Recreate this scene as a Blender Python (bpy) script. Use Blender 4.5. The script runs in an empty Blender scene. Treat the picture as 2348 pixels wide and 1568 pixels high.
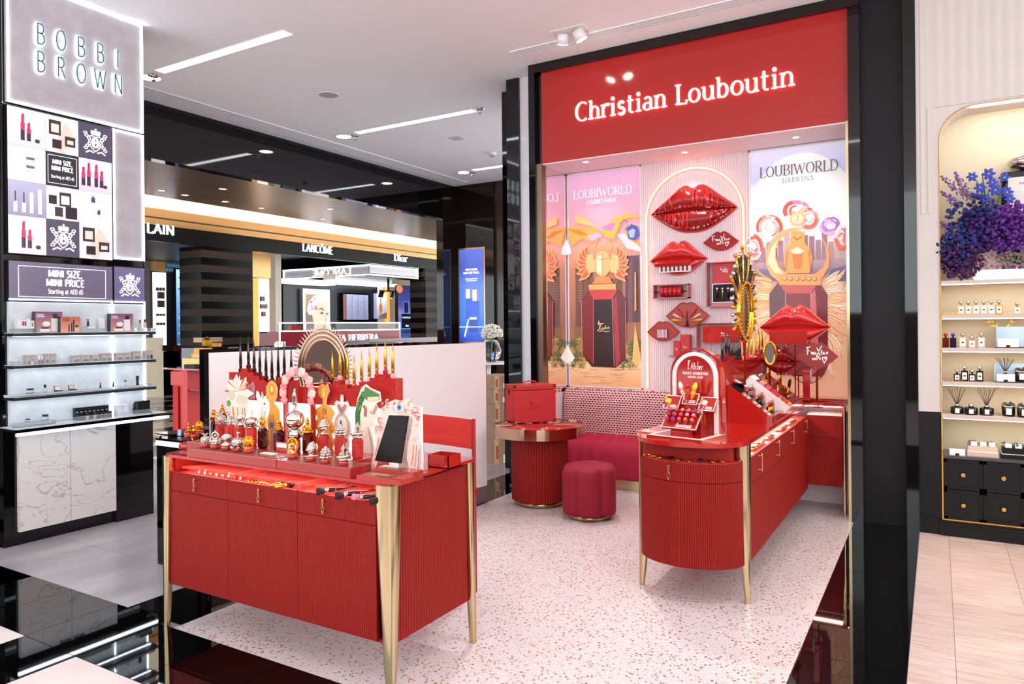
import bpy, math, random
from mathutils import Vector, Matrix
random.seed(7)
S = bpy.context.scene
COL = S.collection
PI = math.pi
# ---------------------------------------------------------------- camera
F, CX, HY, SK, CAMH = 1650.0, 1174.0, 746.5, 0.019, 1.6
YAW = math.atan(976 / 1650)
cam = bpy.data.cameras.new('camera')
cam.sensor_width = 36.0
cam.lens = F / 2348 * 36.0
cam.shift_y = -37.5 / 2348
cam.clip_start = 0.05
co = bpy.data.objects.new('camera', cam)
COL.objects.link(co)
co.matrix_world = Matrix.Translation((0, 0, CAMH)) @ Matrix.Rotation(YAW, 4, 'Z') @ Matrix.Rotation(PI / 2, 4, 'X') @ Matrix.Rotation(-math.radians(0.54), 4, 'Z')
S.camera = co
S.view_settings.view_transform = 'Standard'
S.view_settings.look = 'None'
S.view_settings.gamma = 1
S.view_settings.use_curve_mapping = False
S.view_settings.exposure = 0.98
# ---------------------------------------------------------------- world and ceiling lamps
w = bpy.data.worlds.new('world'); S.world = w; w.use_nodes = True
w.node_tree.nodes['Background'].inputs[0].default_value = (0.9, 0.97, 1.0, 1)
w.node_tree.nodes['Background'].inputs[1].default_value = 2.1
CEIL = 4.224
def lamp(name, kind, loc, power, color=(1, 1, 1), **k):
    l = bpy.data.lights.new(name, kind); l.energy = power; l.color = color
    for a, v in k.items(): setattr(l, a, v)
    o = bpy.data.objects.new(name, l); COL.objects.link(o); o.location = loc
    return o
def aim(o, tgt):
    d = Vector(tgt) - o.location
    o.rotation_euler = d.to_track_quat('-Z', 'Y').to_euler()
# unseen fill spots added under the ceiling, some above and behind the camera
for (x, y, e) in [(-3.0, 0.4, 35), (-0.6, 0.2, 35), (-5.4, 0.6, 60), (-0.1, 3.0, 130), (-4.6, 5.2, 70), (-6.9, 2.0, 60), (-6.2, 9.0, 100), (1.6, 3.4, 70), (-1.5, -2.5, 120), (-6, -2.5, 120), (2.5, -1, 100)]:
    lamp('fill_beam', 'SPOT', (x, y, CEIL - 0.02), e * .55, (0.96, 0.97, 1.0), spot_size=2.2, spot_blend=0.8, shadow_soft_size=0.06)
for (x, y, tx, ty, tz, e) in [(-2.86, 5.72, -2.6, 3.4, 0.9, 90), (-2.74, 5.75, -1.5, 4.4, 0.9, 90), (-2.8, 5.75, -2.7, 5.6, 0, 35),
                              (-1.9, 3.9, -1.6, 4.9, 0.5, 45), (-1.0, 5.2, -0.7, 5.6, 0, 50)]:
    aim(lamp('spot_beam', 'SPOT', (x, y, CEIL - 0.09), e * .85, (0.98, 0.97, 1.0), spot_size=1.0, spot_blend=0.6, shadow_soft_size=0.03), (tx, ty, tz))
# ---------------------------------------------------------------- photo pixel -> place
DV = Vector((-math.sin(YAW), math.cos(YAW), 0)); RV = Vector((math.cos(YAW), math.sin(YAW), 0)); CV = Vector((0, 0, CAMH))
def ray(x, y):
    u = x - CX
    return DV + RV * (u / F) - Vector((0, 0, 1)) * ((y - HY + SK * u) / F)
def onz(x, y, z=0.0):
    q = ray(x, y); return CV + q * ((z - CAMH) / q.z)
def ony(x, y, c):
    q = ray(x, y); return CV + q * (c / q.y)
def onx(x, y, c):
    q = ray(x, y); return CV + q * (c / q.x)
def depth(p): return (Vector(p) - CV).dot(DV)
def mpp(p): return depth(p) / F                      # metres per photo pixel at p
def ztop(p, y):                                       # height of the point above p seen at photo row y
    d = Vector(p) - CV; z = d.dot(DV); u = d.dot(RV) / z * F
    return CAMH - (y - HY + SK * u) / F * z
# ---------------------------------------------------------------- materials
def lin(c): return c / 12.92 if c <= 0.04045 else ((c + 0.055) / 1.055) ** 2.4
def rgb(h):
    if isinstance(h, str):
        h = h.lstrip('#'); return tuple(lin(int(h[i:i + 2], 16) / 255) for i in (0, 2, 4))
    return tuple(h[:3])
MATS = {}
def mat(name, col='808080', rough=0.5, metal=0.0, emit=0.0, ecol=None, trans=0.0, ior=1.45, alpha=1.0, coat=0.0, bump=None, var=None, sheen=0.0, spec=None):
    if name in MATS: return MATS[name]
    m = bpy.data.materials.new(name); m.use_nodes = True; MATS[name] = m
    nt = m.node_tree; b = nt.nodes['Principled BSDF']
    c = rgb(col)
    b.inputs['Base Color'].default_value = (*c, 1); b.inputs['Roughness'].default_value = rough; b.inputs['Metallic'].default_value = metal
    b.inputs['IOR'].default_value = ior; b.inputs['Transmission Weight'].default_value = trans; b.inputs['Alpha'].default_value = alpha
    b.inputs['Coat Weight'].default_value = coat; b.inputs['Coat Roughness'].default_value = 0.03
    if spec is not None: b.inputs['Specular IOR Level'].default_value = spec
    if sheen: b.inputs['Sheen Weight'].default_value = sheen; b.inputs['Sheen Roughness'].default_value = 0.35; b.inputs['Sheen Tint'].default_value = (*[min(1, x * 2 + .1) for x in c], 1)
    if emit: b.inputs['Emission Color'].default_value = (*rgb(ecol or col), 1); b.inputs['Emission Strength'].default_value = emit
    if bump or var:
        tc = nt.nodes.new('ShaderNodeTexCoord'); n = nt.nodes.new('ShaderNodeTexNoise')
        nt.links.new(tc.outputs['Object'], n.inputs['Vector'])
        n.inputs['Scale'].default_value = (bump or var)[0]; n.inputs['Detail'].default_value = 6
        if var:
            r = nt.nodes.new('ShaderNodeValToRGB'); nt.links.new(n.outputs['Fac'], r.inputs[0])
            r.color_ramp.elements[0].color = (*c, 1); r.color_ramp.elements[1].color = (*rgb(var[1]), 1)
            r.color_ramp.elements[0].position = 0.35; r.color_ramp.elements[1].position = 0.68
            nt.links.new(r.outputs[0], b.inputs['Base Color'])
        if bump:
            bp = nt.nodes.new('ShaderNodeBump'); bp.inputs['Strength'].default_value = bump[1]; bp.inputs['Distance'].default_value = 0.004
            nt.links.new(n.outputs['Fac'], bp.inputs['Height']); nt.links.new(bp.outputs[0], b.inputs['Normal'])
    return m
def nodes(name):                                      # bare material for hand-wired textures
    m = bpy.data.materials.new(name); m.use_nodes = True; MATS[name] = m
    nt = m.node_tree
    def new(t, **k):
        n = nt.nodes.new('ShaderNode' + t)
        for a, v in k.items():
            if hasattr(n, a): setattr(n, a, v)
        return n
    return m, nt, nt.nodes['Principled BSDF'], new, nt.links.new
# ---------------------------------------------------------------- mesh builder
class MB:
    def __init__(s): s.v, s.f, s.m, s.s, s.c, s.mi, s.X = [], [], [], [], [], 0, None
    def add(s, vs, fs, smooth=False, cols=None):
        o = len(s.v)
        s.v += [tuple(s.X @ Vector(v)) for v in vs] if s.X is not None else [tuple(v) for v in vs]
        for i, f in enumerate(fs):
            s.f.append([o + k for k in f]); s.m.append(s.mi); s.s.append(smooth)
            if cols is not None: s.c.append([cols[k] for k in f] if isinstance(cols[0], (tuple, list)) else [cols] * len(f))
        return s
    def at(s, loc=(0, 0, 0), rx=0, ry=0, rz=0, sc=1.0):
        sc = (sc, sc, sc) if not hasattr(sc, '__len__') else sc
        s.X = Matrix.Translation(loc) @ Matrix.Rotation(rz, 4, 'Z') @ Matrix.Rotation(ry, 4, 'Y') @ Matrix.Rotation(rx, 4, 'X') @ Matrix.Diagonal((*sc, 1))
        return s
    def no(s): s.X = None; return s
    def box(s, x0, x1, y0, y1, z0, z1):
        v = [(x, y, z) for z in (z0, z1) for y in (y0, y1) for x in (x0, x1)]
        return s.add(v, [(0, 2, 3, 1), (4, 5, 7, 6), (0, 1, 5, 4), (2, 6, 7, 3), (0, 4, 6, 2), (1, 3, 7, 5)])
    def cbox(s, c, sx, sy, sz): return s.box(c[0] - sx / 2, c[0] + sx / 2, c[1] - sy / 2, c[1] + sy / 2, c[2], c[2] + sz)
    def lathe(s, prof, n=20, c=(0, 0, 0), smooth=True, sy=1.0):
        vs = [(c[0] + r * math.cos(2 * PI * k / n), c[1] + sy * r * math.sin(2 * PI * k / n), c[2] + z) for r, z in prof for k in range(n)]
        fs = [(i * n + k, i * n + (k + 1) % n, (i + 1) * n + (k + 1) % n, (i + 1) * n + k) for i in range(len(prof) - 1) for k in range(n)]
        s.add(vs, fs, smooth)
        if prof[0] == prof[-1]: return s
        o = len(s.v) - len(vs); L = len(prof) - 1
        if prof[0][0] > 1e-5: s.f.append([o + k for k in reversed(range(n))]); s.m.append(s.mi); s.s.append(False)
        if prof[-1][0] > 1e-5: s.f.append([o + L * n + k for k in range(n)]); s.m.append(s.mi); s.s.append(False)
        return s
    def cyl(s, c, r, h, n=20, r2=None): return s.lathe([(r, 0), (r if r2 is None else r2, h)], n, c)
    def sph(s, c, r, n=12, sc=(1, 1, 1)):
        m = max(5, n // 2 + 1); vs = [(c[0], c[1], c[2] - r * sc[2])]
        for i in range(1, m):
            a = -PI / 2 + PI * i / m
            vs += [(c[0] + r * sc[0] * math.cos(a) * math.cos(2 * PI * k / n), c[1] + r * sc[1] * math.cos(a) * math.sin(2 * PI * k / n), c[2] + r * sc[2] * math.sin(a)) for k in range(n)]
        vs.append((c[0], c[1], c[2] + r * sc[2])); t = len(vs) - 1
        fs = [(0, 1 + (k + 1) % n, 1 + k) for k in range(n)]
        fs += [(1 + i * n + k, 1 + i * n + (k + 1) % n, 1 + (i + 1) * n + (k + 1) % n, 1 + (i + 1) * n + k) for i in range(m - 2) for k in range(n)]
        fs += [(t, 1 + (m - 2) * n + k, 1 + (m - 2) * n + (k + 1) % n) for k in range(n)]
        return s.add(vs, fs, True)
    def tube(s, pts, r, n=8, closed=False, caps=True):
        pts = [Vector(p) for p in pts]; N = len(pts); rs = r if hasattr(r, '__len__') else [r] * N
        vs = []; ref = None
        for i, p in enumerate(pts):
            a = pts[(i - 1) % N] if closed or i else p; b = pts[(i + 1) % N] if closed or i < N - 1 else p
            t = (b - a).normalized()
            if ref is None:
                ref = Vector((0, 0, 1)) if abs(t.z) < 0.9 else Vector((1, 0, 0))
            u = t.cross(ref); u = u.normalized() if u.length > 1e-6 else Vector((1, 0, 0)); w_ = u.cross(t).normalized(); ref = w_
            vs += [p + (u * math.cos(2 * PI * k / n) + w_ * math.sin(2 * PI * k / n)) * rs[i] for k in range(n)]
        M = N if closed else N - 1
        fs = [(i * n + k, i * n + (k + 1) % n, ((i + 1) % N) * n + (k + 1) % n, ((i + 1) % N) * n + k) for i in range(M) for k in range(n)]
        o = len(s.v); s.add(vs, fs, True)
        if caps and not closed:
            s.f += [[o + k for k in range(n)], [o + (N - 1) * n + k for k in range(n)]]; s.m += [s.mi] * 2; s.s += [False] * 2
        return s
    def prism(s, poly, y0, y1, smooth=False):          # outline in x,z pushed along y
        n = len(poly)
        vs = [(x, y0, z) for x, z in poly] + [(x, y1, z) for x, z in poly]
        return s.add(vs, [list(range(n)), list(reversed(range(n, 2 * n)))]) .add(vs, [(k, (k + 1) % n, n + (k + 1) % n, n + k) for k in range(n)], smooth)
    def prismz(s, poly, z0, z1, smooth=False):         # outline in x,y pushed along z
        n = len(poly)
        vs = [(x, y, z0) for x, y in poly] + [(x, y, z1) for x, y in poly]
        return s.add(vs, [list(reversed(range(n))), list(range(n, 2 * n))]).add(vs, [(k, (k + 1) % n, n + (k + 1) % n, n + k) for k in range(n)], smooth)
    def grid(s, pts, smooth=True):                     # rows of points
        R, Q = len(pts), len(pts[0])
        return s.add([p for r in pts for p in r], [(i * Q + k, i * Q + k + 1, (i + 1) * Q + k + 1, (i + 1) * Q + k) for i in range(R - 1) for k in range(Q - 1)], smooth)
    def mesh(s, name, mats):
        me = bpy.data.meshes.new(name); me.from_pydata(s.v, [], s.f)
        for m in (mats if isinstance(mats, (list, tuple)) else [mats]): me.materials.append(m)
        me.polygons.foreach_set('material_index', s.m); me.polygons.foreach_set('use_smooth', s.s)
        if s.c and len(s.c) == len(s.f):
            a = me.color_attributes.new('col', 'FLOAT_COLOR', 'CORNER')
            flat = []
            for f in s.c:
                for c in f: flat += [*c[:3], 1.0]
            a.data.foreach_set('color', flat)
        me.update(); return me
    def build(s, name, mats, parent=None, bevel=0, seg=2):
        o = bpy.data.objects.new(name, s.mesh(name, mats)); COL.objects.link(o)
        if parent is not None: o.parent = parent
        if bevel:
            b = o.modifiers.new('bevel', 'BEVEL'); b.width = bevel; b.segments = seg; b.limit_method = 'ANGLE'
        return o
def tag(o, label, cat, group=None):
    o['label'] = label; o['category'] = cat
    if group: o['group'] = group
    return o
def thing(name, label, cat, loc=(0, 0, 0), rz=0, group=None):
    o = bpy.data.objects.new(name, None); COL.objects.link(o); o.location = loc; o.rotation_euler = (0, 0, rz); o.empty_display_size = 0.05
    return tag(o, label, cat, group)
def struct(o): o['kind'] = 'structure'; return o
def sthing(name): return struct(bpy_empty(name))
def bpy_empty(name):
    o = bpy.data.objects.new(name, None); COL.objects.link(o); return o
def stuff(o): o['kind'] = 'stuff'; return o
def copy_tree(o, parent=None, loc=None, rz=None, label=None, sc=None):
    kids = [c for c in COL.objects if c.parent == o] if parent is None else [c for c in o.children]
    c = o.copy(); COL.objects.link(c)
    if parent is not None: c.parent = parent
    if loc is not None: c.location = loc
    if rz is not None: c.rotation_euler = (0, 0, rz)
    if sc is not None: c.scale = (sc, sc, sc)
    if label: c['label'] = label
    for k in kids: copy_tree(k, c)
    return c
ORD = ['first', 'second', 'third', 'fourth', 'fifth', 'sixth', 'seventh', 'eighth', 'ninth', 'tenth', 'eleventh', 'twelfth', 'thirteenth', 'fourteenth']
# ---------------------------------------------------------------- lettering: pen-stroke alphabet, cap height 1
def arc(cx, cy, rx, ry, a0, a1, n=12): return [(cx + rx * math.cos(math.radians(a0 + (a1 - a0) * i / n)), cy + ry * math.sin(math.radians(a0 + (a1 - a0) * i / n))) for i in range(n + 1)]
T, N_ = 'T', 'N'                                       # thick / thin override
def sf(x, y, w_=0.16): return ('s', [(x - w_, y), (x + w_, y)])
GL = {
 'A': (0.76, [([(0.05, 0), (0.38, 1)], N_), ([(0.38, 1), (0.71, 0)], T), ([(0.17, 0.36), (0.59, 0.36)],)], [(0.05, 0), (0.71, 0)]),
 'B': (0.64, [([(0.12, 0), (0.12, 1)],), ([(0.12, 1)] + arc(0.32, 0.765, 0.24, 0.235, 90, -90) + [(0.12, 0.53)],), ([(0.12, 0.53)] + arc(0.34, 0.265, 0.27, 0.265, 90, -90) + [(0.12, 0)],)], [(0.1, 0), (0.1, 1)]),
 'C': (0.74, [(arc(0.42, 0.5, 0.37, 0.5, 52, 308, 20),)], []),
 'D': (0.76, [([(0.12, 0), (0.12, 1)],), ([(0.12, 1), (0.3, 1)] + arc(0.3, 0.5, 0.4, 0.5, 90, -90, 16) + [(0.12, 0)],)], [(0.1, 0), (0.1, 1)]),
 'E': (0.6, [([(0.12, 0), (0.12, 1)],), ([(0.12, 1), (0.54, 1)],), ([(0.12, 0.52), (0.44, 0.52)],), ([(0.12, 0), (0.56, 0)],)], [(0.1, 0), (0.1, 1)]),
 'F': (0.58, [([(0.12, 0), (0.12, 1)],), ([(0.12, 1), (0.54, 1)],), ([(0.12, 0.52), (0.44, 0.52)],)], [(0.1, 0)]),
 'G': (0.78, [(arc(0.42, 0.5, 0.37, 0.5, 52, 340, 20),), ([(0.74, 0.05), (0.74, 0.45)],), ([(0.5, 0.45), (0.76, 0.45)],)], []),
 'H': (0.78, [([(0.12, 0), (0.12, 1)],), ([(0.66, 0), (0.66, 1)],), ([(0.12, 0.52), (0.66, 0.52)],)], [(0.12, 0), (0.12, 1), (0.66, 0), (0.66, 1)]),
 'I': (0.3, [([(0.15, 0), (0.15, 1)],)], [(0.15, 0), (0.15, 1)]),
 'K': (0.7, [([(0.12, 0), (0.12, 1)],), ([(0.14, 0.45), (0.6, 1)], N_), ([(0.28, 0.6), (0.64, 0)], T)], [(0.12, 0), (0.12, 1)]),
 'L': (0.58, [([(0.12, 0), (0.12, 1)],), ([(0.12, 0), (0.54, 0), (0.56, 0.16)],)], [(0.12, 0), (0.12, 1)]),
 'M': (0.92, [([(0.1, 0), (0.12, 1)], N_), ([(0.12, 1), (0.46, 0.1)], T), ([(0.46, 0.1), (0.8, 1)], N_), ([(0.8, 1), (0.82, 0)], T)], [(0.1, 0), (0.82, 0)]),
 'N': (0.8, [([(0.12, 0), (0.12, 1)], N_), ([(0.12, 1), (0.68, 0)], T), ([(0.68, 0), (0.68, 1)], N_)], [(0.12, 0), (0.68, 1)]),
 'O': (0.82, [(arc(0.41, 0.5, 0.35, 0.5, 0, 360, 28),)], []),
 'P': (0.62, [([(0.12, 0), (0.12, 1)],), ([(0.12, 1), (0.3, 1)] + arc(0.3, 0.74, 0.27, 0.26, 90, -90) + [(0.12, 0.48)],)], [(0.12, 0), (0.1, 1)]),
 'Q': (0.82, [(arc(0.41, 0.5, 0.35, 0.5, 0, 360, 28),), ([(0.45, 0.2), (0.76, -0.08)], T)], []),
 'R': (0.7, [([(0.12, 0), (0.12, 1)],), ([(0.12, 1), (0.3, 1)] + arc(0.3, 0.75, 0.26, 0.25, 90, -90) + [(0.12, 0.5)],), ([(0.32, 0.5), (0.64, 0)], T)], [(0.12, 0), (0.1, 1)]),
 'S': (0.58, [(arc(0.3, 0.755, 0.2, 0.245, 35, 260, 12) + arc(0.29, 0.26, 0.23, 0.26, 80, -145, 12), T)], []),
 'T': (0.68, [([(0.34, 0), (0.34, 1)],), ([(0.04, 1), (0.64, 1)],)], [(0.34, 0)]),
 'U': (0.78, [([(0.12, 1), (0.12, 0.3)] + arc(0.39, 0.3, 0.27, 0.3, 180, 360, 12) + [(0.66, 1)],)], [(0.12, 1), (0.66, 1)]),
 'V': (0.74, [([(0.05, 1), (0.37, 0)], T), ([(0.37, 0), (0.69, 1)], N_)], [(0.05, 1), (0.69, 1)]),
 'W': (1.1, [([(0.05, 1), (0.32, 0)], T), ([(0.32, 0), (0.55, 0.9)], N_), ([(0.55, 0.9), (0.78, 0)], T), ([(0.78, 0), (1.05, 1)], N_)], [(0.07, 1), (1.03, 1)]),
 'X': (0.72, [([(0.06, 1), (0.66, 0)], T), ([(0.06, 0), (0.66, 1)], N_)], []),
 'Y': (0.7, [([(0.05, 1), (0.35, 0.48)], T), ([(0.65, 1), (0.35, 0.48), (0.35, 0)],)], [(0.35, 0)]),
 'Z': (0.64, [([(0.06, 1), (0.58, 1)],), ([(0.58, 1), (0.06, 0)], T), ([(0.06, 0), (0.6, 0)],)], []),
 'h': (0.64, [([(0.12, 0), (0.12, 1)],), ([(0.12, 0.45)] + arc(0.33, 0.43, 0.2, 0.23, 165, 0, 10) + [(0.53, 0)],)], [(0.12, 0), (0.53, 0), ('l', 0.06, 1)]),
 'r': (0.48, [([(0.12, 0), (0.12, 0.66)],), ([(0.12, 0.44)] + arc(0.36, 0.45, 0.22, 0.2, 160, 55, 8), T)], [(0.12, 0), ('l', 0.06, 0.66)]),
 'i': (0.32, [([(0.15, 0), (0.15, 0.66)],), (arc(0.15, 0.9, 0.035, 0.035, 0, 360, 8), T)], [(0.15, 0), ('l', 0.09, 0.66)]),
 's': (0.48, [(arc(0.25, 0.495, 0.15, 0.165, 30, 260, 10) + arc(0.24, 0.17, 0.17, 0.17, 80, -150, 10), T)], []),
 't': (0.44, [([(0.17, 0.9), (0.17, 0.16)] + arc(0.31, 0.15, 0.14, 0.15, 180, 300, 8),), ([(0.03, 0.64), (0.38, 0.64)],)], []),
 'a': (0.56, [(arc(0.27, 0.47, 0.17, 0.19, 150, 0, 8) + [(0.44, 0.1), (0.53, 0.02)],), (arc(0.25, 0.18, 0.19, 0.18, 60, 330, 14),)], []),
 'n': (0.66, [([(0.12, 0), (0.12, 0.66)],), ([(0.12, 0.44)] + arc(0.33, 0.43, 0.2, 0.23, 165, 0, 10) + [(0.53, 0)],)], [(0.12, 0), (0.53, 0), ('l', 0.06, 0.66)]),
 'o': (0.62, [(arc(0.31, 0.33, 0.25, 0.33, 0, 360, 24),)], []),
 'u': (0.66, [([(0.12, 0.66), (0.12, 0.22)] + arc(0.32, 0.22, 0.2, 0.22, 180, 350, 10),), ([(0.53, 0.66), (0.53, 0)],)], [('l', 0.06, 0.66), ('l', 0.47, 0.66), ('r', 0.59, 0)]),
 'b': (0.64, [([(0.12, 0), (0.12, 1)],), (arc(0.32, 0.33, 0.22, 0.33, 140, -140, 16),)], [('l', 0.06, 1)]),
 'e': (0.54, [([(0.07, 0.36), (0.47, 0.36)] + arc(0.27, 0.33, 0.2, 0.33, 8, 310, 18),)], []),
 'l': (0.3, [([(0.14, 0), (0.14, 1)],)], [(0.14, 0), ('l', 0.08, 1)]),
 'g': (0.6, [(arc(0.27, 0.36, 0.2, 0.3, 0, 360, 18),), ([(0.5, 0.66), (0.5, -0.1)] + arc(0.28, -0.1, 0.22, 0.18, 0, -150, 8),)], []),
 'd': (0.64, [([(0.5, 0), (0.5, 1)],), (arc(0.3, 0.33, 0.22, 0.33, 40, 320, 16),)], [('l', 0.44, 1)]),
 'f': (0.42, [([(0.16, 0), (0.16, 0.8)] + arc(0.3, 0.8, 0.14, 0.2, 180, 60, 6),), ([(0.02, 0.64), (0.36, 0.64)],)], []),
 'm': (0.98, [([(0.12, 0), (0.12, 0.66)],), ([(0.12, 0.44)] + arc(0.3, 0.43, 0.18, 0.23, 165, 0, 8) + [(0.48, 0)],), ([(0.48, 0.44)] + arc(0.66, 0.43, 0.18, 0.23, 165, 0, 8) + [(0.84, 0)],)], []),
 'c': (0.54, [(arc(0.3, 0.33, 0.22, 0.33, 50, 310, 14),)], []),
 'p': (0.64, [([(0.12, -0.3), (0.12, 0.66)],), (arc(0.32, 0.33, 0.22, 0.33, 140, -140, 16),)], []),
 '0': (0.6, [(arc(0.3, 0.5, 0.24, 0.5, 0, 360, 20),)], []),
 '1': (0.4, [([(0.06, 0.8), (0.24, 1), (0.24, 0)],)], []),
 '2': (0.56, [(arc(0.27, 0.73, 0.21, 0.27, 160, -30, 10) + [(0.06, 0), (0.52, 0)],)], []),
 '3': (0.56, [(arc(0.26, 0.76, 0.2, 0.24, 150, -90, 10) + arc(0.26, 0.26, 0.23, 0.26, 90, -150, 12),)], []),
 '5': (0.56, [([(0.46, 1), (0.12, 1), (0.1, 0.56)] + arc(0.27, 0.32, 0.22, 0.32, 120, -145, 12),)], []),
 '6': (0.58, [([(0.46, 0.98), (0.2, 0.66)] + arc(0.29, 0.3, 0.22, 0.3, 160, -200, 18),)], []),
 ',': (0.24, [([(0.12, 0.1), (0.06, -0.16)], T)], []), '.': (0.24, [([(0.12, 0.0), (0.12, 0.1)], T)], []), '&': (0.74, [([(0.66, 0), (0.16, 0.72)] + arc(0.32, 0.8, 0.17, 0.2, 200, -40, 10) + [(0.1, 0.3)] + arc(0.3, 0.23, 0.22, 0.23, 170, 340, 10) + [(0.64, 0.5)],)], []),
 "'": (0.2, [([(0.1, 0.72), (0.1, 1)], T)], []), ' ': (0.36, [], []), '-': (0.4, [([(0.05, 0.45), (0.35, 0.45)],)], []),
}
GL['Ô'] = (0.82, GL['O'][1] + [([(0.24, 1.1), (0.41, 1.26), (0.58, 1.1)], N_)], [])
def strip(mb, pts, wf, y0, y1, X):
    """flat pen stroke: pts in x,z, half width from wf(direction), front at y0, back at y1"""
    n = len(pts); closed = n > 3 and abs(pts[0][0] - pts[-1][0]) < 1e-6 and abs(pts[0][1] - pts[-1][1]) < 1e-6
    L, R = [], []
    for i in range(n):
        a = pts[i - 1] if i else (pts[-2] if closed else pts[0]); b = pts[i + 1] if i < n - 1 else (pts[1] if closed else pts[-1])
        dx, dz = b[0] - a[0], b[1] - a[1]; d = math.hypot(dx, dz) or 1; dx /= d; dz /= d
        h = wf(dx, dz)
        if closed or 0 < i < n - 1:                    # keep the width through a bend
            e = math.hypot(pts[i][0] - a[0], pts[i][1] - a[1]) or 1
            c = ((pts[i][0] - a[0]) / e) * dx + ((pts[i][1] - a[1]) / e) * dz
            h = h / max(0.5, abs(c))
        L.append((pts[i][0] - dz * h, pts[i][1] + dx * h)); R.append((pts[i][0] + dz * h, pts[i][1] - dx * h))
    vs = [X((*p, y0)) for p in L] + [X((*p, y0)) for p in R] + [X((*p, y1)) for p in L] + [X((*p, y1)) for p in R]
    fs = []
    for i in range(n - 1):
        fs += [(i, i + 1, n + i + 1, n + i), (2 * n + i, 2 * n + i + 1, i + 1, i), (n + i, n + i + 1, 3 * n + i + 1, 3 * n + i)]
    if not closed: fs += [(0, n, 3 * n, 2 * n), (n - 1, 3 * n - 1, 4 * n - 1, 2 * n - 1)]
    return vs, fs
def glyph(mb, ch, x, z, h, thick=0.15, thin=0.05, serif=True, wx=1.0, y0=-0.004, y1=0.0, cols=None, slant=0.0):
    g = GL.get(ch)
    if g is None: return 0.4 * h * wx
    X = lambda p: (x + (p[0] + slant * p[1]) * h * wx, p[2], z + p[1] * h)
    def wf(mode):
        if mode == T: return lambda a, b: thick / 2
        if mode == N_: return lambda a, b: thin / 2 * 1.3
        return lambda a, b: (thin + (thick - thin) * abs(b) ** 1.5) / 2
    for st in g[1]:
        mb.add(*strip(mb, st[0], wf(st[1] if len(st) > 1 and serif else None), y0, y1, X), cols=cols)
    if serif:
        for q in g[2]:
            if q[0] == 'l': p = [(q[1] - 0.07, q[2] - thin / 2), (q[1] + 0.06, q[2] - thin / 2)]
            elif q[0] == 'r': p = [(q[1] - 0.06, q[2] + thin / 2), (q[1] + 0.07, q[2] + thin / 2)]
            else:
                e = thin / 2 * (1 if q[1] < 0.3 else -1); p = [(q[0] - thick * 0.5 - 0.09, q[1] + e), (q[0] + thick * 0.5 + 0.09, q[1] + e)]
            mb.add(*strip(mb, p, lambda a, b: thin / 2, y0, y1, X), cols=cols)
    return g[0] * h * wx
def twidth(s, wx=1.0, sp=0.0): return sum((GL[c][0] if c in GL else 0.4) * wx + sp for c in s) - sp
def text(mb, s, cx, z, h, sp=0.06, align='c', width=None, **k):
    wx = k.pop('wx', 1.0)
    if width: wx = wx * width / (twidth(s, wx, sp) * h) ; sp = sp * width / (twidth(s, k.get('wx', 1.0), sp) * h)
    W = twidth(s, wx, sp) * h
    x = cx - W / 2 if align == 'c' else (cx if align == 'l' else cx - W)
    for c in s: x += glyph(mb, c, x, z, h, wx=wx, **k) + sp * h
    return mb
# ---------------------------------------------------------------- flat print (posters, screens, cards)
class Print:
    """stack of inked shapes on one flat sheet; x to the right, z up, front at -y"""
    def __init__(s, y=-0.0005, step=0.00025): s.mb = MB(); s.y = y; s.k = 0; s.step = step
    def poly(s, pts, col, smooth=False):
        s.k += 1; y = s.y - s.k * s.step
        c = [rgb(q) for q in col] if isinstance(col, list) else [rgb(col)] * len(pts)
        s.mb.add([(p[0], y, p[1]) for p in pts], [list(range(len(pts)))], cols=c); return s
    def rect(s, x0, z0, x1, z1, col, top=None):
        return s.poly([(x0, z0), (x1, z0), (x1, z1), (x0, z1)], [col, col, top, top] if top else col)
    def bands(s, x0, x1, stops):                       # vertical colour run: [(z,colour),...]
        for (za, ca), (zb, cb) in zip(stops, stops[1:]):
            s.k += 1; y = s.y - s.k * s.step
            s.mb.add([(x0, y, za), (x1, y, za), (x1, y, zb), (x0, y, zb)], [(0, 1, 2, 3)], cols=[rgb(ca), rgb(ca), rgb(cb), rgb(cb)])
        return s
    def ell(s, cx, cz, rx, rz, col, n=20, a0=0, a1=360): return s.poly(arc(cx, cz, rx, rz, a0, a1 if a1 - a0 < 360 else a1 - 360 / n, n if a1 - a0 < 360 else n - 1), col)
    def line(s, pts, w_, col):
        s.k += 1; y = s.y - s.k * s.step
        v, f = strip(None, pts, lambda a, b: w_ / 2, y, y, lambda p: (p[0], p[2], p[1]))
        n = len(pts); f = [q for i, q in enumerate(f) if i % 3 == 0 and i < 3 * (n - 1)]
        s.mb.add(v, f, cols=[rgb(col)] * len(v)); return s
    def frame(s, x0, z0, x1, z1, w_, col):
        for q in ((x0, z0, x1, z0 + w_), (x0, z1 - w_, x1, z1), (x0, z0, x0 + w_, z1), (x1 - w_, z0, x1, z1)): s.rect(*q, col)
        return s
    def text(s, t, cx, z, h, col, **k):
        s.k += 1; y = s.y - s.k * s.step
        k.setdefault('serif', False); k.setdefault('thick', 0.16); k.setdefault('thin', 0.16 if not k['serif'] else 0.05)
        n0 = len(s.mb.v); text(s.mb, t, cx, z, h, y0=y, y1=y, cols=None, **k)
        while len(s.mb.c) < len(s.mb.f): s.mb.c.append([rgb(col)] * len(s.mb.f[len(s.mb.c)]))
        return s
    def build(s, name, m, parent): return s.mb.build(name, m, parent)
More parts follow.
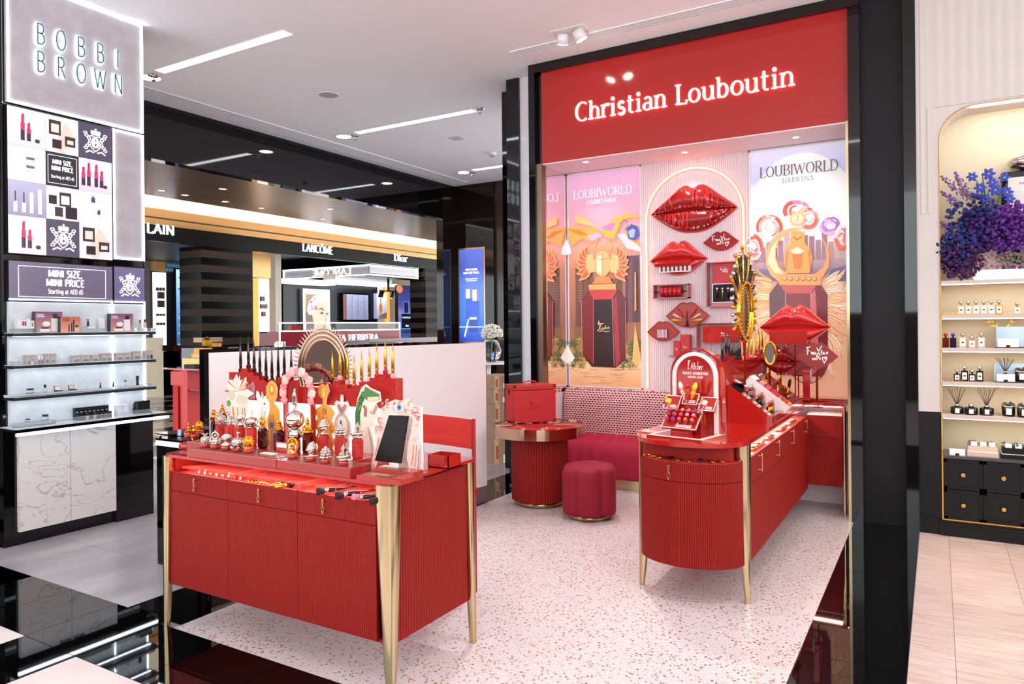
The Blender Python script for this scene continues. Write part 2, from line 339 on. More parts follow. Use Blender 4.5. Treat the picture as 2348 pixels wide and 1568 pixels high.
def printmat(name, emit=0.0, rough=0.5, coat=0.0):
    m, nt, b, new, link = nodes(name)
    a = new('Attribute', attribute_name='col'); link(a.outputs['Color'], b.inputs['Base Color'])
    b.inputs['Roughness'].default_value = rough; b.inputs['Coat Weight'].default_value = coat
    if emit: link(a.outputs['Color'], b.inputs['Emission Color']); b.inputs['Emission Strength'].default_value = emit
    return m
# ---------------------------------------------------------------- shared materials
RED = mat('red_lacquer', 'ae1f19', 0.12, coat=0.6)
REDM = mat('red_matt', '981c16', 0.45, spec=.3)
REDF = mat('red_flute', '8e1812', 0.5, spec=.3)
PLEX = mat('red_acrylic', 'b0201c', 0.08, coat=0.8)
GOLD = mat('pale_gold', 'c9b48c', 0.16, 1.0)
BRASS = mat('brass', 'd8a24a', 0.2, 1.0)
YGOLD = mat('yellow_gold', 'e0a030', 0.14, 1.0)
SILV = mat('silver', 'd8d0c8', 0.1, 1.0)
BLK = mat('black_gloss', '050506', 0.04, coat=0.3)
BLKS = mat('black_satin', '131214', 0.5, spec=.3)
WHT = mat('white_plastic', 'f0ecec', 0.3)
GLASS = mat('clear_acrylic', 'ffffff', 0.02, trans=1.0, ior=1.3)
PRN = printmat('print_matt', 0, 0.4)
PLIT = printmat('print_backlit', 0.16, 0.3)
PLIT2 = printmat('print_screen', 0.38, 0.2)
# ================================================================ setting
def terrazzo():
    m, nt, b, new, link = nodes('terrazzo')
    tc = new('TexCoord'); base = rgb('d2c6c6')
    last = None
    for sc, th, cols in ((46, 0.30, ('b8714a', '8a5a48', 'c98a62', 'a08078')), (95, 0.27, ('c08a6a', 'f0e4dc', '9a6a58', 'd8a890'))):
        v = new('TexVoronoi'); v.inputs['Scale'].default_value = sc; link(tc.outputs['Object'], v.inputs['Vector'])
        r = new('ValToRGB'); r.color_ramp.interpolation = 'CONSTANT'
        e = r.color_ramp.elements; e[0].position = 0; e[0].color = (*rgb(cols[0]), 1); e[1].position = .25; e[1].color = (*rgb(cols[1]), 1)
        for i in (2, 3): q = e.new(i * .25); q.color = (*rgb(cols[i]), 1)
        sp = new('SeparateColor'); link(v.outputs['Color'], sp.inputs[0]); link(sp.outputs[0], r.inputs[0])
        lt = new('Math', operation='LESS_THAN'); link(v.outputs['Distance'], lt.inputs[0]); lt.inputs[1].default_value = th
        lt2 = new('Math', operation='LESS_THAN'); link(sp.outputs[1], lt2.inputs[0]); lt2.inputs[1].default_value = 0.72
        mu = new('Math', operation='MULTIPLY'); link(lt.outputs[0], mu.inputs[0]); link(lt2.outputs[0], mu.inputs[1])
        mx = new('MixRGB'); link(mu.outputs[0], mx.inputs[0]); link(r.outputs[0], mx.inputs[2])
        if last is None: mx.inputs[1].default_value = (*base, 1)
        else: link(last, mx.inputs[1])
        last = mx.outputs[0]
    link(last, b.inputs['Base Color']); b.inputs['Roughness'].default_value = 0.28
    return m
def wood():
    m, nt, b, new, link = nodes('pale_oak')
    tc = new('TexCoord'); mp = new('Mapping'); mp.inputs['Scale'].default_value = (2.2, 26, 2); link(tc.outputs['Object'], mp.inputs[0])
    n = new('TexNoise'); n.inputs['Scale'].default_value = 2.0; n.inputs['Detail'].default_value = 8; link(mp.outputs[0], n.inputs['Vector'])
    oi = new('ObjectInfo')
    r = new('ValToRGB'); link(n.outputs[0], r.inputs[0]); r.color_ramp.elements[0].position = .3; r.color_ramp.elements[0].color = (*rgb('b89a8c'), 1); r.color_ramp.elements[1].position = .6; r.color_ramp.elements[1].color = (*rgb('cdb8ae'), 1)
    h = new('HueSaturation'); link(r.outputs[0], h.inputs['Color'])
    mr = new('MapRange'); link(oi.outputs['Random'], mr.inputs[0]); mr.inputs[3].default_value = .9; mr.inputs[4].default_value = 1.06; link(mr.outputs[0], h.inputs['Value'])
    link(h.outputs[0], b.inputs['Base Color']); b.inputs['Roughness'].default_value = 0.4
    return m
TER = terrazzo(); OAK = wood()
def streaky(name, c0, c1, scale, rough):
    m, nt, b, new, link = nodes(name)
    tc = new('TexCoord'); mp = new('Mapping'); mp.inputs['Scale'].default_value = scale; link(tc.outputs['Object'], mp.inputs[0])
    n = new('TexNoise'); n.inputs['Scale'].default_value = 3; n.inputs['Detail'].default_value = 7; n.inputs['Distortion'].default_value = .4; link(mp.outputs[0], n.inputs['Vector'])
    r = new('ValToRGB'); link(n.outputs[0], r.inputs[0]); r.color_ramp.elements[0].position = .3; r.color_ramp.elements[0].color = (*rgb(c0), 1); r.color_ramp.elements[1].position = .7; r.color_ramp.elements[1].color = (*rgb(c1), 1)
    link(r.outputs[0], b.inputs['Base Color']); b.inputs['Roughness'].default_value = rough
    return m
GREY = streaky('grey_stone', '9a9296', 'bdb6b8', (1, .35, 1), 0.32)
PALE = streaky('pale_stone', 'd6c2bf', 'e6d8d6', (1, .4, 1), 0.3)
BTIL = mat('black_tile', '060606', 0.025, spec=0.9)
floor = sthing('floor')
MB().box(-24, 4.5, -4, 17, -0.15, -0.006).build('subfloor', mat('grout', '8a8488', 0.8), floor)
MB().box(-12, 4.5, -4, .1, -0.006, 0).build('pale_slab', PALE, floor)
MB().box(-1.8, 4.5, .1, 1.93, -0.006, 0).build('pale_slab', PALE, floor)
MB().box(-3.53, -0.592, 2.385, 6.93, -0.006, 0).build('terrazzo_slab', TER, floor)
G = 0.0018
def tile(x0, x1, y0, y1, m): return MB().box(x0 + G, x1 - G, y0 + G, y1 - G, -0.006, 0).build('tile', m, floor)
gl = [6.5, 6.028, 5.562, 5.098, 4.632, 4.168, 3.713, 3.24, 2.78, 2.385]
for a, b_ in zip(gl, gl[1:]): tile(-0.592, -0.131, b_, a, BTIL)                     # black strip right of the terrazzo
gx = [-0.131, -0.592, -1.07, -1.7, -2.25, -2.7, -3.175, -3.645, -4.13, -4.605, -5.08, -5.6]
for a, b_ in zip(gx, gx[1:]): tile(b_, a, 1.938, 2.385 if a > -3.6 else 2.432, BTIL)   # black strip along the front
for a, b_ in zip(gx[10:], gx[11:] + [-6.4, -7.2]): tile(b_, a, 1.938, 2.432, BTIL)
for a, b_ in zip([2.432, 2.8, 3.27, 3.74, 4.2, 4.67, 5.14, 5.6, 6.07, 6.54], [2.8, 3.27, 3.74, 4.2, 4.67, 5.14, 5.6, 6.07, 6.54, 7.0]): tile(-4.025, -3.53, a, b_, BTIL)
for y0, y1 in ((1.47, 1.938), (1.0, 1.47), (0.5, 1.0)): tile(-4.13, -3.645, y0, y1, BTIL)
for x0, x1 in ((-5.05, -4.13), (-5.97, -5.05)):
    for y0, y1 in ((1.03, 1.938), (0.12, 1.03)): tile(x0, x1, y0, y1, PALE)
for x0, x1 in ((-3.645, -2.73), (-2.73, -1.82)):
    for y0, y1 in ((1.03, 1.938), (0.12, 1.03)): tile(x0, x1, y0, y1, PALE)
for i, (y0, y1) in enumerate(((2.432, 2.99), (2.99, 3.9), (3.9, 4.8), (4.8, 5.7), (5.7, 6.6), (6.6, 7.5), (7.5, 8.4))):
    for x0, x1 in ((-4.6, -4.025), (-5.38, -4.6), (-6.3, -5.38), (-7.2, -6.3), (-8.1, -7.2)): tile(x0, x1, y0, y1, GREY)
# pale oak chevron boards to the right
bx = [-0.131, 0.06, 0.405, 0.75, 1.1]
for i, (x0, x1) in enumerate(zip(bx, bx[1:])):
    k = -0.35 if i % 2 == 0 else 0.12
    dy = k * (x1 - x0)
    y = 2.0
    while y < 6.6:
        h = 0.232
        me = MB().prismz([(x0 + .001, y + .0006), (x1 - .001, y + dy + .0006), (x1 - .001, min(y + dy + h - .0006, 6.6)), (x0 + .001, min(y + h - .0006, 6.6))], -0.006, 0)
        me.build('plank', OAK, floor); y += h
m_, nt, b, new, link = nodes('chequer'); ck = new('TexChecker'); tc = new('TexCoord'); link(tc.outputs['Object'], ck.inputs[0]); ck.inputs['Scale'].default_value = 1.3
ck.inputs[1].default_value = (.02, .02, .02, 1); ck.inputs[2].default_value = (*rgb('e0c8b8'), 1); link(ck.outputs[0], b.inputs['Base Color']); b.inputs['Roughness'].default_value = .12
MB().box(-24, -8.1, 3, 17, -0.006, 0.0).build('chequered_slab', m_, floor)
# ceiling
CEILM = mat('ceiling_paint', 'f8f4f6', 0.85)
ceil = struct(MB().box(-7.8, 4.5, -4, 11.1, CEIL, CEIL + .2).build('ceiling', CEILM))
wf = sthing('light_blocker')  # unseen low screens, added to keep outside light off the counter fronts
MB().box(-14, 4.6, -4.2, -4, 0, 1.8).build('panel', mat('taupe_blocker', '6e6460', .7), wf); MB().box(4.5, 4.6, -4, 6.6, 0, 1.8).build('panel', MATS['taupe_blocker'], wf)
# ---- black bulkhead and neighbouring store shell
BRN = mat('dark_bronze_gloss', '17100c', 0.06)
wl = sthing('wall_left')
MB().box(-7.95, -7.8, 2.0, 10.73, 3.573, CEIL + .2).build('bulkhead', BLK, wl)
SOF = mat('champagne_soffit', 'b09a88', 0.3, 0.85)
sy = [3.0, 4.4, 5.9, 7.4, 8.9, 10.4, 11.9, 13.4, 14.9, 16.4]
for a, b_ in zip(sy, sy[1:]): MB().box(-9.97, -7.95, a + .002, b_ - .002, 3.573, 3.62).build('panel', SOF, wl)
MB().box(-11.15, -9.97, 2.5, 17, 3.60, 3.66).build('cove_diffuser', mat('cove_glow', 'fff4dc', .5, emit=.7, ecol='fff0d0'), wl)
XS = -11.15
MB().box(XS - .1, XS, 2.5, 17, 3.46, 3.60).build('gold_band', mat('gold_band', 'b48a5c', .25, .8), wl)
MB().box(XS - .1, XS + .005, 2.5, 17, 3.435, 3.46).build('shadow_gap', BLK, wl)
MB().box(XS - .1, XS, 2.5, 17, 3.33, 3.435).build('gold_band', MATS['gold_band'], wl)
MB().box(XS - .1, XS, 2.5, 17, 3.06, 3.33).build('sign_fascia', mat('fascia_black', '080606', .3, spec=.15), wl)
STR1, STR2 = mat('stripe_dark', '0a0807', .2, spec=.1), mat('stripe_bronze', '3a302a', .5, spec=.1)
def striped(y0, y1, x0, x1, name):
    e = sthing(name); z = 0.0; k = 0
    while z < 3.06:
        MB().box(x0, x1 - (0.004 if k % 2 else 0), y0, y1, z, min(z + .13, 3.06)).build('stripe', STR1 if k % 2 else STR2, e); z += .13; k += 1
    return e
pa, pb = onx(463, 600, XS).y, onx(580, 600, XS).y
striped(pa, pb, ony(413, 600, pa).x, XS, 'trim_1')
pc, pd = onx(977, 600, XS).y, onx(1040, 600, XS).y
striped(pc, pd, XS - .5, XS, 'trim_2')
# bays behind the fascia
DARK = mat('bay_dark', '0e0b0a', .5)
MB().box(-17.2, -17, 4, 20, 0, 3.6).build('bay_back', DARK, wl)
MB().box(-17, XS - .1, 3, 17, 3.3, 3.4).build('bay_soffit', DARK, wl)
MB().box(-17, -10.5, 16.9, 17.1, 0, 3.6).build('bay_end', DARK, wl)
# black gloss pier and end wall
we = sthing('wall_end')
MB().box(-7.95, -7.8, 10.73, 11.12, 0, CEIL + .2).build('pier', BRN, we)
MB().box(-7.8, -6.94, 11.1, 11.3, 0, CEIL + .2).build('panel', BRN, we)
MB().box(-6.94, -5.2, 11.16, 11.3, 0, CEIL + .2).build('panel', mat('brown_gloss', '3a2a22', .15), we)
# ---- shop portal: black frame, red fascia, alcove
YB = 6.93
wb = sthing('wall_back')
MB().box(-3.54, -3.47, 6.35, 7.0, 0, CEIL).build('frame_post', BLK, wb)
MB().box(-3.47, -3.41, 6.40, 7.0, 0, CEIL).build('frame_reveal', BLK, wb)
MB().box(-3.47, -0.6, 6.35, 6.95, 4.135, CEIL).build('frame_beam', BLK, wb)
MB().box(-3.41, -0.6, 6.385, 6.95, 3.222, 4.135).build('fascia', RED, wb)
SOFT = mat('alcove_white', 'f0dde0', .6)
MB().box(-3.41, -0.6, 6.387, YB, 3.212, 3.222).build('soffit', SOFT, wb)
RIB = mat('alcove_ribbed', 'efdce0', .5)
cm = MB(); x = -2.575
while x < -1.52:
    cm.box(x, x + .014, YB - .012, YB + .05, 0, 3.212); cm.box(x + .014, x + .02, YB - .006, YB + .05, 0, 3.212); x += .02
cm.build('ribbed_panel', RIB, wb)
MB().box(-3.41, -2.575, YB, YB + .06, 0, 3.212).build('panel', SOFT, wb)
MB().box(-1.52, -0.58, YB, YB + .06, 0, 3.212).build('panel', SOFT, wb)
MB().box(-3.41, -3.4, 6.46, YB, .9, 3.212).build('side_mirror', mat('mirror', 'f0e6e6', .02, 1.0), wb)
MB().box(-3.41, -3.4, 6.46, YB, 0, .9).build('panel', SOFT, wb)
MB().box(-3.47, -3.405, 6.37, 6.46, 0, 3.222).build('edge_trim', mat('bronze_trim', '8a7460', .25, 1), wb)
MB().box(-0.628, -0.6, 6.36, 6.46, 0, 3.222).build('edge_trim', GOLD, wb)
MB().box(-0.6, -0.58, 6.46, YB, 0, 3.222).build('panel', SOFT, wb)
# column between the shops
wc = sthing('wall_right')
MB().box(-0.605, -0.52, 6.34, 6.9, 0, CEIL).build('pilaster', BLK, wc)
MB().box(-0.52, -0.215, 6.4, 6.9, 0, CEIL).build('panel', BLKS, wc)
MB().box(-0.215, -0.131, 6.3, 6.9, 0, CEIL).build('pilaster', BLK, wc)
# left post group behind the portal
wp = sthing('trim_3')
MB().box(-3.615, -3.54, 6.60, 7.0, 0, CEIL).build('panel', mat('white_lacquer', 'e4dfe4', .08), wp)
MB().box(-3.80, -3.615, 6.63, 7.0, 0, CEIL).build('panel', MATS['white_lacquer'], wp)
MB().box(-3.95, -3.80, 6.60, 7.0, 0, CEIL).build('pilaster', BLK, wp)
MB().box(-4.20, -3.95, 6.92, 7.6, 0, CEIL).build('pilaster', BLK, wp)
MB().box(-4.055, -4.045, 6.905, 6.93, 0, CEIL).build('joint', BLK, wp)
# ---- right-hand shop wall with niche
JW = mat('shell_white', 'd2c6c0', .55); NW = mat('niche_cream', 'dccfb4', .6)
zt, R = 3.196, 0.235
hole = [(1.65, 0)] + [(1.65 - R + R * math.cos(a), zt - R + R * math.sin(a)) for a in [PI / 2 * k / 8 for k in range(9)]] + [(.02 + R - R * math.sin(a), zt - R + R * math.cos(a)) for a in [PI / 2 * k / 8 for k in range(9)]]
MB().prism([(-.131, .918), (-.131, CEIL), (2.4, CEIL), (2.4, 0)] + hole + [(.02, .918)], 6.31, 6.62).build('niche_wall', JW, wc)
MB().box(-.131, .02, 6.312, 6.62, .1, .918).build('dado', BLKS, wc)
MB().box(-.131, .0, 6.29, 6.33, 0, .105).build('skirting', BLKS, wc)
MB().box(-.131, .0, 6.297, 6.33, .105, .122).build('skirting', BLKS, wc)
MB().box(.0, 2.4, 6.27, 6.33, 0, .075).build('skirting', BLKS, wc); MB().box(.0, 2.4, 6.278, 6.33, .075, .098).build('skirting', BLKS, wc); MB().box(.0, 2.4, 6.29, 6.33, .098, .112).build('skirting', BLKS, wc)
MB().box(.02, 1.66, 6.6, 6.64, 0, 3.22).build('niche_back', NW, wc)
rim = [(x_, 6.305, z_) for x_, z_ in hole[1:]][::-1]
rim = [(.02, 6.305, .1)] + [(.02 + R - R * math.cos(a), 6.305, zt - R + R * math.sin(a)) for a in [PI / 2 * k / 8 for k in range(9)]] + [(1.4, 6.305, zt)]
MB().tube(rim, .004, 6).build('niche_rim', BRASS, wc)
fl = MB(); n = 60; x0 = -.09
cols_ = []
for i in range(n * 4 + 1):
    xx = x0 + i * .073 / 4; cols_.append((xx, 6.309 - .006 * abs(math.sin(PI * i / 4))))
cols_ = [c for c in cols_ if c[0] < 2.3]
fl.grid([[(c[0], c[1], z) for c in cols_] for z in (3.215, CEIL)]).build('scalloped_panel', JW, wc)
fl = MB(); 
for x_ in (-.1, -.055): fl.box(x_, x_ + .03, 6.304, 6.32, 2.42, CEIL)
fl.build('scallop_edge', JW, wc)
# dark wall piece at far left, beside the lit unit
wn = sthing('wall_near')
MB().box(-6.6, -5.96, 1.2, 2.655, 0, CEIL).build('panel', BLK, wn)
MB().box(-6.6, -5.955, 1.2, 2.655, .44, .446).build('joint', BLKS, wn)
# ================================================================ ceiling fittings
LAMPM = mat('lamp_glow', 'ffffff', .4, emit=6.0, ecol='f4fbff')
def linear_light(x0, x1, y, label):
    t = thing('linear_light', label, 'ceiling light', ((x0 + x1) / 2, y, CEIL), 0, 'slim linear lights in the ceiling')
    h = (x1 - x0) / 2
    MB().box(-h, h, -.055, .055, -.004, 0).build('diffuser', LAMPM, t)
    f = MB()
    for q in ((-h - .008, h + .008, -.063, -.055), (-h - .008, h + .008, .055, .063), (-h - .008, -h, -.055, .055), (h, h + .008, -.055, .055)): f.box(*q, -.006, 0)
    f.build('frame', WHT, t)
linear_light(-6.8, -4.94, 4.495, 'slim white linear ceiling light nearest the camera, above the partition')
linear_light(-6.73, -4.83, 7.31, 'slim white linear ceiling light in the middle of the ceiling')
linear_light(-6.7, -4.8, 10.1, 'slim white linear ceiling light farthest away, partly behind the black posts')
linear_light(-6.8, -4.94, 1.7, 'slim white linear ceiling light out of view above the lit wall unit')
linear_light(-2.6, -.7, 1.2, 'slim white linear ceiling light out of view above the camera')
DLM = mat('downlight_glow', 'ffffff', .4, emit=12, ecol='fff4ea')
def downlight(x, y, z, label, r=.07, group='round recessed downlights'):
    t = thing('downlight', label, 'ceiling light', (x, y, z), 0, group)
    MB().lathe([(r, 0), (r * 1.3, 0), (r * 1.3, -.004), (r, -.004), (r, 0)], 20).build('trim_ring', WHT, t)
    MB().cyl((0, 0, -.003), r * .96, .003, 20).build('lens', DLM, t)
for (px, py, lab) in ((350, 186, 'round white downlight beside the near linear light and lit wall unit'), (792, 317, 'round white downlight left of the middle linear light'), (1066, 396.5, 'round white downlight left of the farthest linear light')):
    p = onz(px, py, CEIL); downlight(p.x, p.y, CEIL, lab, .1)
for i, px in enumerate(((1326, 357), (1574, 342), (1829, 305))):
    p = onz(px[0], (px[1] + 3), 3.212); p.y = max(6.5, min(p.y, 6.8)); downlight(p.x, min(p.y, 6.85), 3.212, '%s small downlight in the pink alcove soffit' % ('left', 'middle', 'right')[i] + ('' if i != 1 else ' above the lips'), .028, 'alcove soffit downlights')
    aim(lamp('alcove_beam', 'SPOT', (p.x, min(p.y, 6.85), 3.2), 12, (1, .95, .95), spot_size=1.9, spot_blend=.8, shadow_soft_size=.03), (p.x, 6.75, 0))
for (px, py, lab) in ((358, 180, 'small chrome sprinkler head by the near linear light'), (818, 313, 'small chrome sprinkler head left end of middle linear light'), (1105, 249, 'small chrome sprinkler head right end of middle linear light'), (1086, 395.5, 'small chrome sprinkler head by the farthest linear light')):
    p = onz(px, py, CEIL); t = thing('sprinkler', lab, 'sprinkler', (p.x, p.y, CEIL), 0, 'ceiling sprinklers')
    MB().lathe([(.055, 0), (.06, -.012), (.03, -.02)], 16).build('rose', SILV, t)
    h = MB().cyl((0, 0, -.055), .008, .04, 8); h.cyl((0, 0, -.06), .022, .004, 12); h.build('nozzle', SILV, t)
p = onz(758, 221, CEIL); t = thing('ceiling_speaker', 'round grey ceiling speaker grille in the white ceiling', 'speaker', (p.x, p.y, CEIL))
MB().cyl((0, 0, -.006), .105, .006, 28).build('grille', mat('speaker_grey', 'b4aeb4', .7), t); MB().lathe([(.105, 0), (.118, 0), (.118, -.008), (.105, -.008), (.105, 0)], 28).build('rim', WHT, t)
p = onz(1133, 351, CEIL); t = thing('smoke_detector', 'small white smoke detector on the ceiling near the black posts', 'smoke detector', (p.x, p.y, CEIL))
MB().lathe([(.062, 0), (.062, -.02), (.05, -.035)], 20).build('base', WHT, t); MB().lathe([(.04, -.035), (.045, -.05), (.03, -.06)], 16).build('sensor_head', mat('detector_grey', 'b0a8a4', .5), t)
p = onz(1051, 318, CEIL); t = thing('access_plate', 'small square plate set in the far ceiling', 'ceiling plate', (p.x, p.y, CEIL)); MB().box(-.09, .09, -.09, .09, -.005, 0).build('plate', mat('plate_grey', 'd0c6c2', .6), t)
def vent(name, label, x0, x1, y0, y1, n, alongx):
    t = thing(name, label, 'air vent', (0, 0, CEIL), 0, 'linear slot air vents')
    MB().box(x0, x1, y0, y1, -.003, 0).build('backing', BLKS, t)
    for i in range(n + 1):
        if alongx: yy = y0 + (y1 - y0) * i / n; MB().box(x0, x1, yy - .008, yy + .008, -.012, -.002).build('slat', CEILM, t)
        else: xx = x0 + (x1 - x0) * i / n; MB().box(xx - .012, xx + .012, y0, y1, -.012, -.002).build('slat', CEILM, t)
vent('air_vent', 'long slotted air vent in the ceiling above the red sign', -3.5, 1.5, 5.93, 6.08, 4, True)
vent('air_vent', 'long slotted air vent along the black bulkhead', -7.62, -7.35, 3, 10.9, 5, False)
t = thing('ceiling_spotlight', 'twin white ceiling spotlight beside the slotted vent above the sign', 'spotlight', (-2.8, 5.8, CEIL))
MB().box(-.16, .16, -.08, .08, -.006, 0).build('plate', WHT, t)
for sx, ax in ((-.07, .25), (.07, -.35)):
    h = MB().at((sx, 0, -.01), rx=.35, ry=ax).lathe([(.055, -.09), (.05, 0)], 20); h.build('lamp_head', WHT, t)
    MB().at((sx, 0, -.01), rx=.35, ry=ax).cyl((0, 0, -.095), .048, .004, 20).build('lens', DLM, t)
# downlights in the champagne soffit
k = 0
for px, py in ((85, 440), (250, 480), (408, 513), (550, 543), (685, 566), (110, 618), (245, 643), (465, 606), (478, 679), (687, 714), (1043, 773), (1085, 716)):
    p = onz(330 + px * 450 / 1138, 200 + py * 450 / 1138, 3.573)
    if p.x < -7.97:
        t = thing('soffit_downlight', '%s recessed downlight in the champagne soffit counting from the left' % ORD[k], 'ceiling light', (p.x, p.y, 3.573), 0, 'champagne soffit downlights'); k += 1
        MB().lathe([(.05, 0), (.065, 0), (.065, -.004), (.05, -.004), (.05, 0)], 16).build('trim_ring', SILV, t); MB().cyl((0, 0, -.002), .045, .002, 16).build('lens', mat('soffit_lens', 'ffe8d0', .4, emit=2.5), t)
# ================================================================ helpers for furniture and small goods
def flutes(x0, x1, z0, z1, y, pitch, d, mb=None):
    """vertical half-round ribs on the front (-y) of a panel"""
    mb = mb or MB(); n = max(1, round((x1 - x0) / pitch)); p = (x1 - x0) / n; row = []
    for i in range(n):
        for k, a in ((0, 0), (.12, .7), (.32, 1), (.68, 1), (.88, .7)): row.append((x0 + (i + k) * p, y - d * a))
    row.append((x1, y))
    mb.grid([[(a, b_, z) for a, b_ in row] for z in (z0, z1)], False)
    mb.box(x0, x1, y, y + .014, z0, z1)
    return mb
def rleg(mb, cx, cy, top, foot, h, sx, sy):
    """tapering corner leg: rounded section, outer corner fixed"""
    rows = []
    for i in range(9):
        q = i / 8; z = h * q; s = foot + (top - foot) * q ** .75; rows.append((z, s))
    n = 16; vs = []
    for z, s in rows:
        for k in range(n):
            a = 2 * PI * k / n; c, e = math.cos(a), math.sin(a)
            c = math.copysign(abs(c) ** .55, c); e = math.copysign(abs(e) ** .55, e)
            vs.append((cx - sx * s / 2 + c * s / 2, cy - sy * s / 2 + e * s / 2, z))
    fs = [(i * n + k, i * n + (k + 1) % n, (i + 1) * n + (k + 1) % n, (i + 1) * n + k) for i in range(8) for k in range(n)]
    mb.add(vs, fs, True); mb.add(vs, [list(range(n))[::-1], list(range(8 * n, 9 * n))]); return mb
def handle(parent, x, y, z, h, m=None, tall=True):
    """gold loop pull: two lens-shaped eyes one above the other"""
    p = [(x + s * h * .1 * math.sin(PI * q) * (1 if i < 10 else .7), y - .016, z + h * (q if False else (i / 20 - .5))) for s in (1,) for i, q in [(i, (i / 12 if i < 12 else (i - 12) / 8)) for i in range(21)]]
    p2 = [(2 * x - a, b_, c) for a, b_, c in p]
    mb = MB().tube(p + p2[::-1][1:-1], .0018, 6, True)
    for zz in (-.32, .32): mb.tube([(x, y - .016, z + h * zz), (x, y + .001, z + h * zz)], .0022, 6)
    return mb.build('handle', m or mat('rose_brass', 'd0a070', .2, 1), parent)
PINKJ = mat('red_juice', 'd8403c', .04, trans=.45, ior=1.3)
DARKJ = mat('dark_juice', '4a0c0c', .03, trans=.25, ior=1.4)
AMBJ = mat('amber_juice', '6a1a0a', .03, trans=.4, ior=1.35)
CAPG = mat('cap_gold', 'e2962a', .16, 1.0); CAPS = mat('cap_silver', 'd4c8bc', .13, 1.0)
def bottle_mb(w, h, d=None):
    """faceted eight-sided flask with chamfered shoulders and foot"""
    d = d or w * .8; c = .28; mb = MB()
    o = [(-w / 2 + c * w, -d / 2), (w / 2 - c * w, -d / 2), (w / 2, -d / 2 + c * d), (w / 2, d / 2 - c * d), (w / 2 - c * w, d / 2), (-w / 2 + c * w, d / 2), (-w / 2, d / 2 - c * d), (-w / 2, -d / 2 + c * d)]
    rows = [(.82, 0), (1, h * .07), (1, h * .88), (.72, h)]
    vs = [(x * s, y * s, z) for s, z in rows for x, y in o]
    mb.add(vs, [(i * 8 + k, i * 8 + (k + 1) % 8, (i + 1) * 8 + (k + 1) % 8, (i + 1) * 8 + k) for i in range(3) for k in range(8)] + [list(range(8))[::-1], list(range(24, 32))])
    return mb
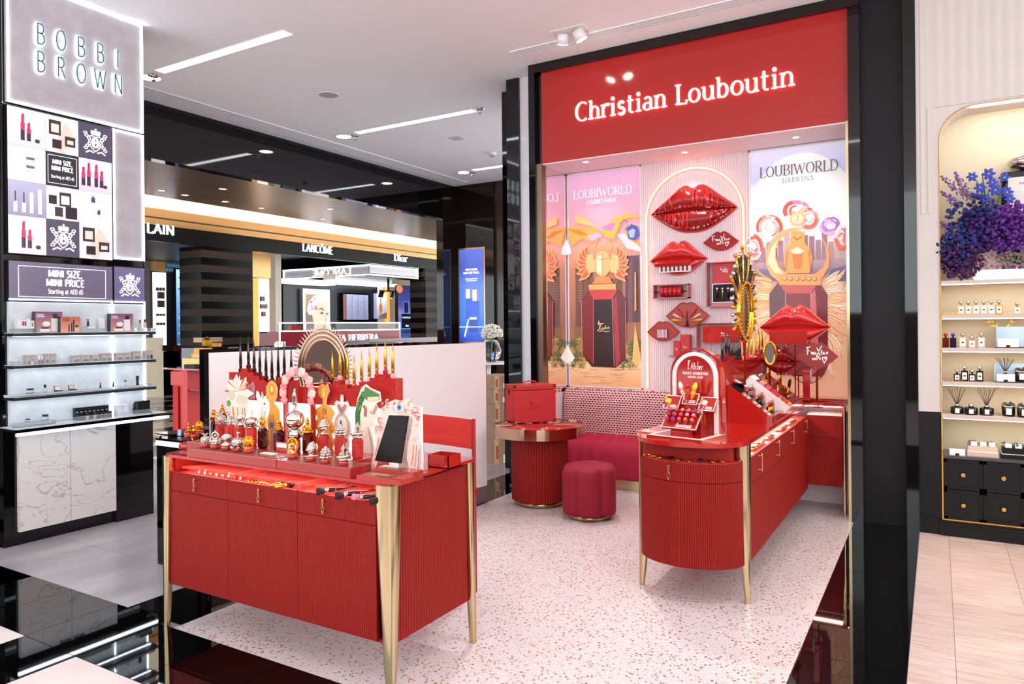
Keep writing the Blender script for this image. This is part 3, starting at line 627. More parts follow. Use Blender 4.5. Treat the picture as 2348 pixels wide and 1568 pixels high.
def cap_mb(kind):
    """figurine stopper, unit width, standing on z=0"""
    mb = MB(); rnd = random.Random(kind)
    if kind == 'pineapple':
        mb.lathe([(.2, 0), (.33, .08), (.38, .3), (.33, .55), (.18, .72), (.05, .76)], 14)
        for i in range(6):
            z = .08 + i * .1; r = .38 * math.sin(PI * (.25 + .6 * z / .8))
            for k in range(9): a = 2 * PI * (k + .5 * (i % 2)) / 9; mb.sph((r * math.cos(a), r * math.sin(a), z), .07, 6)
        for k in range(7): a = 2 * PI * k / 7; mb.tube([(.06 * math.cos(a), .06 * math.sin(a), .72), (.2 * math.cos(a), .2 * math.sin(a), .92), (.33 * math.cos(a), .33 * math.sin(a), .98)], [.06, .05, .005], 5)
        for k in range(8): a = 2 * PI * k / 8; mb.tube([(.2 * math.cos(a), .2 * math.sin(a), .1), (.5 * math.cos(a), .5 * math.sin(a), -.05)], [.09, .01], 5)
    elif kind == 'crown':
        mb.lathe([(.25, 0), (.4, .06), (.25, .16), (.3, .3), (.2, .45)], 14)
        for k in range(9): a = 2 * PI * k / 9; mb.sph((.33 * math.cos(a), .33 * math.sin(a), .24), .09, 7)
        mb.tube([(.24 * math.cos(a), 0, .66 + .24 * math.sin(a)) for a in [2 * PI * k / 14 for k in range(14)]], .07, 7, True); mb.sph((0, 0, .66), .1, 8); mb.sph((0, 0, .98), .08, 8)
        for s in (-1, 1): mb.tube([(s * .3, 0, .1), (s * .45, 0, .3), (s * .3, 0, .5)], .05, 6)
    elif kind == 'bust':
        mb.lathe([(.45, 0), (.4, .12), (.2, .28), (.15, .36)], 14, sy=.7); mb.sph((0, -.02, .58), .26, 12, (.9, 1, 1.15)); mb.sph((0, -.27, .55), .05, 6)
        for k in range(12): a = 2 * PI * k / 12; mb.tube([(.15 * math.cos(a), .1 + .1 * math.sin(a), .85), (.32 * math.cos(a), .08 + .28 * math.sin(a), .7), (.36 * math.cos(a + .4), .1 + .3 * math.sin(a + .4), .45)], [.09, .1, .05], 6)
    elif kind == 'apple':
        mb.lathe([(.1, 0), (.34, .05), (.44, .3), (.36, .56), (.12, .64), (.04, .58)], 18)
        mb.tube([(0, 0, .58), (.03, 0, .8), (-.02, 0, 1.02)], [.045, .04, .05], 7); mb.sph((.1, 0, .95), .09, 8, (1.3, .4, .6))
        for k in range(6): a = 2 * PI * k / 6; mb.sph((.4 * math.cos(a), .4 * math.sin(a), 0), .12, 7, (1.3, 1, .5))
    elif kind == 'scarab':
        mb.sph((0, 0, .45), .22, 12, (.9, .8, 1.5)); mb.sph((0, -.04, .82), .12, 10); mb.lathe([(.32, 0), (.36, .06), (.25, .14)], 12)
        for s in (-1, 1):
            for k in range(6): a = math.radians(-25 + k * 22); mb.tube([(s * .1, 0, .42), (s * (.1 + .2 * math.cos(a)), 0, .42 + .3 * math.sin(a)), (s * (.1 + .36 * math.cos(a)), 0, .42 + .56 * math.sin(a))], [.05, .08, .015], 6)
    elif kind == 'boat':
        for i in range(4): mb.lathe([(.46 - .07 * i, .12 * i), (.5 - .07 * i, .12 * i + .06), (.44 - .07 * i, .12 * i + .12)], 16, sy=.8)
        mb.lathe([(.17, .45), (.14, .62), (.0, .95)], 10, (-.05, 0, 0)); mb.lathe([(.12, .45), (.0, .85)], 8, (.2, 0, 0))
    elif kind == 'pagoda':
        for i in range(3): mb.lathe([(.48 - .13 * i, .24 * i), (.4 - .13 * i, .24 * i + .04), (.26 - .08 * i, .24 * i + .14), (.22 - .07 * i, .24 * i + .24)], 12)
        mb.lathe([(.1, .7), (.06, .85), (0, 1.1)], 8)
        for k in range(6): a = 2 * PI * k / 6; mb.tube([(.4 * math.cos(a), .4 * math.sin(a), .02), (.52 * math.cos(a), .52 * math.sin(a), .12)], [.05, .01], 5)
    elif kind == 'figure':
        mb.lathe([(.4, 0), (.42, .1), (.3, .22)], 14); mb.sph((0, 0, .36), .24, 10, (1, .8, 1.1)); mb.sph((0, 0, .7), .15, 10); mb.lathe([(.12, .8), (.1, .9), (0, 1.1)], 8)
        for s in (-1, 1): mb.tube([(s * .2, 0, .45), (s * .4, -.1, .3), (s * .2, -.22, .2)], [.08, .07, .06], 7)
    elif kind == 'turban':
        mb.lathe([(.3, 0), (.2, .1), (.16, .2)], 12); mb.sph((0, -.05, .4), .24, 12, (1, 1.05, 1.15)); mb.sph((0, -.3, .38), .05, 6)
        for i in range(5): r = .34 - .05 * i; mb.tube([(r * math.cos(a), r * math.sin(a), .55 + .1 * i + .08 * math.cos(a)) for a in [2 * PI * k / 14 for k in range(14)]], .09, 7, True)
        mb.sph((.3, -.1, .05), .28, 10, (1, .5, .25)); mb.sph((-.25, -.1, 0), .26, 10, (1.3, .5, .2))
    elif kind == 'rose':
        for i, (r, z, n) in enumerate(((.34, .12, 7), (.28, .34, 6), (.3, .55, 6), (.16, .72, 4))):
            for k in range(n): a = 2 * PI * (k + .4 * i) / n; mb.sph((r * math.cos(a), r * math.sin(a), z), .17, 8, (1, 1, .75))
        mb.sph((0, 0, .5), .3, 10); mb.sph((0, 0, .85), .15, 8)
    elif kind == 'crystal':
        mb.lathe([(.2, .1), (.21, .8), (0, 1.12)], 6, smooth=False); mb.lathe([(.12, .1), (.12, .5), (0, .7)], 6, (.24, .05, 0), False); mb.lathe([(.1, .1), (.1, .4), (0, .58)], 6, (-.24, .06, 0), False)
        mb.tube([(.45 * math.cos(a), .4 * math.sin(a), .1 + .04 * a) for a in [k * .5 for k in range(15)]], .1, 7); mb.lathe([(.36, 0), (.4, .1), (.3, .16)], 12)
        mb.tube([(.35, -.3, .1), (.6, -.35, .05), (.72, -.3, .2)], [.09, .07, .05], 6)
    elif kind == 'cat':
        mb.sph((0, 0, .3), .26, 10, (1, .9, 1.15)); mb.sph((0, -.05, .68), .19, 10)
        for s in (-1, 1): mb.lathe([(.07, .8), (0, 1.0)], 6, (s * .11, -.03, 0)); mb.tube([(s * .12, -.2, .3), (s * .12, -.24, 0)], .06, 6)
    elif kind == 'oval':
        mb.tube([(.36 * math.cos(a), 0, .55 + .52 * math.sin(a)) for a in [2 * PI * k / 20 for k in range(20)]], .08, 7, True); mb.lathe([(.25, 0), (.3, .06), (.2, .14)], 12)
        mb.sph((0, 0, .55), .24, 10, (.8, .5, 1.4)); mb.sph((0, -.05, .9), .1, 8)
    return mb
CAPMESH = {}
def cap_obj(kind, m, parent, z, w, name='stopper'):
    key = (kind, m.name)
    if key not in CAPMESH: CAPMESH[key] = cap_mb(kind).mesh('stopper', m)
    o = bpy.data.objects.new(name, CAPMESH[key]); COL.objects.link(o); o.parent = parent; o.location = (0, 0, z); o.scale = (w, w, w); return o
# ================================================================ left red counter
CL = (-2.81, 2.735)
def L(x, y): return x - CL[0], y - CL[1]
t = thing('display_counter', 'red fluted cosmetics counter on tall pale gold legs in the foreground', 'counter', (*CL, 0))
X0, X1, Y0, Y1 = -3.6 - CL[0], -2.02 - CL[0], 2.37 - CL[1], 3.06 - CL[1]
def rrect(x0, x1, y0, y1, r, n=5):
    o = []
    for cx, cy, a0 in ((x1 - r, y0 + r, -90), (x1 - r, y1 - r, 0), (x0 + r, y1 - r, 90), (x0 + r, y0 + r, 180)): o += arc(cx, cy, r, r, a0, a0 + 90, n)
    return o
MB().prismz(rrect(X0, X1, Y0, Y1, .06), .916, .93).build('worktop', RED, t, .004)
yf = Y0 + .026
xs = [-3.585, -3.096, -2.6, -2.115]
for i in range(3):
    a, b_ = xs[i] - CL[0] + .0015, xs[i + 1] - CL[0] - .0015
    dr = flutes(a, b_, .7335, .834, yf, .0115, .003).build('drawer', REDF, t)
    handle(dr, (a + b_) / 2 - (.06 if i == 2 else .0), yf - .004, .784, .07)
    flutes(a, b_, .228, .7305, yf, .0115, .003).build('door', REDF, t)
sd = flutes(-.3, .3, .218, .9, 0, .0187, .0055)
sd.v = [(X1 - .03 - y, x + (Y0 + Y1) / 2, z) for x, y, z in sd.v]; sd.f = [f[::-1] for f in sd.f]
sd.build('side_panel', REDF, t)
MB().box(X0 + .02, X0 + .034, Y0 + .05, Y1 - .03, .218, .9).build('side_panel', REDM, t)
MB().box(X0 + .03, X1 - .045, Y1 - .04, Y1 - .026, .218, .9).build('back_panel', REDM, t)
MB().box(X0 + .03, X1 - .045, yf + .015, Y1 - .03, .218, .232).build('bottom_panel', REDM, t)
for sx, sy, cx, cy in ((1, -1, X1 + .005, Y0), (-1, -1, X0 - .005, Y0), (1, 1, X1 - .0, Y1 - .02), (-1, 1, X0 + .02, Y1 - .02)):
    rleg(MB(), cx, cy, .1 if sy < 0 and sx > 0 else .055, .03, .916, sx, sy).build('leg', GOLD, t)
TRAY = mat('red_tray', 'd8483f', .35)
tr = MB().box(X0 + .06, X1 - .1, yf + .014, yf + .36, .808, .826).build('tray', TRAY, t)
dv = MB(); x = X0 + .08; k = 0
while x < X1 - .12:
    if k % 9 in (7, 8): x += .022; k += 1; continue
    dv.at((x, yf + .2, .826), rx=-.12).box(-.003, .003, -.16, .16, 0, .012).no(); x += .022; k += 1
dv.build('tray_rib', TRAY, tr)
for xx in (-3.09, -2.62): MB().box(xx - CL[0] - .004, xx - CL[0] + .004, yf + .014, yf + .34, .826, .86).build('divider', TRAY, tr)
MB().box(X0 + .1, X1 - .12, Y0 + .075, Y0 + .1, .906, .915).build('light_strip', mat('tray_light', 'fff0e0', .5, emit=16, ecol='ffe4d8'), t)
# things lying in the tray
ty = yf + CL[1]
def lay(name, label, cat, x, y, z, rz, group=None): return thing(name, label, cat, (x, y, z), rz, group)
cols8 = ['c86a78', 'd88a80', 'b85a68', 'e09a88', 'c87070', 'd07a78', 'b86068', 'd89088']
for i in range(8):
    p = onz(445 + i * 13.6 + 8, 1090 + i * 1.7, .838)
    o = lay('jewelled_lip_charm', '%s jewelled lipstick tube from the left in the counter tray' % ORD[i], 'lipstick', p.x, p.y, .837, .75, 'jewelled lipsticks in the tray')
    MB().at((0, 0, 0), rx=-PI / 2 + .15).lathe([(.008, -.03), (.0095, 0), (.0095, .03)], 10).build('tube', mat('lip_tube_%d' % i, cols8[i], .25, .5), o)
    MB().at((0, .032, .006), rx=.9).tube([(.009 * math.cos(a), .009 * math.sin(a), 0) for a in [2 * PI * k / 12 for k in range(12)]], .0022, 6, True).build('ring', YGOLD, o)
for i in range(6):
    p = onz(568 + i * 8, 1107 + i * 1.3, .838); o = lay('gold_lip_charm', '%s small gold charm from the left beside the black tipped tubes' % ORD[i], 'charm', p.x, p.y, .836, .5 + i * .2, 'gold charms in the tray')
    MB().at(rx=-PI / 2 + .1).lathe([(.004, -.02), (.007, -.01), (.003, 0), (.007, .015), (.002, .024)], 8).build('charm_body', YGOLD, o)
for i, (px, py) in enumerate(((640, 1116), (652, 1119))):
    p = onz(px, py, .838); o = lay('lip_pencil', ('left' if i == 0 else 'right') + ' gold tube with black domed tip in the tray', 'lipstick', p.x, p.y, .84, -.75, 'gold tubes with black tips')
    MB().at(rx=-PI / 2 + .1).lathe([(.008, -.05), (.011, -.02), (.011, .01)], 12).build('tube', YGOLD, o); MB().at((0, .012, 0.001), rx=-PI / 2 + .1).lathe([(.013, 0), (.014, .015), (.007, .03)], 12).build('tip', BLKS, o)
def brush(px, py, label, head, hl, rz, r=.017):
    p = onz(px, py, .843); o = lay('makeup_brush', label, 'brush', p.x, p.y, .846, rz, 'makeup brushes in the tray')
    MB().at(rx=-PI / 2 + .1).lathe([(.009, .025), (.012, .04), (.006, .1), (.002, hl)], 12).build('brush_handle', mat('brush_black', '1c1418', .1), o)
    MB().at(rx=-PI / 2 + .1).lathe([(.01, .012), (.0115, .03)], 12).build('ferrule', SILV, o)
    b_ = MB().at(rx=-PI / 2 + .1)
    if head == 'fl':
        b_.no()
        for k in range(9): b_.sph((.012 * math.cos(k * .8), -.008 + .01 * math.sin(k * .8), .004 * (k % 3)), .009, 7)
        b_.build('bristle_head', mat('flower_pink', 'e87a9a', .6), o)
    else: b_.lathe([(r, -.025), (r * 1.08, -.005), (.01, .014)], 14).build('bristle_head', mat('bristle', '241c1c', .8), o)
brush(735, 1131, 'black brush with flat head, leftmost of the tray brushes', 'f', .16, -.9)
brush(778, 1140, 'black brush with angled head in the middle of the tray brushes', 'f', .16, -.85)
brush(815, 1146, 'brush with pink flower shaped head in the tray', 'fl', .13, -1.0)
brush(856, 1153, 'short black brush at the right end of the tray', 'f', .1, -.8, .014)
for i, (px, py) in enumerate(((700, 1110), (745, 1118), (765, 1118), (585, 1095))):
    p = onz(px, py, .84); o = tag(MB().at((p.x, p.y, .842), rx=-PI / 2 + .06, rz=-1.05 + .05 * i).lathe([(.003, -.07), (.005, -.05), (.005, .05), (.002, .07)], 8).build('eyeliner_pencil', BLKS if i < 1 else mat('plum', '6a2a30', .2)), '%s thin eyeliner pencil from the left lying in the tray' % ORD[(1, 2, 3, 0)[i]], 'pencil', 'pencils in the tray')
# ---------------------------------------------------------------- goods on the left counter
ZT = .93
RIS = mat('riser_red', 'a02a24', .18, coat=.4)
def at(px, py, z): return onz(px, py, z)
a = at(438, 1034, .974); b_ = at(625, 1060, .974); c = at(790, 1080.5, .974)
yr = 2.372
for i, (x0, x1, lab) in enumerate(((a.x, b_.x - .003, 'long low red riser under the left row of small figurine perfumes'), (b_.x, c.x, 'low red riser under the right row of small figurine perfumes'))):
    o = thing('display_riser', lab, 'riser', ((x0 + x1) / 2, yr + .07, ZT)); h = (x1 - x0) / 2
    MB().box(-h, h, -.07, .07, 0, .044).build('riser_block', RIS, o, .002); MB().box(-h + .012, h - .012, -.06, .06, .044, .0455).build('top_inlay', mat('inlay_brown', '8a4a40', .3), o)
t2a, t2b = at(476, 1010, .976).x, at(900, 1060, ZT).x
o = thing('display_riser', 'taller red riser step carrying the large perfume flasks', 'riser', ((t2a + t2b) / 2, 2.62, ZT)); h = (t2b - t2a) / 2
MB().box(-h, h, -.105, .13, 0, .046).build('riser_block', RIS, o, .002)
ZR = ZT + .046
p = at(622, 1052, .975)
o = thing('lit_sign', 'small red plaque with glowing white lettering among the perfumes', 'sign', (p.x, 2.50, .9756))
MB().box(-.075, .075, 0, .012, 0, .055).build('plaque', RED, o)
text(MB(), 'LOUBIWORLD', 0, .03, .018, width=.13, thick=.2, thin=.1, y0=-.002, y1=0).build('lettering', mat('sign_glow', 'ffffff', .5, emit=2.5), o); text(MB(), 'EYES', .03, .006, .014, thick=.2, thin=.1, y0=-.002, y1=0).build('lettering', MATS['sign_glow'], o)
tag(MB().at((at(612, 1046, .976).x, 2.455, .976)).box(-.045, .045, -.018, .018, 0, .004).build('info_card', mat('card_cream', 'e8d8c8', .5)), 'narrow cream card lying before the lit plaque', 'card')
# small figurine perfumes on the front riser
minis = [(468, 1034.4, 'pineapple', CAPS, 1000, 'silver pineapple'), (491, 1036.8, 'crown', CAPS, 995, 'silver ring and crown'), (516, 1039.6, 'bust', CAPS, 1000, 'silver curly haired bust'), (542, 1042.7, 'apple', CAPS, 997, 'silver apple'), (567, 1045.8, 'scarab', CAPG, 1003, 'gold winged scarab'),
         (668, 1058, 'oval', CAPG, 1013, 'gold oval framed figure'), (711, 1063, 'turban', CAPS, 1020, 'silver turbaned head'), (744, 1068, 'rose', CAPS, 1027, 'silver flower posy'), (785, 1072, 'crystal', CAPS, 1026, 'silver crystal and snake')]
def mini(px, py, kind, m, pyt, lab, z, sc=1.0, where='on the front riser'):
    p = at(px, py - 2, z); o = thing('miniature_perfume', 'miniature perfume with %s stopper and red base %s' % (lab, where), 'perfume', (p.x, p.y, z), .5, 'miniature perfumes')
    w_ = 23 * mpp(p) * sc; MB().lathe([(w_ * .46, 0), (w_ * .5, .003), (w_ * .5, .02), (w_ * .42, .023)], 16).build('base', RED, o)
    hz = ztop(p, pyt) - z - .022; s = cap_obj(kind, m, o, .022, hz / .98)
for q in minis: mini(*q[:6], .9756)
dk = thing('round_tray', 'round red tray with gold miniatures at the left end of the counter', 'tray', (*at(440, 1022, .955)[:2], ZT)); MB().lathe([(.075, 0), (.075, .022), (.07, .026), (.066, .022)], 28).build('tray_body', RED, dk)
for px, py, kd, lab in ((430, 1011, 'pagoda', 'gold pagoda'), (443, 1012, 'cat', 'gold seated cat'), (455, 1005, 'scarab', 'gold feather fan')): mini(px, py, kd, CAPG, py - 34, lab, .955, .8, 'on the round tray')
# large flasks
big = [(503, 1013, 978, 949, 25, 'pineapple', CAPS, PINKJ, 'pink red flask with silver pineapple stopper'), (526, 1015, 980, 950, 24, 'crown', CAPS, PINKJ, 'pink red flask with silver crowned stopper'), (549, 1020, 982, 954, 24, 'bust', CAPS, PINKJ, 'pink red flask with silver bust stopper'), (575, 1025, 985, 949, 25, 'apple', CAPS, PINKJ, 'pink red flask with silver apple stopper'),
       (600, 1032, 987, 960, 25, 'scarab', CAPG, DARKJ, 'dark red flask with gold winged scarab stopper'), (637, 1037, 991, 962, 26, 'boat', CAPG, DARKJ, 'dark red flask with gold tiered boat stopper'), (703, 1041, 998, 963, 26, 'figure', CAPG, AMBJ, 'dark amber flask with gold seated figure stopper'),
       (740, 1042, 1000, 967, 27, 'turban', CAPS, PINKJ, 'red flask with silver turbaned head stopper'), (777, 1047, 1004, 975, 26, 'rose', CAPS, PINKJ, 'red flask with silver flower stopper'), (817, 1053, 1008, 975, 27, 'crystal', CAPS, PINKJ, 'red flask with silver crystal stopper')]
SCR = [(-.3, .1), (-.24, .3), (-.2, .1), (-.28, .0), (-.1, .12), (-.05, .0), (0, .14), (.05, .02), (.12, .12), (.2, .3), (.22, .05), (.34, .1)]
def flask(px, pb, pt, pc, wpx, kind, cm, jm, lab, z=ZR, name='perfume_flask', group='figurine perfume flasks'):
    p = at(px, pb, z); p = Vector((p.x, max(p.y, 2.53), z)); s = mpp(p); o = thing(name, lab, 'perfume', p, 0, group)
    h = ztop(p, pt) - z; w_ = wpx * s; bottle_mb(w_, h).build('flask', jm, o)
    b_ = MB()
    strip_ = lambda q: b_.add(*strip(b_, q, lambda x, y: .0007, -w_ * .405, -w_ * .4, lambda v: (v[0] * w_ * .9, v[2], h * .55 + v[1] * w_ * .5)))
    strip_(SCR); b_.build('script_logo', YGOLD, o)
    MB().cyl((0, 0, h), w_ * .33, .004, 12).build('collar', cm, o); cap_obj(kind, cm, o, h + .003, (ztop(p, pc) - z - h) / 1.05)
for q in big: flask(*q)
flask(489, 1008, 972, 943, 17, 'cat', CAPG, mat('brown_glass', '1c0806', .05), 'narrow brown flask with gold cat stopper at the back left', ZR, group='brown flasks with gold stoppers')
flask(508, 1002, 955, 930, 22, 'pagoda', CAPG, MATS['brown_glass'], 'brown flask with gold pagoda stopper at the back left', ZR, group='brown flasks with gold stoppers')
# silver ball flask with shoe
p = at(674, 1039, ZR); p.y = max(p.y, 2.54); s = mpp(p); o = thing('ball_flask', 'red flask topped by a large mirror silver ball and upright shoe', 'perfume', (p.x, p.y, ZR))
h = ztop(p, 1010) - ZR; bottle_mb(26 * s, h).build('flask', PINKJ, o); zc = ztop(p, 967) - ZR
MB().lathe([(13 * s, h), (17 * s, h + .012), (12 * s, zc - .045)], 18).build('collar', SILV, o); MB().sph((0, 0, zc), 22 * s, 24).build('ball', mat('mirror_silver', 'e8ded4', .03, 1), o)
zs_ = zc + 21 * s; k_ = ztop(p, 895) - ZR - zs_
sh = MB().tube([(-.006, 0, zs_), (.0, 0, zs_ + k_ * .35), (-.004, 0, zs_ + k_ * .7), (.002, 0, zs_ + k_)], [.006, .011, .009, .004], 8); sh.tube([(.0, 0, zs_ + k_ * .98), (.014, 0, zs_ + k_ * .5), (.016, 0, zs_ + .004)], [.003, .002, .002], 6); sh.build('shoe', SILV, o)
MB().at((-.02, -.01, h + .01), ry=.7).prism([(0, 0), (-.012, -.05), (.012, -.05)], -.002, .002).build('tassel', SILV, o)
# lit white back panel and red stepped stand with nail lacquers
YP = 2.80
bx0, bx1 = ony(530, 900, YP).x, ony(962, 900, YP).x
zl = ony(760, 925, YP).z
o = thing('backlight_box', 'white glowing backlight panel behind the perfumes', 'light panel', ((bx0 + bx1) / 2, YP, ZT)); h = (bx1 - bx0) / 2
pm = MB(); n = 90
for i in range(n): pm.box(-h + 2 * h * i / n, -h + 2 * h * (i + .7) / n, -.004, 0, .0, zl - ZT)
pm.box(-h, h, 0, .02, 0, zl - ZT); pm.build('diffuser', mat('panel_glow', 'fff2ee', .5, emit=.6, ecol='fff0ea'), o)
st = thing('stepped_stand', 'red zigzag stepped stand holding the pointed nail lacquers', 'stand', (0, YP - .012, 0))
blk = [(551, 858.7, 778), (569, 850, 774), (582, 858.6, 784), (595, 867, 788), (609, 876, 792.6), (622.6, 881, 798), (637, 876, 788), (651, 869, 783), (667, 876, 794)]
gld = [(761.5, 882, 805), (778.7, 874.4, 795.6), (796, 884.6, 805), (811, 893, 815), (828, 885.7, 806.7), (846, 877.5, 800.8), (863, 869, 787.8), (883, 860, 778), (900, 869.7, 785.5)]
gc = ['1c1418', 'e8a098', 'c89890', 'd83020', 'd01868', 'e0b0a0', 'd82828', 'c0105a', 'e8a098']
prs = [ony(q[0], q[1], YP - .02) for q in blk + gld]
poly = []
xsb = [ony(540, 850, YP).x] + [(prs[i].x + prs[i + 1].x) / 2 for i in range(8)] + [ony(684, 870, YP).x, ony(745, 870, YP).x] + [(prs[i].x + prs[i + 1].x) / 2 for i in range(9, 17)] + [ony(920, 870, YP).x]
zz = [q.z for q in prs[:9]] + [prs[8].z - .03] + [q.z for q in prs[9:]]
top = []
for i in range(19): top += [(xsb[i], zz[i]), (xsb[i + 1], zz[i])]
zb = zl - .012
sb = MB().prism([(xsb[0], zb)] + top + [(xsb[-1], zb)], -.035, .02); sb.build('stepped_board', RED, st)
MB().box(xsb[0] + .05, xsb[0] + .07, -.01, .035, ZT, zb).build('support', REDM, st); MB().box(xsb[-1] - .07, xsb[-1] - .05, .035, .05, ZT, zb).build('support', REDM, st)
fpts = [(xsb[0] + .02 + .2 * i / 14, prs[2].z - .06 + .012 * math.sin(i * 2.1)) for i in range(15)]
MB().prism([(xsb[0] + .02, zb + .01)] + fpts + [(xsb[0] + .22, zb + .01)], -.037, -.035).build('flower_print', mat('print_mauve', 'b06a78', .3), st)
NG = {}
def lacquer(p, tipz, colr, gold, lab, group, sc=1.0):
    o = thing('nail_lacquer', lab, 'nail polish', p, 0, group); w_ = .026 * sc
    key = 'nail_' + colr; m = mat(key, colr, .05, coat=.7)
    MB().lathe([(w_ * .42, 0), (w_ * .5, .003), (w_ * .5, .016), (w_ * .36, .022), (.006, .024)], 8, smooth=False).build('bottle', m, o)
    hz = tipz - p[2] - .024
    MB().lathe([(a_ * sc, b_) for a_, b_ in ((.007, .024), (.0095, .03), (.007, .036), (.0085, .04), (.009, .024 + hz * .2), (.0055, .024 + hz * .6), (.0005, .024 + hz))], 10).build('spike_cap', YGOLD if gold else mat('cap_black', '120e10', .08, coat=.5), o)
def stepz(x):
    for i in range(19):
        if xsb[i] <= x <= xsb[i + 1]: return zz[i]
for i, q in enumerate(blk): lacquer((prs[i].x, YP - .02, zz[i]), ony(q[0], q[2], YP - .02).z, '5a1014' if i % 2 else '3a0c10', False, 'dark red nail lacquer with tall black spike cap, %s from the left' % ORD[i], 'black spike nail lacquers on the left counter')
for i, q in enumerate(gld): lacquer((prs[9 + i].x, YP - .02, zz[10 + i]), ony(q[0], q[2], YP - .02).z, gc[i], True, 'nail lacquer with tall gold spike cap, %s from the left' % ORD[i], 'gold spike nail lacquers on the left counter')
# oval mirror with spikes
YM = 2.9; c = ony(740, 850, YM); s = mpp(c)
o = thing('oval_mirror', 'oval rose gold mirror with a crown of small spikes', 'mirror', (c.x, YM, ZT), .6)
zc = c.z - ZT; rx, rz = 58 * s, 92 * s
def oring(r1, r2, y0, y1): return [[(r * rx * math.cos(a), y, zc + r * rz * math.sin(a)) for a in [2 * PI * k / 48 for k in range(49)]] for r, y in ((r1, y0), ((r1 + r2) / 2, y1), (r2, y0))]
RG = mat('rose_gold', 'cdb09c', .12, 1.0)
fr = MB()
for a_, b_ in ((1.0, .9), (.9, .78), (.78, .7)): fr.grid(oring(a_, b_, .0, -.02))
fr.grid(oring(1.0, .7, .02, .022)); fr.build('frame', RG, o)
MB().add([(rx * .71 * math.cos(2 * PI * k / 48), -.002, zc + rz * .71 * math.sin(2 * PI * k / 48)) for k in range(48)], [list(range(48))]).build('glass', mat('mirror_glass', 'c8b8a8', .02, 1), o)
sp = MB()
for k in range(64):
    a = 2 * PI * k / 64; ca, sa = math.cos(a), math.sin(a); e = Vector((rx * ca, 0, rz * sa)); d_ = Vector((ca, 0, sa * 1.2)).normalized()
    q = Vector((0, 0, zc)) + e; sp.tube([q - d_ * .004, q + d_ * .012, q + d_ * .03], [.0028, .0046, .0004], 5)
sp.build('spikes', RG, o)
MB().tube([(0, .03, zc - rz * .95), (0, .03, .012)], .008, 8).build('stem', RG, o); MB().lathe([(.07, 0), (.07, .006), (.01, .014)], 20, (0, .03, 0)).build('foot', RG, o)
# printed card standees
def standee(px0, pyt, px1, pyb, z, y, label, draw, name='card_standee', group='printed card standees'):
    """free-standing printed board, outline drawn in unit square then sized from the photo"""
    a = ony(px0, pyb, y); b_ = ony(px1, pyt, y); zz0 = z; W = b_.x - a.x; H = b_.z - a.z
    o = thing(name, label, 'standee', (a.x, y, z), 0, group); off = a.z - z
    U = lambda q: [(u * W, off + v * H) for u, v in q]
    pr = Print(-.0021, .00012); bd = MB()
    outs = draw(pr, U, lambda v: v * W)
    for q in outs: bd.prism(U(q), -.002, .002)
    if off > .003: bd.box(W * .45, W * .55, -.001, .001, 0, off + H * .1)
    bd.box(W * .3, W * .7, -.002, .03, 0, .002)
    bd.build('board', mat('card_white', 'f4e8e0', .5), o); pr.build('artwork', PRN, o); return o
def blob(cx, cy, rx, ry, n=16, j=.15, seed=1, a0=0):
    r = random.Random(seed); return [(cx + rx * (1 + r.uniform(-j, j)) * math.cos(2 * PI * k / n + a0), cy + ry * (1 + r.uniform(-j, j)) * math.sin(2 * PI * k / n + a0)) for k in range(n)]
def star(cx, cy, r1, r2, n, a0=90): return [(cx + (r1 if k % 2 == 0 else r2) * math.cos(math.radians(a0 + 180 * k / n)), cy + (r1 if k % 2 == 0 else r2) * math.sin(math.radians(a0 + 180 * k / n))) for k in range(2 * n)]
def d_medusa(pr, U, w):
    o1 = [(.35, 0), (.3, .35), (.2, .5), (.1, .62), (.16, .8), (.1, .92), (.3, .9), (.42, 1), (.52, .9), (.75, .96), (.72, .8), (1, .72), (.8, .66), (.78, .5), (.72, .35), (.8, .02), (.6, 0)]
    pr.poly(U(o1), 'f0dccb')
    for i in range(9): a = math.radians(20 + i * 20); pr.poly(U([(.48, .74), (.48 + .42 * math.cos(a) - .03, .74 + .24 * math.sin(a) + .01), (.48 + .44 * math.cos(a), .74 + .24 * math.sin(a) - .02)]), ['e0502a', 'e88a5a', 'd43a20', 'f0e0d0'][i % 4])
    pr.poly(U(blob(.25, .68, .13, .08, seed=4)), 'c8c8a8'); pr.poly(U(blob(.16, .55, .07, .05, seed=5)), '5a9a4a'); pr.poly(U(blob(.6, .62, .2, .07, seed=6)), 'd8c8b0')
    for s_ in (.45, .6, .68): pr.line(U([(s_, .5), (s_ + .04, .3), (s_ + .1, .05)]), w(.02), 'b0784a')
    pr.line(U([(.3, .5), (.32, .3), (.28, .2)]), w(.06), 'e09a50')
    return [o1]
def d_cat(pr, U, w):
    o1 = [(.3, 0), (.2, .4), (.25, .6), (0, .85), (.05, 1), (.2, .98), (.4, .78), (.45, .98), (.6, .85), (.8, .9), (.9, .98), (.95, .7), (.85, .5), (.9, 0)]
    pr.poly(U(o1), 'f2e4dc'); pr.ell(*U([(.66, .66)])[0], w(.06), w(.05), '3a2a2a'); pr.poly(U([(.46, .92), (.52, .8), (.58, .84)]), 'e04038'); pr.poly(U([(.88, .92), (.8, .84), (.9, .78)]), 'e04038')
    pr.line(U([(.5, .5), (.4, .2), (.6, .1)]), w(.05), 'd8a8a8'); pr.line(U([(.7, .45), (.6, .25)]), w(.05), 'c09090'); return [o1]
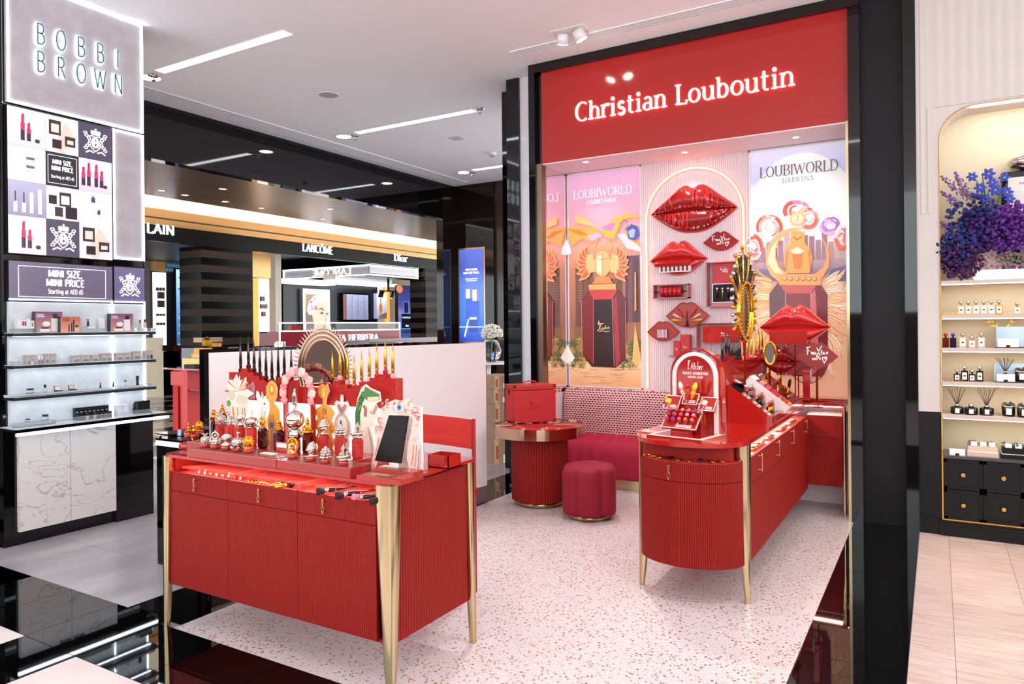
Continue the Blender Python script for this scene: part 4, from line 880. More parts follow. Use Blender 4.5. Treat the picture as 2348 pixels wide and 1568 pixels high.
def d_lamp(pr, U, w):
    o1 = [(.15, 0), (.2, .3), (.15, .42), (.3, .55), (.3, .68), (.1, .8), (.1, .93), (.4, 1), (.7, .98), (.85, .9), (.8, .78), (.6, .68), (.95, .58), (.98, .45), (.75, .3), (.7, 0)]
    pr.poly(U(o1), 'e09a30'); pr.ell(*U([(.48, .88)])[0], w(.32), w(.42), 'f0a838'); pr.ell(*U([(.48, .88)])[0], w(.2), w(.28), 'e07820'); pr.ell(*U([(.48, .89)])[0], w(.1), w(.16), 'f8c860')
    pr.poly(U([(.2, .3), (.3, .5), (.6, .5), (.72, .3), (.6, 0), (.28, 0)]), 'c87a20'); pr.poly(U([(.32, .38), (.6, .38), (.56, .3), (.36, .3)]), '3a5a90'); pr.line(U([(.3, .28), (.36, .02)]), w(.05), 'f0c060'); pr.line(U([(.55, .28), (.5, .02)]), w(.08), '8a6aa0'); return [o1]
def d_feather(pr, U, w):
    o1 = [(.1, .0), (.25, .1), (.05, .2), (.2, .32), (.0, .42), (.2, .52), (.02, .6), (.2, .66), (.3, .68), (.42, .72), (.44, .78), (.26, .84), (.22, .95), (.4, 1), (.5, .97), (.64, 1), (.72, .9), (.6, .8), (.56, .72), (.8, .68), (.95, .6), (.8, .5), (.98, .4), (.82, .3), (.95, .2), (.8, .1), (.85, 0)]
    pr.poly(U(o1), 'f0a040')
    r = random.Random(3)
    for i in range(22): x, y = r.uniform(.15, .8), r.uniform(.05, .62); pr.line(U([(x, y), (x + r.uniform(-.08, .08), y - .06), (x + r.uniform(-.15, .15), y - .1)]), w(.035), r.choice(['c8641a', 'f8d08a', 'd87a20', 'e89030']))
    pr.line(U(arc(.48, .89, .2, .085, -50, 230)), w(.09), 'd88a28'); pr.poly(U([(.44, .82), (.5, .95), (.56, .82)]), 'f4d8a0'); pr.ell(*U([(.5, .62)])[0], w(.1), w(.12), 'b8702a'); return [o1]
def d_heart(pr, U, w):
    o1 = [(.25, 0), (.1, .3), (.0, .45), (.1, .6), (.3, .66), (.2, .75), (.1, .85), (.2, .9), (.4, .88), (.44, 1), (.56, 1), (.58, .88), (.8, .9), (.9, .82), (.7, .7), (.7, .64), (.95, .55), (1, .4), (.85, .28), (.9, .2), (.75, 0)]
    pr.poly(U(o1), 'e4d4c8'); pr.line(U(arc(.5, .47, .36, .2, 0, 360, 20)), w(.14), 'c8a890'); pr.poly(U([(.38, .55), (.5, .32), (.6, .34), (.46, .58)]), '2a4a9a'); pr.poly(U([(.22, .82), (.36, .85), (.5, .78), (.64, .85), (.78, .82), (.6, .7), (.5, .66), (.38, .7)]), 'c07060'); pr.poly(U([(.3, .8), (.5, .76), (.5, .68)]), '6a7ab0'); pr.poly(U([(.6, .28), (.8, .26), (.75, .2), (.6, .22)]), 'd84a30'); return [o1]
def d_snake(pr, U, w):
    o1 = [(.1, .0), (.02, .3), (.0, .6), (.1, .8), (.25, .95), (.42, 1), (.6, .95), (.95, .9), (1, .78), (.8, .74), (.88, .68), (.85, .6), (.95, .55), (.7, .5), (.8, .42), (.62, .4), (.55, .5), (.7, .2), (.75, .05), (.85, 0), (.4, 0)]
    pr.poly(U(o1), 'ecd8c4'); g = [(.14, .12), (.1, .35), (.1, .58), (.2, .75), (.38, .88)]
    pr.line(U(g), w(.2), '2f6a3a'); r = random.Random(5)
    for i in range(26): q = r.random() * 3.99; k = int(q); x = g[k][0] + (g[k + 1][0] - g[k][0]) * (q - k); y = g[k][1] + (g[k + 1][1] - g[k][1]) * (q - k); pr.ell(*U([(x + r.uniform(-.07, .07), y)])[0], w(.03), w(.03), r.choice(['6aa04a', '1e4a2a', 'c87a3a', '8ab05a']), 8)
    pr.poly(U([(.3, .82), (.42, .97), (.6, .93), (.95, .87), (.95, .8), (.5, .78)]), '4a7a40'); pr.poly(U([(.5, .82), (.95, .84), (.93, .79), (.52, .77)]), 'e0c8a8')
    pr.line(U([(.34, .7), (.42, .66), (.4, .55)]), w(.08), 'a85a4a'); pr.line(U([(.85, .72), (.7, .6), (.6, .62)]), w(.07), 'd08a78'); pr.line(U([(.5, .4), (.62, .2), (.66, .02)]), w(.03), 'c8a080'); return [o1]
standee(513, 865, 582, 1012, ZR, 2.745, 'card standee of a flower crowned dancing figure', d_medusa)
standee(586, 903, 616, 985, ZR, 2.748, 'white cat shaped card standee behind the dark flasks', d_cat)
standee(606, 881, 641, 1030, ZR, 2.725, 'golden lamp shaped card standee behind the dark flasks', d_lamp)
standee(717, 885, 769, 1046, ZR, 2.72, 'orange feathered card standee with a crescent on top', d_feather)
standee(762, 910, 804, 1042, ZR, 2.74, 'heart topped perfume shaped card standee', d_heart)
standee(813, 885, 873, 1046, ZR, 2.705, 'card standee of a green scaly arm and legs', d_snake)
# arch with roses
a = ony(654, 1046, 2.70); b_ = ony(716, 1046, 2.70); s = mpp(a); W = (b_.x - a.x) / 2; za = ony(685, 905, 2.70).z
o = thing('rose_arch', 'red arch crowned with pink roses among the perfumes', 'arch', ((a.x + b_.x) / 2, 2.70, ZR))
zr = za - ZR
pth = [(-W, 0, 0)] + [(W * math.cos(PI - PI * k / 14), 0, zr + W * math.sin(PI * k / 14)) for k in range(15)] + [(W, 0, 0)]
ar = MB()
for p_, q_ in zip(pth, pth[1:]):
    pass
ar.add(*strip(ar, [(p_[0], p_[2]) for p_ in pth], lambda a_, b2: .007, -.012, .012, lambda v: (v[0], v[2], v[1]))).build('arch_frame', RED, o)
rc = ['e89a98', 'f0b0a8', 'e08480', 'f4c4bc']
for i in range(13):
    a_ = PI * (1.12 - 1.24 * i / 12); q = (W * 1.06 * math.cos(a_), -.012, zr + W * 1.1 * math.sin(a_) + .004 * (i % 2)); f = MB(); r = 11 * s * (1.1 if i % 2 else .9)
    f.sph(q, r * .5, 8)
    for k in range(6): e = 2 * PI * k / 6 + i; f.sph((q[0] + r * .5 * math.cos(e), q[1] - .004 * (k % 2), q[2] + r * .5 * math.sin(e)), r * .5, 7, (1, .7, 1))
    f.build('rose', mat('rose_%d' % (i % 4), rc[i % 4], .6), o)
# mannequin frame with black tablet on the plaque
YT = 2.52
def d_frame(pr, U, w):
    o1 = [(.0, .0), (.12, .35), (.1, .55), (.2, .72), (.22, .82), (.35, .93), (.5, .98), (.62, .97), (.75, 1), (.85, .92), (.98, .9), (1, .8), (.96, .62), (.99, .45), (.92, .3), (.9, .1), (.86, 0), (.78, .02), (.72, .2), (.74, .4), (.8, .55), (.84, .74), (.4, .8), (.36, .68), (.34, .5), (.2, .3), (.1, .0)]
    pr.poly(U(o1), 'f0c8bc'); r = random.Random(9)
    for i in range(46):
        x, y = r.choice([(r.uniform(.24, .95), r.uniform(.83, .95)), (r.uniform(.86, .97), r.uniform(.45, .9)), (r.uniform(.14, .32), r.uniform(.5, .75))])
        pr.line(U(arc(x, y, r.uniform(.02, .05), r.uniform(.015, .035), r.uniform(0, 90), r.uniform(180, 320), 8)), w(.012), r.choice(['d87058', 'e0907c', 'c85a4a', 'f4ded4', 'e8a898']))
    pr.ell(*U([(.6, .88)])[0], w(.09), w(.055), 'f8ece8'); pr.ell(*U([(.6, .88)])[0], w(.05), w(.05), '6a8ab0'); pr.ell(*U([(.6, .88)])[0], w(.02), w(.02), '202838')
    for x0, y0, x1, y1 in ((.2, .45, .12, .2), (.86, .4, .82, .12), (.92, .4, .88, .1), (.06, .2, .02, .02)): pr.line(U([(x0, y0), ((x0 + x1) / 2 + .01, (y0 + y1) / 2), (x1, y1)]), w(.012), 'b05a48')
    return [o1]
fo = standee(846, 918, 965, 1078, .955, YT + .03, 'ornate pink frame standee with eye and two hands holding a tablet', d_frame)
a, b_, c, d_ = ony(853, 1060, YT), ony(912, 1066, YT), ony(930, 957, YT), ony(887, 955, YT)
o = thing('tablet', 'blank black tablet screen held in the pink frame', 'tablet', (a.x, YT + .015, a.z))
MB().prism([(q.x - a.x, q.z - a.z) for q in (a, b_, c, d_)], -.006, .004).build('screen', mat('tablet_black', '070707', .35), o)
pq = at(800, 1102, .95); pr_ = at(908, 1092, .95)
o = thing('plaque_stand', 'low red stand with bronze plate at the right front of the counter', 'stand', (at(850, 1100, .95).x + .01, 2.45, ZT), .0)
MB().box(-.115, .13, -.085, .0, 0, .022).build('base', RED, o); MB().box(-.09, .13, .0, .075, 0, .04).build('step', RIS, o)
pl = MB().at((0, 0, .0225)).box(-.105, .06, -.08, -.01, 0, .001).build('plate', mat('bronze_plate', 'a8684a', .3, .6), o)
lt = text(MB(), 'LOUBIWORLD', 0, 0, .014, width=.09, serif=True, y0=-.0008, y1=0); lt.v = [(x - .02, z - .04, .0236 - y) for x, y, z in lt.v]; lt.build('lettering', mat('plate_text', 'e8b8a0', .4), o)
MB().at((0, 0, .0405)).box(-.07, .05, .005, .05, 0, .001).build('plate', MATS['bronze_plate'], o)
# white ribbed board and red box at the right end
a = ony(935, 1080, 2.66); b_ = ony(963, 1080, 2.66); zt_ = ony(960, 945, 2.66).z
o = thing('ribbed_board', 'white ribbed board with rounded corner standing behind the pink frame', 'board', (b_.x, 2.66, ZT))
w_ = b_.x - a.x + .06; rb = MB(); h_ = zt_ - ZT
rb.prism([(-w_, 0), (0, 0)] + arc(-.02, h_ - .02, .02, .02, 0, 90, 5) + [(-w_, h_)], 0, .012)
for i in range(14): rb.box(-w_ + i * w_ / 14, -w_ + (i + .55) * w_ / 14 - .002, -.004, 0, .002, h_ - .004 if i < 12 else h_ - .016)
rb.build('board', mat('board_white', 'f2e2da', .4), o)
a = at(1000, 1083, ZT); o = thing('red_tray_box', 'small open red box behind the white ribbed board', 'box', (a.x - .05, 2.80, ZT))
bm = MB()
for q in ((-.06, .06, -.05, .05, 0, .004), (-.06, .06, -.05, -.046, 0, .06), (-.06, .06, .046, .05, 0, .06), (-.06, -.056, -.05, .05, 0, .06), (.056, .06, -.05, .05, 0, .06)): bm.box(*q)
bm.build('box_body', RED, o); MB().at((0, 0, .004), rz=.3).box(-.03, .03, -.03, .03, 0, .02).build('tissue', WHT, o)
# ================================================================ partition, island, chair
pa, pb = Vector((-3.93, 2.84, 0)), Vector((-3.55, 5.52, 0))
dv_ = (pb - pa); ang = math.atan2(dv_.y, dv_.x); ln = dv_.length
t = thing('partition', 'blush pink partition panel with black lacquer frame behind the counters', 'partition', pa, ang)
MB().box(.06, ln, -.004, .012, .147, 1.448).build('pink_panel', mat('blush_panel', 'f0e8e9', .45), t)
MB().box(0.06, ln, -.002, .012, 0, .147).build('kick_board', mat('mauve_kick', '7a6068', .5), t)
MB().box(.025, ln - .6, .012, .04, 0, 1.47).build('black_board', BLK, t); MB().box(.025, .058, -.01, .012, 0, 1.47).build('black_edge', BLK, t)
t = thing('island_cabinet', 'black gloss island cabinet with glass top beside the red counter', 'cabinet', (-4.42, 3.3, 0))
MB().box(-.17, .25, -.315, .8, 0, .81).build('body', BLK, t); MB().box(-.16, .24, -.318, -.314, .02, .04).build('plinth_line', BLKS, t)
MB().box(-.172, .25, -.32, .8, .81, .835).build('light_strip', mat('blue_strip', 'e0f2ff', .4, emit=3.0), t)
MB().box(-.172, .25, -.32, .8, .845, .86).build('worktop', BLK, t); MB().box(-.172, .25, -.325, .8, .885, .893).build('glass_top', GLASS, t)
for x, y in ((-.15, -.3), (.2, -.3), (-.15, .78), (.2, .78)): MB().cyl((x, y, .86), .008, .025, 8).build('standoff', SILV, t)
MB().box(-.172, .25, -.318, .8, .835, .845).build('white_board', WHT, t)
# director chair behind the counter
yc = 3.62
q = [ony(963, 957, yc), ony(1087, 963, yc), ony(1085, 1033, yc), ony(965, 1022, yc)]
t = thing('director_chair', 'red canvas director chair behind the foreground counter', 'chair', (q[1].x - .28, yc, 0), -.05)
X = lambda v: v - (q[1].x - .28)
cv = MB(); rows = []
for i in range(9):
    u = i / 8; rows.append([(X(q[0].x) + u * (X(q[1].x) - X(q[0].x)), .012 * math.sin(PI * u), q[3].z + .005 + (q[0].z - q[3].z) * k / 4 + .01 * (1 - u)) for k in range(5)])
cv.grid(rows).build('canvas_back', mat('red_canvas', 'd83a30', .7), t)
for xx in (X(q[0].x), X(q[1].x)):
    MB().tube([(xx, .0, .0), (xx, 0, q[0].z + .01)], .012, 8).build('post', REDM, t)
    MB().box(xx - .02, xx + .02, -.42, .02, .60, .625).build('armrest', REDM, t)
    MB().tube([(xx, -.38, 0), (xx, -.38, .6)], .012, 8).build('leg', REDM, t)
MB().box(X(q[0].x), X(q[1].x), -.40, -.02, .44, .455).build('seat', MATS['red_canvas'], t)
# ================================================================ round table, case, stool, sofa
TC = Vector((-3.10, 5.71, 0))
fr_ = TC - Vector((-.474, .881, 0)) * .4
ztb = ztop(fr_, 986); 
t = thing('pedestal_table', 'round red pedestal table with pale gold rim and fluted red base', 'table', TC)
MB().lathe([(.40, ztb - .01), (.40, ztb), (.0, ztb)], 56).build('tabletop', RED, t)
MB().lathe([(.408, ztb - .094), (.408, ztb + .001), (.402, ztb + .001), (.402, ztb - .094), (.408, ztb - .094)], 72, smooth=False).build('rim', mat('champagne_rim', 'cfae92', .12, 1), t)
n = 60; fl_ = MB()
def fluted_ring(mb, r, d, n, z0, z1, a0=0, a1=2 * PI, cx=0, cy=0, ry=None):
    ry = ry or r; row = []
    for i in range(n):
        for k, e in ((0, 0), (.15, .7), (.35, 1), (.65, 1), (.85, .7)):
            a = a0 + (a1 - a0) * (i + k) / n; row.append((cx + (r + d * e) * math.cos(a), cy + (ry + d * e) * math.sin(a)))
    row.append((cx + r * math.cos(a1), cy + ry * math.sin(a1)))
    mb.grid([[(x, y, z) for x, y in row] for z in (z0, z1)], False); return mb
fluted_ring(MB(), .25, .006, 64, .05, ztb - .09).build('fluted_base', REDF, t)
MB().cyl((0, 0, .045), .25, .006, 40).build('base_plate', REDM, t)
MB().lathe([(.215, 0), (.215, .046)], 40).build('plinth', GOLD, t)
MB().lathe([(.26, ztb - .092), (.39, ztb - .092)], 40).build('underside', REDM, t)
# red case on the table
a = onz(1178, 973, ztb); b_ = onz(1273, 966.5, ztb); c_ = onz(1156, 955, ztb)
wv = Vector((b_.x - a.x, b_.y - a.y, 0)); W = wv.length; rz = math.atan2(wv.y, wv.x); D = .26; Hc = ztop(a, 885) - ztb
CASE = mat('red_leather', 'c42c30', .38, bump=(300, .15))
t = thing('vanity_case', 'red leather vanity case with brass corners on the round table', 'case', (a.x, a.y, ztb + .002), rz)
MB().box(0, W, 0, D, .006, Hc * .86).build('body', CASE, t, .006); ld = MB().box(0, W, 0, D, Hc * .87, Hc).build('lid', CASE, t, .006)
for x in (.0, W):
    for y in (0, D):
        for z in (.006, Hc):
            sx = 1 if x == 0 else -1; sy_ = 1 if y == 0 else -1; sz = 1 if z < .1 else -1
            m_ = MB(); k = .028
            xo, yo, zo = x - sx * .0015, y - sy_ * .0015, z - sz * .0015
            m_.box(*sorted((xo, xo + sx * k)), *sorted((yo, yo + sy_ * k)), *sorted((zo, zo + sz * .006))); m_.box(*sorted((xo, xo + sx * k)), *sorted((yo, yo + sy_ * .006)), *sorted((zo, zo + sz * k))); m_.box(*sorted((xo, xo + sx * .006)), *sorted((yo, yo + sy_ * k)), *sorted((zo, zo + sz * k)))
            m_.build('brass_corner', BRASS, t)
MB().tube([(W * .33, D * .5, Hc), (W * .36, D * .5, Hc + .022), (W * .5, D * .5, Hc + .03), (W * .64, D * .5, Hc + .022), (W * .67, D * .5, Hc)], .007, 8).build('carry_handle', CASE, t)
for x in (W * .33, W * .67): MB().cbox((x, D * .5, Hc), .018, .018, .008).build('handle_mount', BRASS, t)
MB().box(-.006, 0, D * .4, D * .6, Hc * .74, Hc * .86).build('latch', BRASS, t)
for x, y in ((.02, .02), (W - .02, .02), (.02, D - .02), (W - .02, D - .02)): MB().cyl((x, y, 0), .01, .007, 8).build('foot', BLKS, t)
SIG1 = [(.05, .55), (.1, .85), (.16, .95), (.13, .7), (.06, .56), (.12, .6), (.18, .7), (.2, .62), (.25, .7), (.28, .62), (.33, .7), (.36, .63), (.42, .7), (.5, .64)]
SIG2 = [(.0, .0), (.12, .12), (.3, .5), (.24, .62), (.16, .4), (.22, .15), (.35, .1), (.42, .3), (.48, .12), (.55, .3), (.6, .15), (.68, .5), (.66, .15), (.76, .32), (.82, .18), (.88, .38), (.94, .2), (1, .28)]
SIG3 = [(.02, .0), (.2, -.06), (.45, .0), (.7, -.1), (.95, -.02)]
def scribble(mb, paths, x, z, w_, h, lw, y0=-.0012, y1=0.0):
    for q in paths: mb.add(*strip(mb, [(x + u * w_, z + v * h) for u, v in q], lambda a_, b2: lw / 2, y0, y1, lambda v: (v[0], v[2], v[1])))
    return mb
scribble(MB(), [SIG1, SIG2, SIG3], W * .34, Hc * .36, W * .32, Hc * .24, .0025).build('signature', BRASS, t)
# stool
SC = Vector((-2.515, 5.495, 0)); VEL = mat('crimson_velvet', '8e1026', .75, sheen=.4, bump=(40, .1))
t = thing('velvet_stool', 'crimson velvet scalloped stool on a pale gold plinth', 'stool', SC)
def lobed(mb, R_, d, n, prof, seg=96):
    vs = []
    for s, z in prof:
        for k in range(seg):
            a = 2 * PI * k / seg; r = (R_ - d + d * abs(math.cos(n * a / 2 + .4)) ** .6) * s; vs.append((r * math.cos(a), r * math.sin(a), z))
    fs = [(i * seg + k, i * seg + (k + 1) % seg, (i + 1) * seg + (k + 1) % seg, (i + 1) * seg + k) for i in range(len(prof) - 1) for k in range(seg)]
    mb.add(vs, fs, True); mb.add(vs, [list(range((len(prof) - 1) * seg, len(prof) * seg)), list(range(seg))[::-1]]); return mb
lobed(MB(), .237, .042, 6, [(.9, .04), (.97, .05), (1, .08), (1, .36), (.97, .40), (.9, .425), (.75, .437), (.4, .442), (.05, .443)]).build('cushion', VEL, t)
MB().lathe([(.175, 0), (.175, .042)], 40).build('plinth', GOLD, t)
# sofa
VEL2 = mat('raspberry_velvet', 'b01034', .7, sheen=.5, bump=(30, .1))
def fan_pattern():
    m, nt, b, new, link = nodes('fan_fabric')
    tc = new('TexCoord'); sp_ = new('SeparateXYZ'); link(tc.outputs['Object'], sp_.inputs[0])
    def M(op, a_, b2=None):
        n_ = new('Math', operation=op)
        for i, v in enumerate((a_, b2)):
            if v is None: continue
            if isinstance(v, (int, float)): n_.inputs[i].default_value = v
            else: link(v, n_.inputs[i])
        return n_.outputs[0]
    u = M('MULTIPLY', sp_.outputs[0], 29.0); v = M('MULTIPLY', sp_.outputs[2], 44.0)
    row = M('FLOOR', v); od = M('MULTIPLY', M('MODULO', row, 2.0), .5); fu = M('FRACT', M('ADD', u, od)); fv = M('FRACT', v)
    du = M('SUBTRACT', fu, .5); dz = M('MULTIPLY', fv, .62)
    d = M('SQRT', M('ADD', M('MULTIPLY', du, du), M('MULTIPLY', dz, dz)))
    white = M('MULTIPLY', M('LESS_THAN', d, .46), M('GREATER_THAN', d, .2)); dark = M('LESS_THAN', d, .15)
    mx = new('MixRGB'); mx.inputs[1].default_value = (*rgb('a01c3a'), 1); mx.inputs[2].default_value = (*rgb('f0d8d2'), 1); link(white, mx.inputs[0])
    m2 = new('MixRGB'); link(mx.outputs[0], m2.inputs[1]); m2.inputs[2].default_value = (*rgb('3a1426'), 1); link(dark, m2.inputs[0])
    link(m2.outputs[0], b.inputs['Base Color']); b.inputs['Roughness'].default_value = .8
    return m
FAN = fan_pattern()
t = thing('banquette_sofa', 'low banquette with raspberry velvet seat and fan patterned channelled back', 'sofa', (-2.72, 6.7, 0))
x0, x1 = -.66, .76
def channels(mb, x0, x1, pitch, path, bump):
    """path: list of (y,z,ny,nz); channel bulge pushes along the normal"""
    n = round((x1 - x0) / pitch); xs_ = []
    for i in range(n):
        for k in range(6): xs_.append(((i + k / 6) / n, abs(math.sin(PI * k / 6)) ** .7))
    xs_.append((1.0, 0))
    mb.grid([[(x0 + (x1 - x0) * u, y + ny * bump * e, z + nz * bump * e) for y, z, ny, nz in path] for u, e in xs_]); return mb
seat = [(-.2, .115, -1, 0), (-.235, .2, -1, 0), (-.24, .34, -1, .1), (-.225, .41, -.8, .5), (-.18, .455, -.4, .9), (-.1, .475, 0, 1), (.05, .485, 0, 1), (.1, .48, 0, 1)]
channels(MB(), x0, x1, .115, seat, .012).build('seat_cushion', VEL2, t)
back = [(.06, .46, -1, 0), (.055, .6, -1, 0), (.06, .75, -1, .1), (.07, .86, -.9, .3), (.095, .91, -.4, .9), (.13, .93, 0, 1), (.19, .93, 0, 1), (.2, .5, 1, 0)]
channels(MB(), x0, x1, .115, back, .012).build('backrest', FAN, t)
MB().box(x0 + .01, x1, -.19, .2, .1, .2).build('seat_base', VEL2, t); MB().box(x0 + .02, x1, -.18, .2, 0, .11).build('plinth', GOLD, t)
# ================================================================ right red counter
CR = Vector((-1.26, 5.3, 0))
t = thing('display_counter', 'long red fluted counter with rounded end and gold legs under the sign', 'counter', CR)
xl, xr = -1.575 - CR.x, -.96 - CR.x; yb = 6.52 - CR.y; ye = 4.23 - CR.y; cxm = (xl + xr) / 2; hw = (xr - xl) / 2
def endarc(dx, ry, n=20): return [(cxm + (hw + dx) * math.cos(PI + PI * k / n), ye + (ry + dx) * math.sin(PI + PI * k / n)) for k in range(n + 1)]
MB().prismz(endarc(.025, .23) + [(xr + .025, yb - .02), (.6, yb - .02), (.6, 6.9 - CR.y), (xl - .025, 6.9 - CR.y)], .905, .93).build('worktop', RED, t, .003)
m_ = MB(); fluted_ring(m_, hw - .004, .004, 76, .218, .7, PI, 2 * PI, cxm, ye, .226); m_.build('end_door', REDF, t)
m_ = MB(); fluted_ring(m_, hw - .004, .004, 76, .703, .81, PI, 2 * PI, cxm, ye, .226); dr = m_.build('end_drawer', REDF, t); handle(dr, cxm - .06, ye - .236, .755, .085)
for z0 in (.218, .7, .806): MB().prismz(endarc(-.01, .23), z0, z0 + .004).build('end_shelf', TRAY if z0 > .8 else REDM, t)
gy = [onx(px, py, -.96).y - CR.y for px, py in ((1735, 1050), (1776, 1019), (1810, 993), (1841, 972))]
ys = [ye, (gy[0] + gy[1]) / 2, (gy[1] + gy[2]) / 2, (gy[2] + gy[3]) / 2, yb]
def side(z0, z1, y0, y1):
    m = flutes(y0, y1, z0, z1, 0, .012, .003); m.v = [(xr - y, x, z) for x, y, z in m.v]; m.f = [f[::-1] for f in m.f]; return m
for i in range(4):
    a, b_ = ys[i] + .0015, ys[i + 1] - .0015
    d_ = side(.643, .806, a, b_).build('drawer', REDF, t); side(.2, .64, a, b_).build('door', REDF, t)
    h = MB(); yy = gy[i]; h.tube([(xr + .025, yy, .69), (xr + .025, yy, .80)], .003, 6)
    for zz_ in (.70, .785): h.tube([(xr, yy, zz_), (xr + .025, yy, zz_)], .003, 6)
    h.build('handle', mat('rose_brass', 'd0a070', .2, 1), d_)
MB().box(xl, xl + .014, ye, 6.9 - CR.y, .2, .81).build('side_panel', REDM, t)
MB().box(xl + .015, xr - .02, ye, 6.9 - CR.y, .2, .214).build('bottom_panel', REDM, t)
tr = MB().box(xl + .015, xr - .016, ye, yb, .79, .806).build('tray', TRAY, t)
MB().box(xr - .12, xr - .1, ye + .05, yb - .05, .893, .904).build('light_strip', MATS['tray_light'], t)
MB().box(xl, xr - .22, ye + .02, 6.9 - CR.y, .81, .905).build('tray_back', REDM, t)
MB().box(cxm - hw + .05, cxm + hw - .05, ye - .1, ye, .81, .905).build('tray_back', REDM, t)
rw = 6.52 - CR.y
d_ = flutes(xr + .001, .6 - .02, .64, .82, rw, .012, .003).build('drawer', REDF, t)
flutes(xr + .001, .6 - .02, .235, .637, rw, .012, .003).build('door', REDF, t)
MB().box(xr, .58, rw + .014, 6.9 - CR.y, .82, .83).build('white_tray', WHT, t); MB().box(xr + .02, .56, rw + .02, rw + .03, .893, .904).build('light_strip', MATS['tray_light'], t)
for x in (xr + .1, xr + .2): MB().box(x, x + .004, rw + .01, rw + .3, .83, .834).build('divider', mat('tray_grey', 'c8b8b4', .5), t)
for cx, cy, sx, sy in ((xr + .03, ye - .03, 1, -1), (xl - .02, ye - .03, -1, -1)): rleg(MB(), cx, cy, .085, .03, .905, sx, sy).build('leg', GOLD, t)
rleg(MB(), .6, rw - .01, .03, .024, .905, 1, -1).build('leg', GOLD, t)
for i in range(9):
    a = PI + PI * (i + 2.2) / 13; p = (CR.x + cxm + (hw - .06) * math.cos(a), CR.y + ye + .17 * math.sin(a), .818)
    if i in (3, 6): o = tag(MB().at(p, rz=a).box(-.02, .02, -.012, .012, 0, .012).build('compact_case', BLKS), ('left' if i == 3 else 'right') + ' black compact in the rounded end drawer', 'compact', 'compacts in the rounded end')
    else:
        o = thing('gold_lip_charm', '%s gold lipstick tube from the left in the rounded end drawer' % ORD[i], 'lipstick', p, a, 'gold tubes in the rounded end'); MB().at(ry=PI / 2).lathe([(.008, -.03), (.009, .02), (.004, .03)], 8).build('tube', YGOLD, o); MB().tube([(.04 + .008 * math.cos(e), .008 * math.sin(e), 0) for e in [2 * PI * k / 10 for k in range(10)]], .002, 5, True).build('ring', YGOLD, o)
sidecol = ['e8c8a0', 'f4e4d4', 'e0b8a0', '2a1820', 'f0d8c0', '3a2028', 'e8c0b0', '5a3a40', 'f0dcc8', 'e8c8b0']
k = 0
for g, (y0, n_) in enumerate(((4.62, 8), (5.1, 4), (5.55, 5), (5.9, 7))):
    for i in range(n_):
        y = y0 + i * .042; c = sidecol[(k * 3) % 10]; k += 1
        o = thing('lip_gloss', '%s small gloss tube of the %s cluster in the long side tray' % (ORD[i], ('nearest', 'second', 'third', 'farthest')[g]), 'lipstick', (-1.01, y, .816), .9, 'gloss tubes in the side tray')
        MB().at(ry=PI / 2).lathe([(.008, -.035), (.009, 0), (.009, .012)], 8).build('tube', mat('gloss_' + c, c, .15), o); MB().at((.012, 0, 0), ry=PI / 2).lathe([(.0075, 0), (.0075, .022)], 8).build('cap', YGOLD if k % 2 else SILV, o)
# ================================================================ lips and alcove wall
def interp(pts, x):
    for i in range(len(pts) - 1):
        if pts[i][0] <= x <= pts[i + 1][0]:
            p0 = pts[max(i - 1, 0)]; p1 = pts[i]; p2 = pts[i + 1]; p3 = pts[min(i + 2, len(pts) - 1)]
            q = (x - p1[0]) / (p2[0] - p1[0]); m1 = (p2[1] - p0[1]) / (p2[0] - p0[0]) * (p2[0] - p1[0]); m2 = (p3[1] - p1[1]) / (p3[0] - p1[0]) * (p2[0] - p1[0])
            return (2 * q ** 3 - 3 * q * q + 1) * p1[1] + (q ** 3 - 2 * q * q + q) * m1 + (-2 * q ** 3 + 3 * q * q) * p2[1] + (q ** 3 - q * q) * m2
    return 0
UP = [(-1, 0), (-.62, .5), (-.3, .93), (-.15, 1.0), (0, .86), (.15, 1.0), (.3, .93), (.62, .5), (1, 0)]
LO = [(-1, 0), (-.62, -.58), (-.3, -.92), (0, -1.0), (.3, -.92), (.62, -.58), (1, 0)]
def lip_pt(u, s, W, H, D, upper, lift=0.0):
    zt = (.55 * interp(UP, u) if upper else .45 * interp(LO, u)) * H; zm = (.03 * math.cos(PI * u) - .01) * H * (1 - u * u)
    z = zm + (zt - zm) * s; e = max(0.0, 1 - abs(u) ** 2.2)
    y = -D * (e ** .6) * (math.sin(PI * (.12 + .80 * s)) ** .75 if s < 1 else .0) if s < .999 else 0
    if lift: y -= lift * e ** .4
    return (u * W / 2, y, z)
def lips_mb(W, H, D, n=40, m=10):
    mb = MB()
    for up in (True, False):
        g = [[lip_pt(-1 + 2 * i / n, k / m, W, H, D, up) for k in range(m + 1)] for i in range(n + 1)]
        mb.grid(g if up else [r[::-1] for r in g])
    ol = lip_outline(W, H)
    mb.add([(x, 0, z) for x, z in ol], [list(range(len(ol)))]); return mb
def lip_outline(W, H, n=28):
    return [(-W / 2 + W * i / n, .55 * H * interp(UP, -1 + 2 * i / n)) for i in range(n + 1)] + [(W / 2 - W * i / n, .45 * H * interp(LO, 1 - 2 * i / n)) for i in range(1, n)]
def lip_letters(W, H, D, word, upper, flip):
    tmp = MB(); text(tmp, word, 0, 0, 1.0, sp=.1, align='l', thick=.26, thin=.2, serif=False, y0=0, y1=1, wx=.8); Wt = twidth(word, .8, .1); mb = MB()
    def f(x, z, y):
        u = -.9 + 1.8 * x / Wt; s = .1 + .8 * min(1, max(0, z))
        if flip: u = -u; s = 1.0 - s
        p = lip_pt(u, s, W, H, D, upper); return (p[0], p[1] - (.014 if y == 0 else -.002) * W / .84, p[2])
    tmp.v = [f(x, z, y) for x, y, z in tmp.v]; return tmp
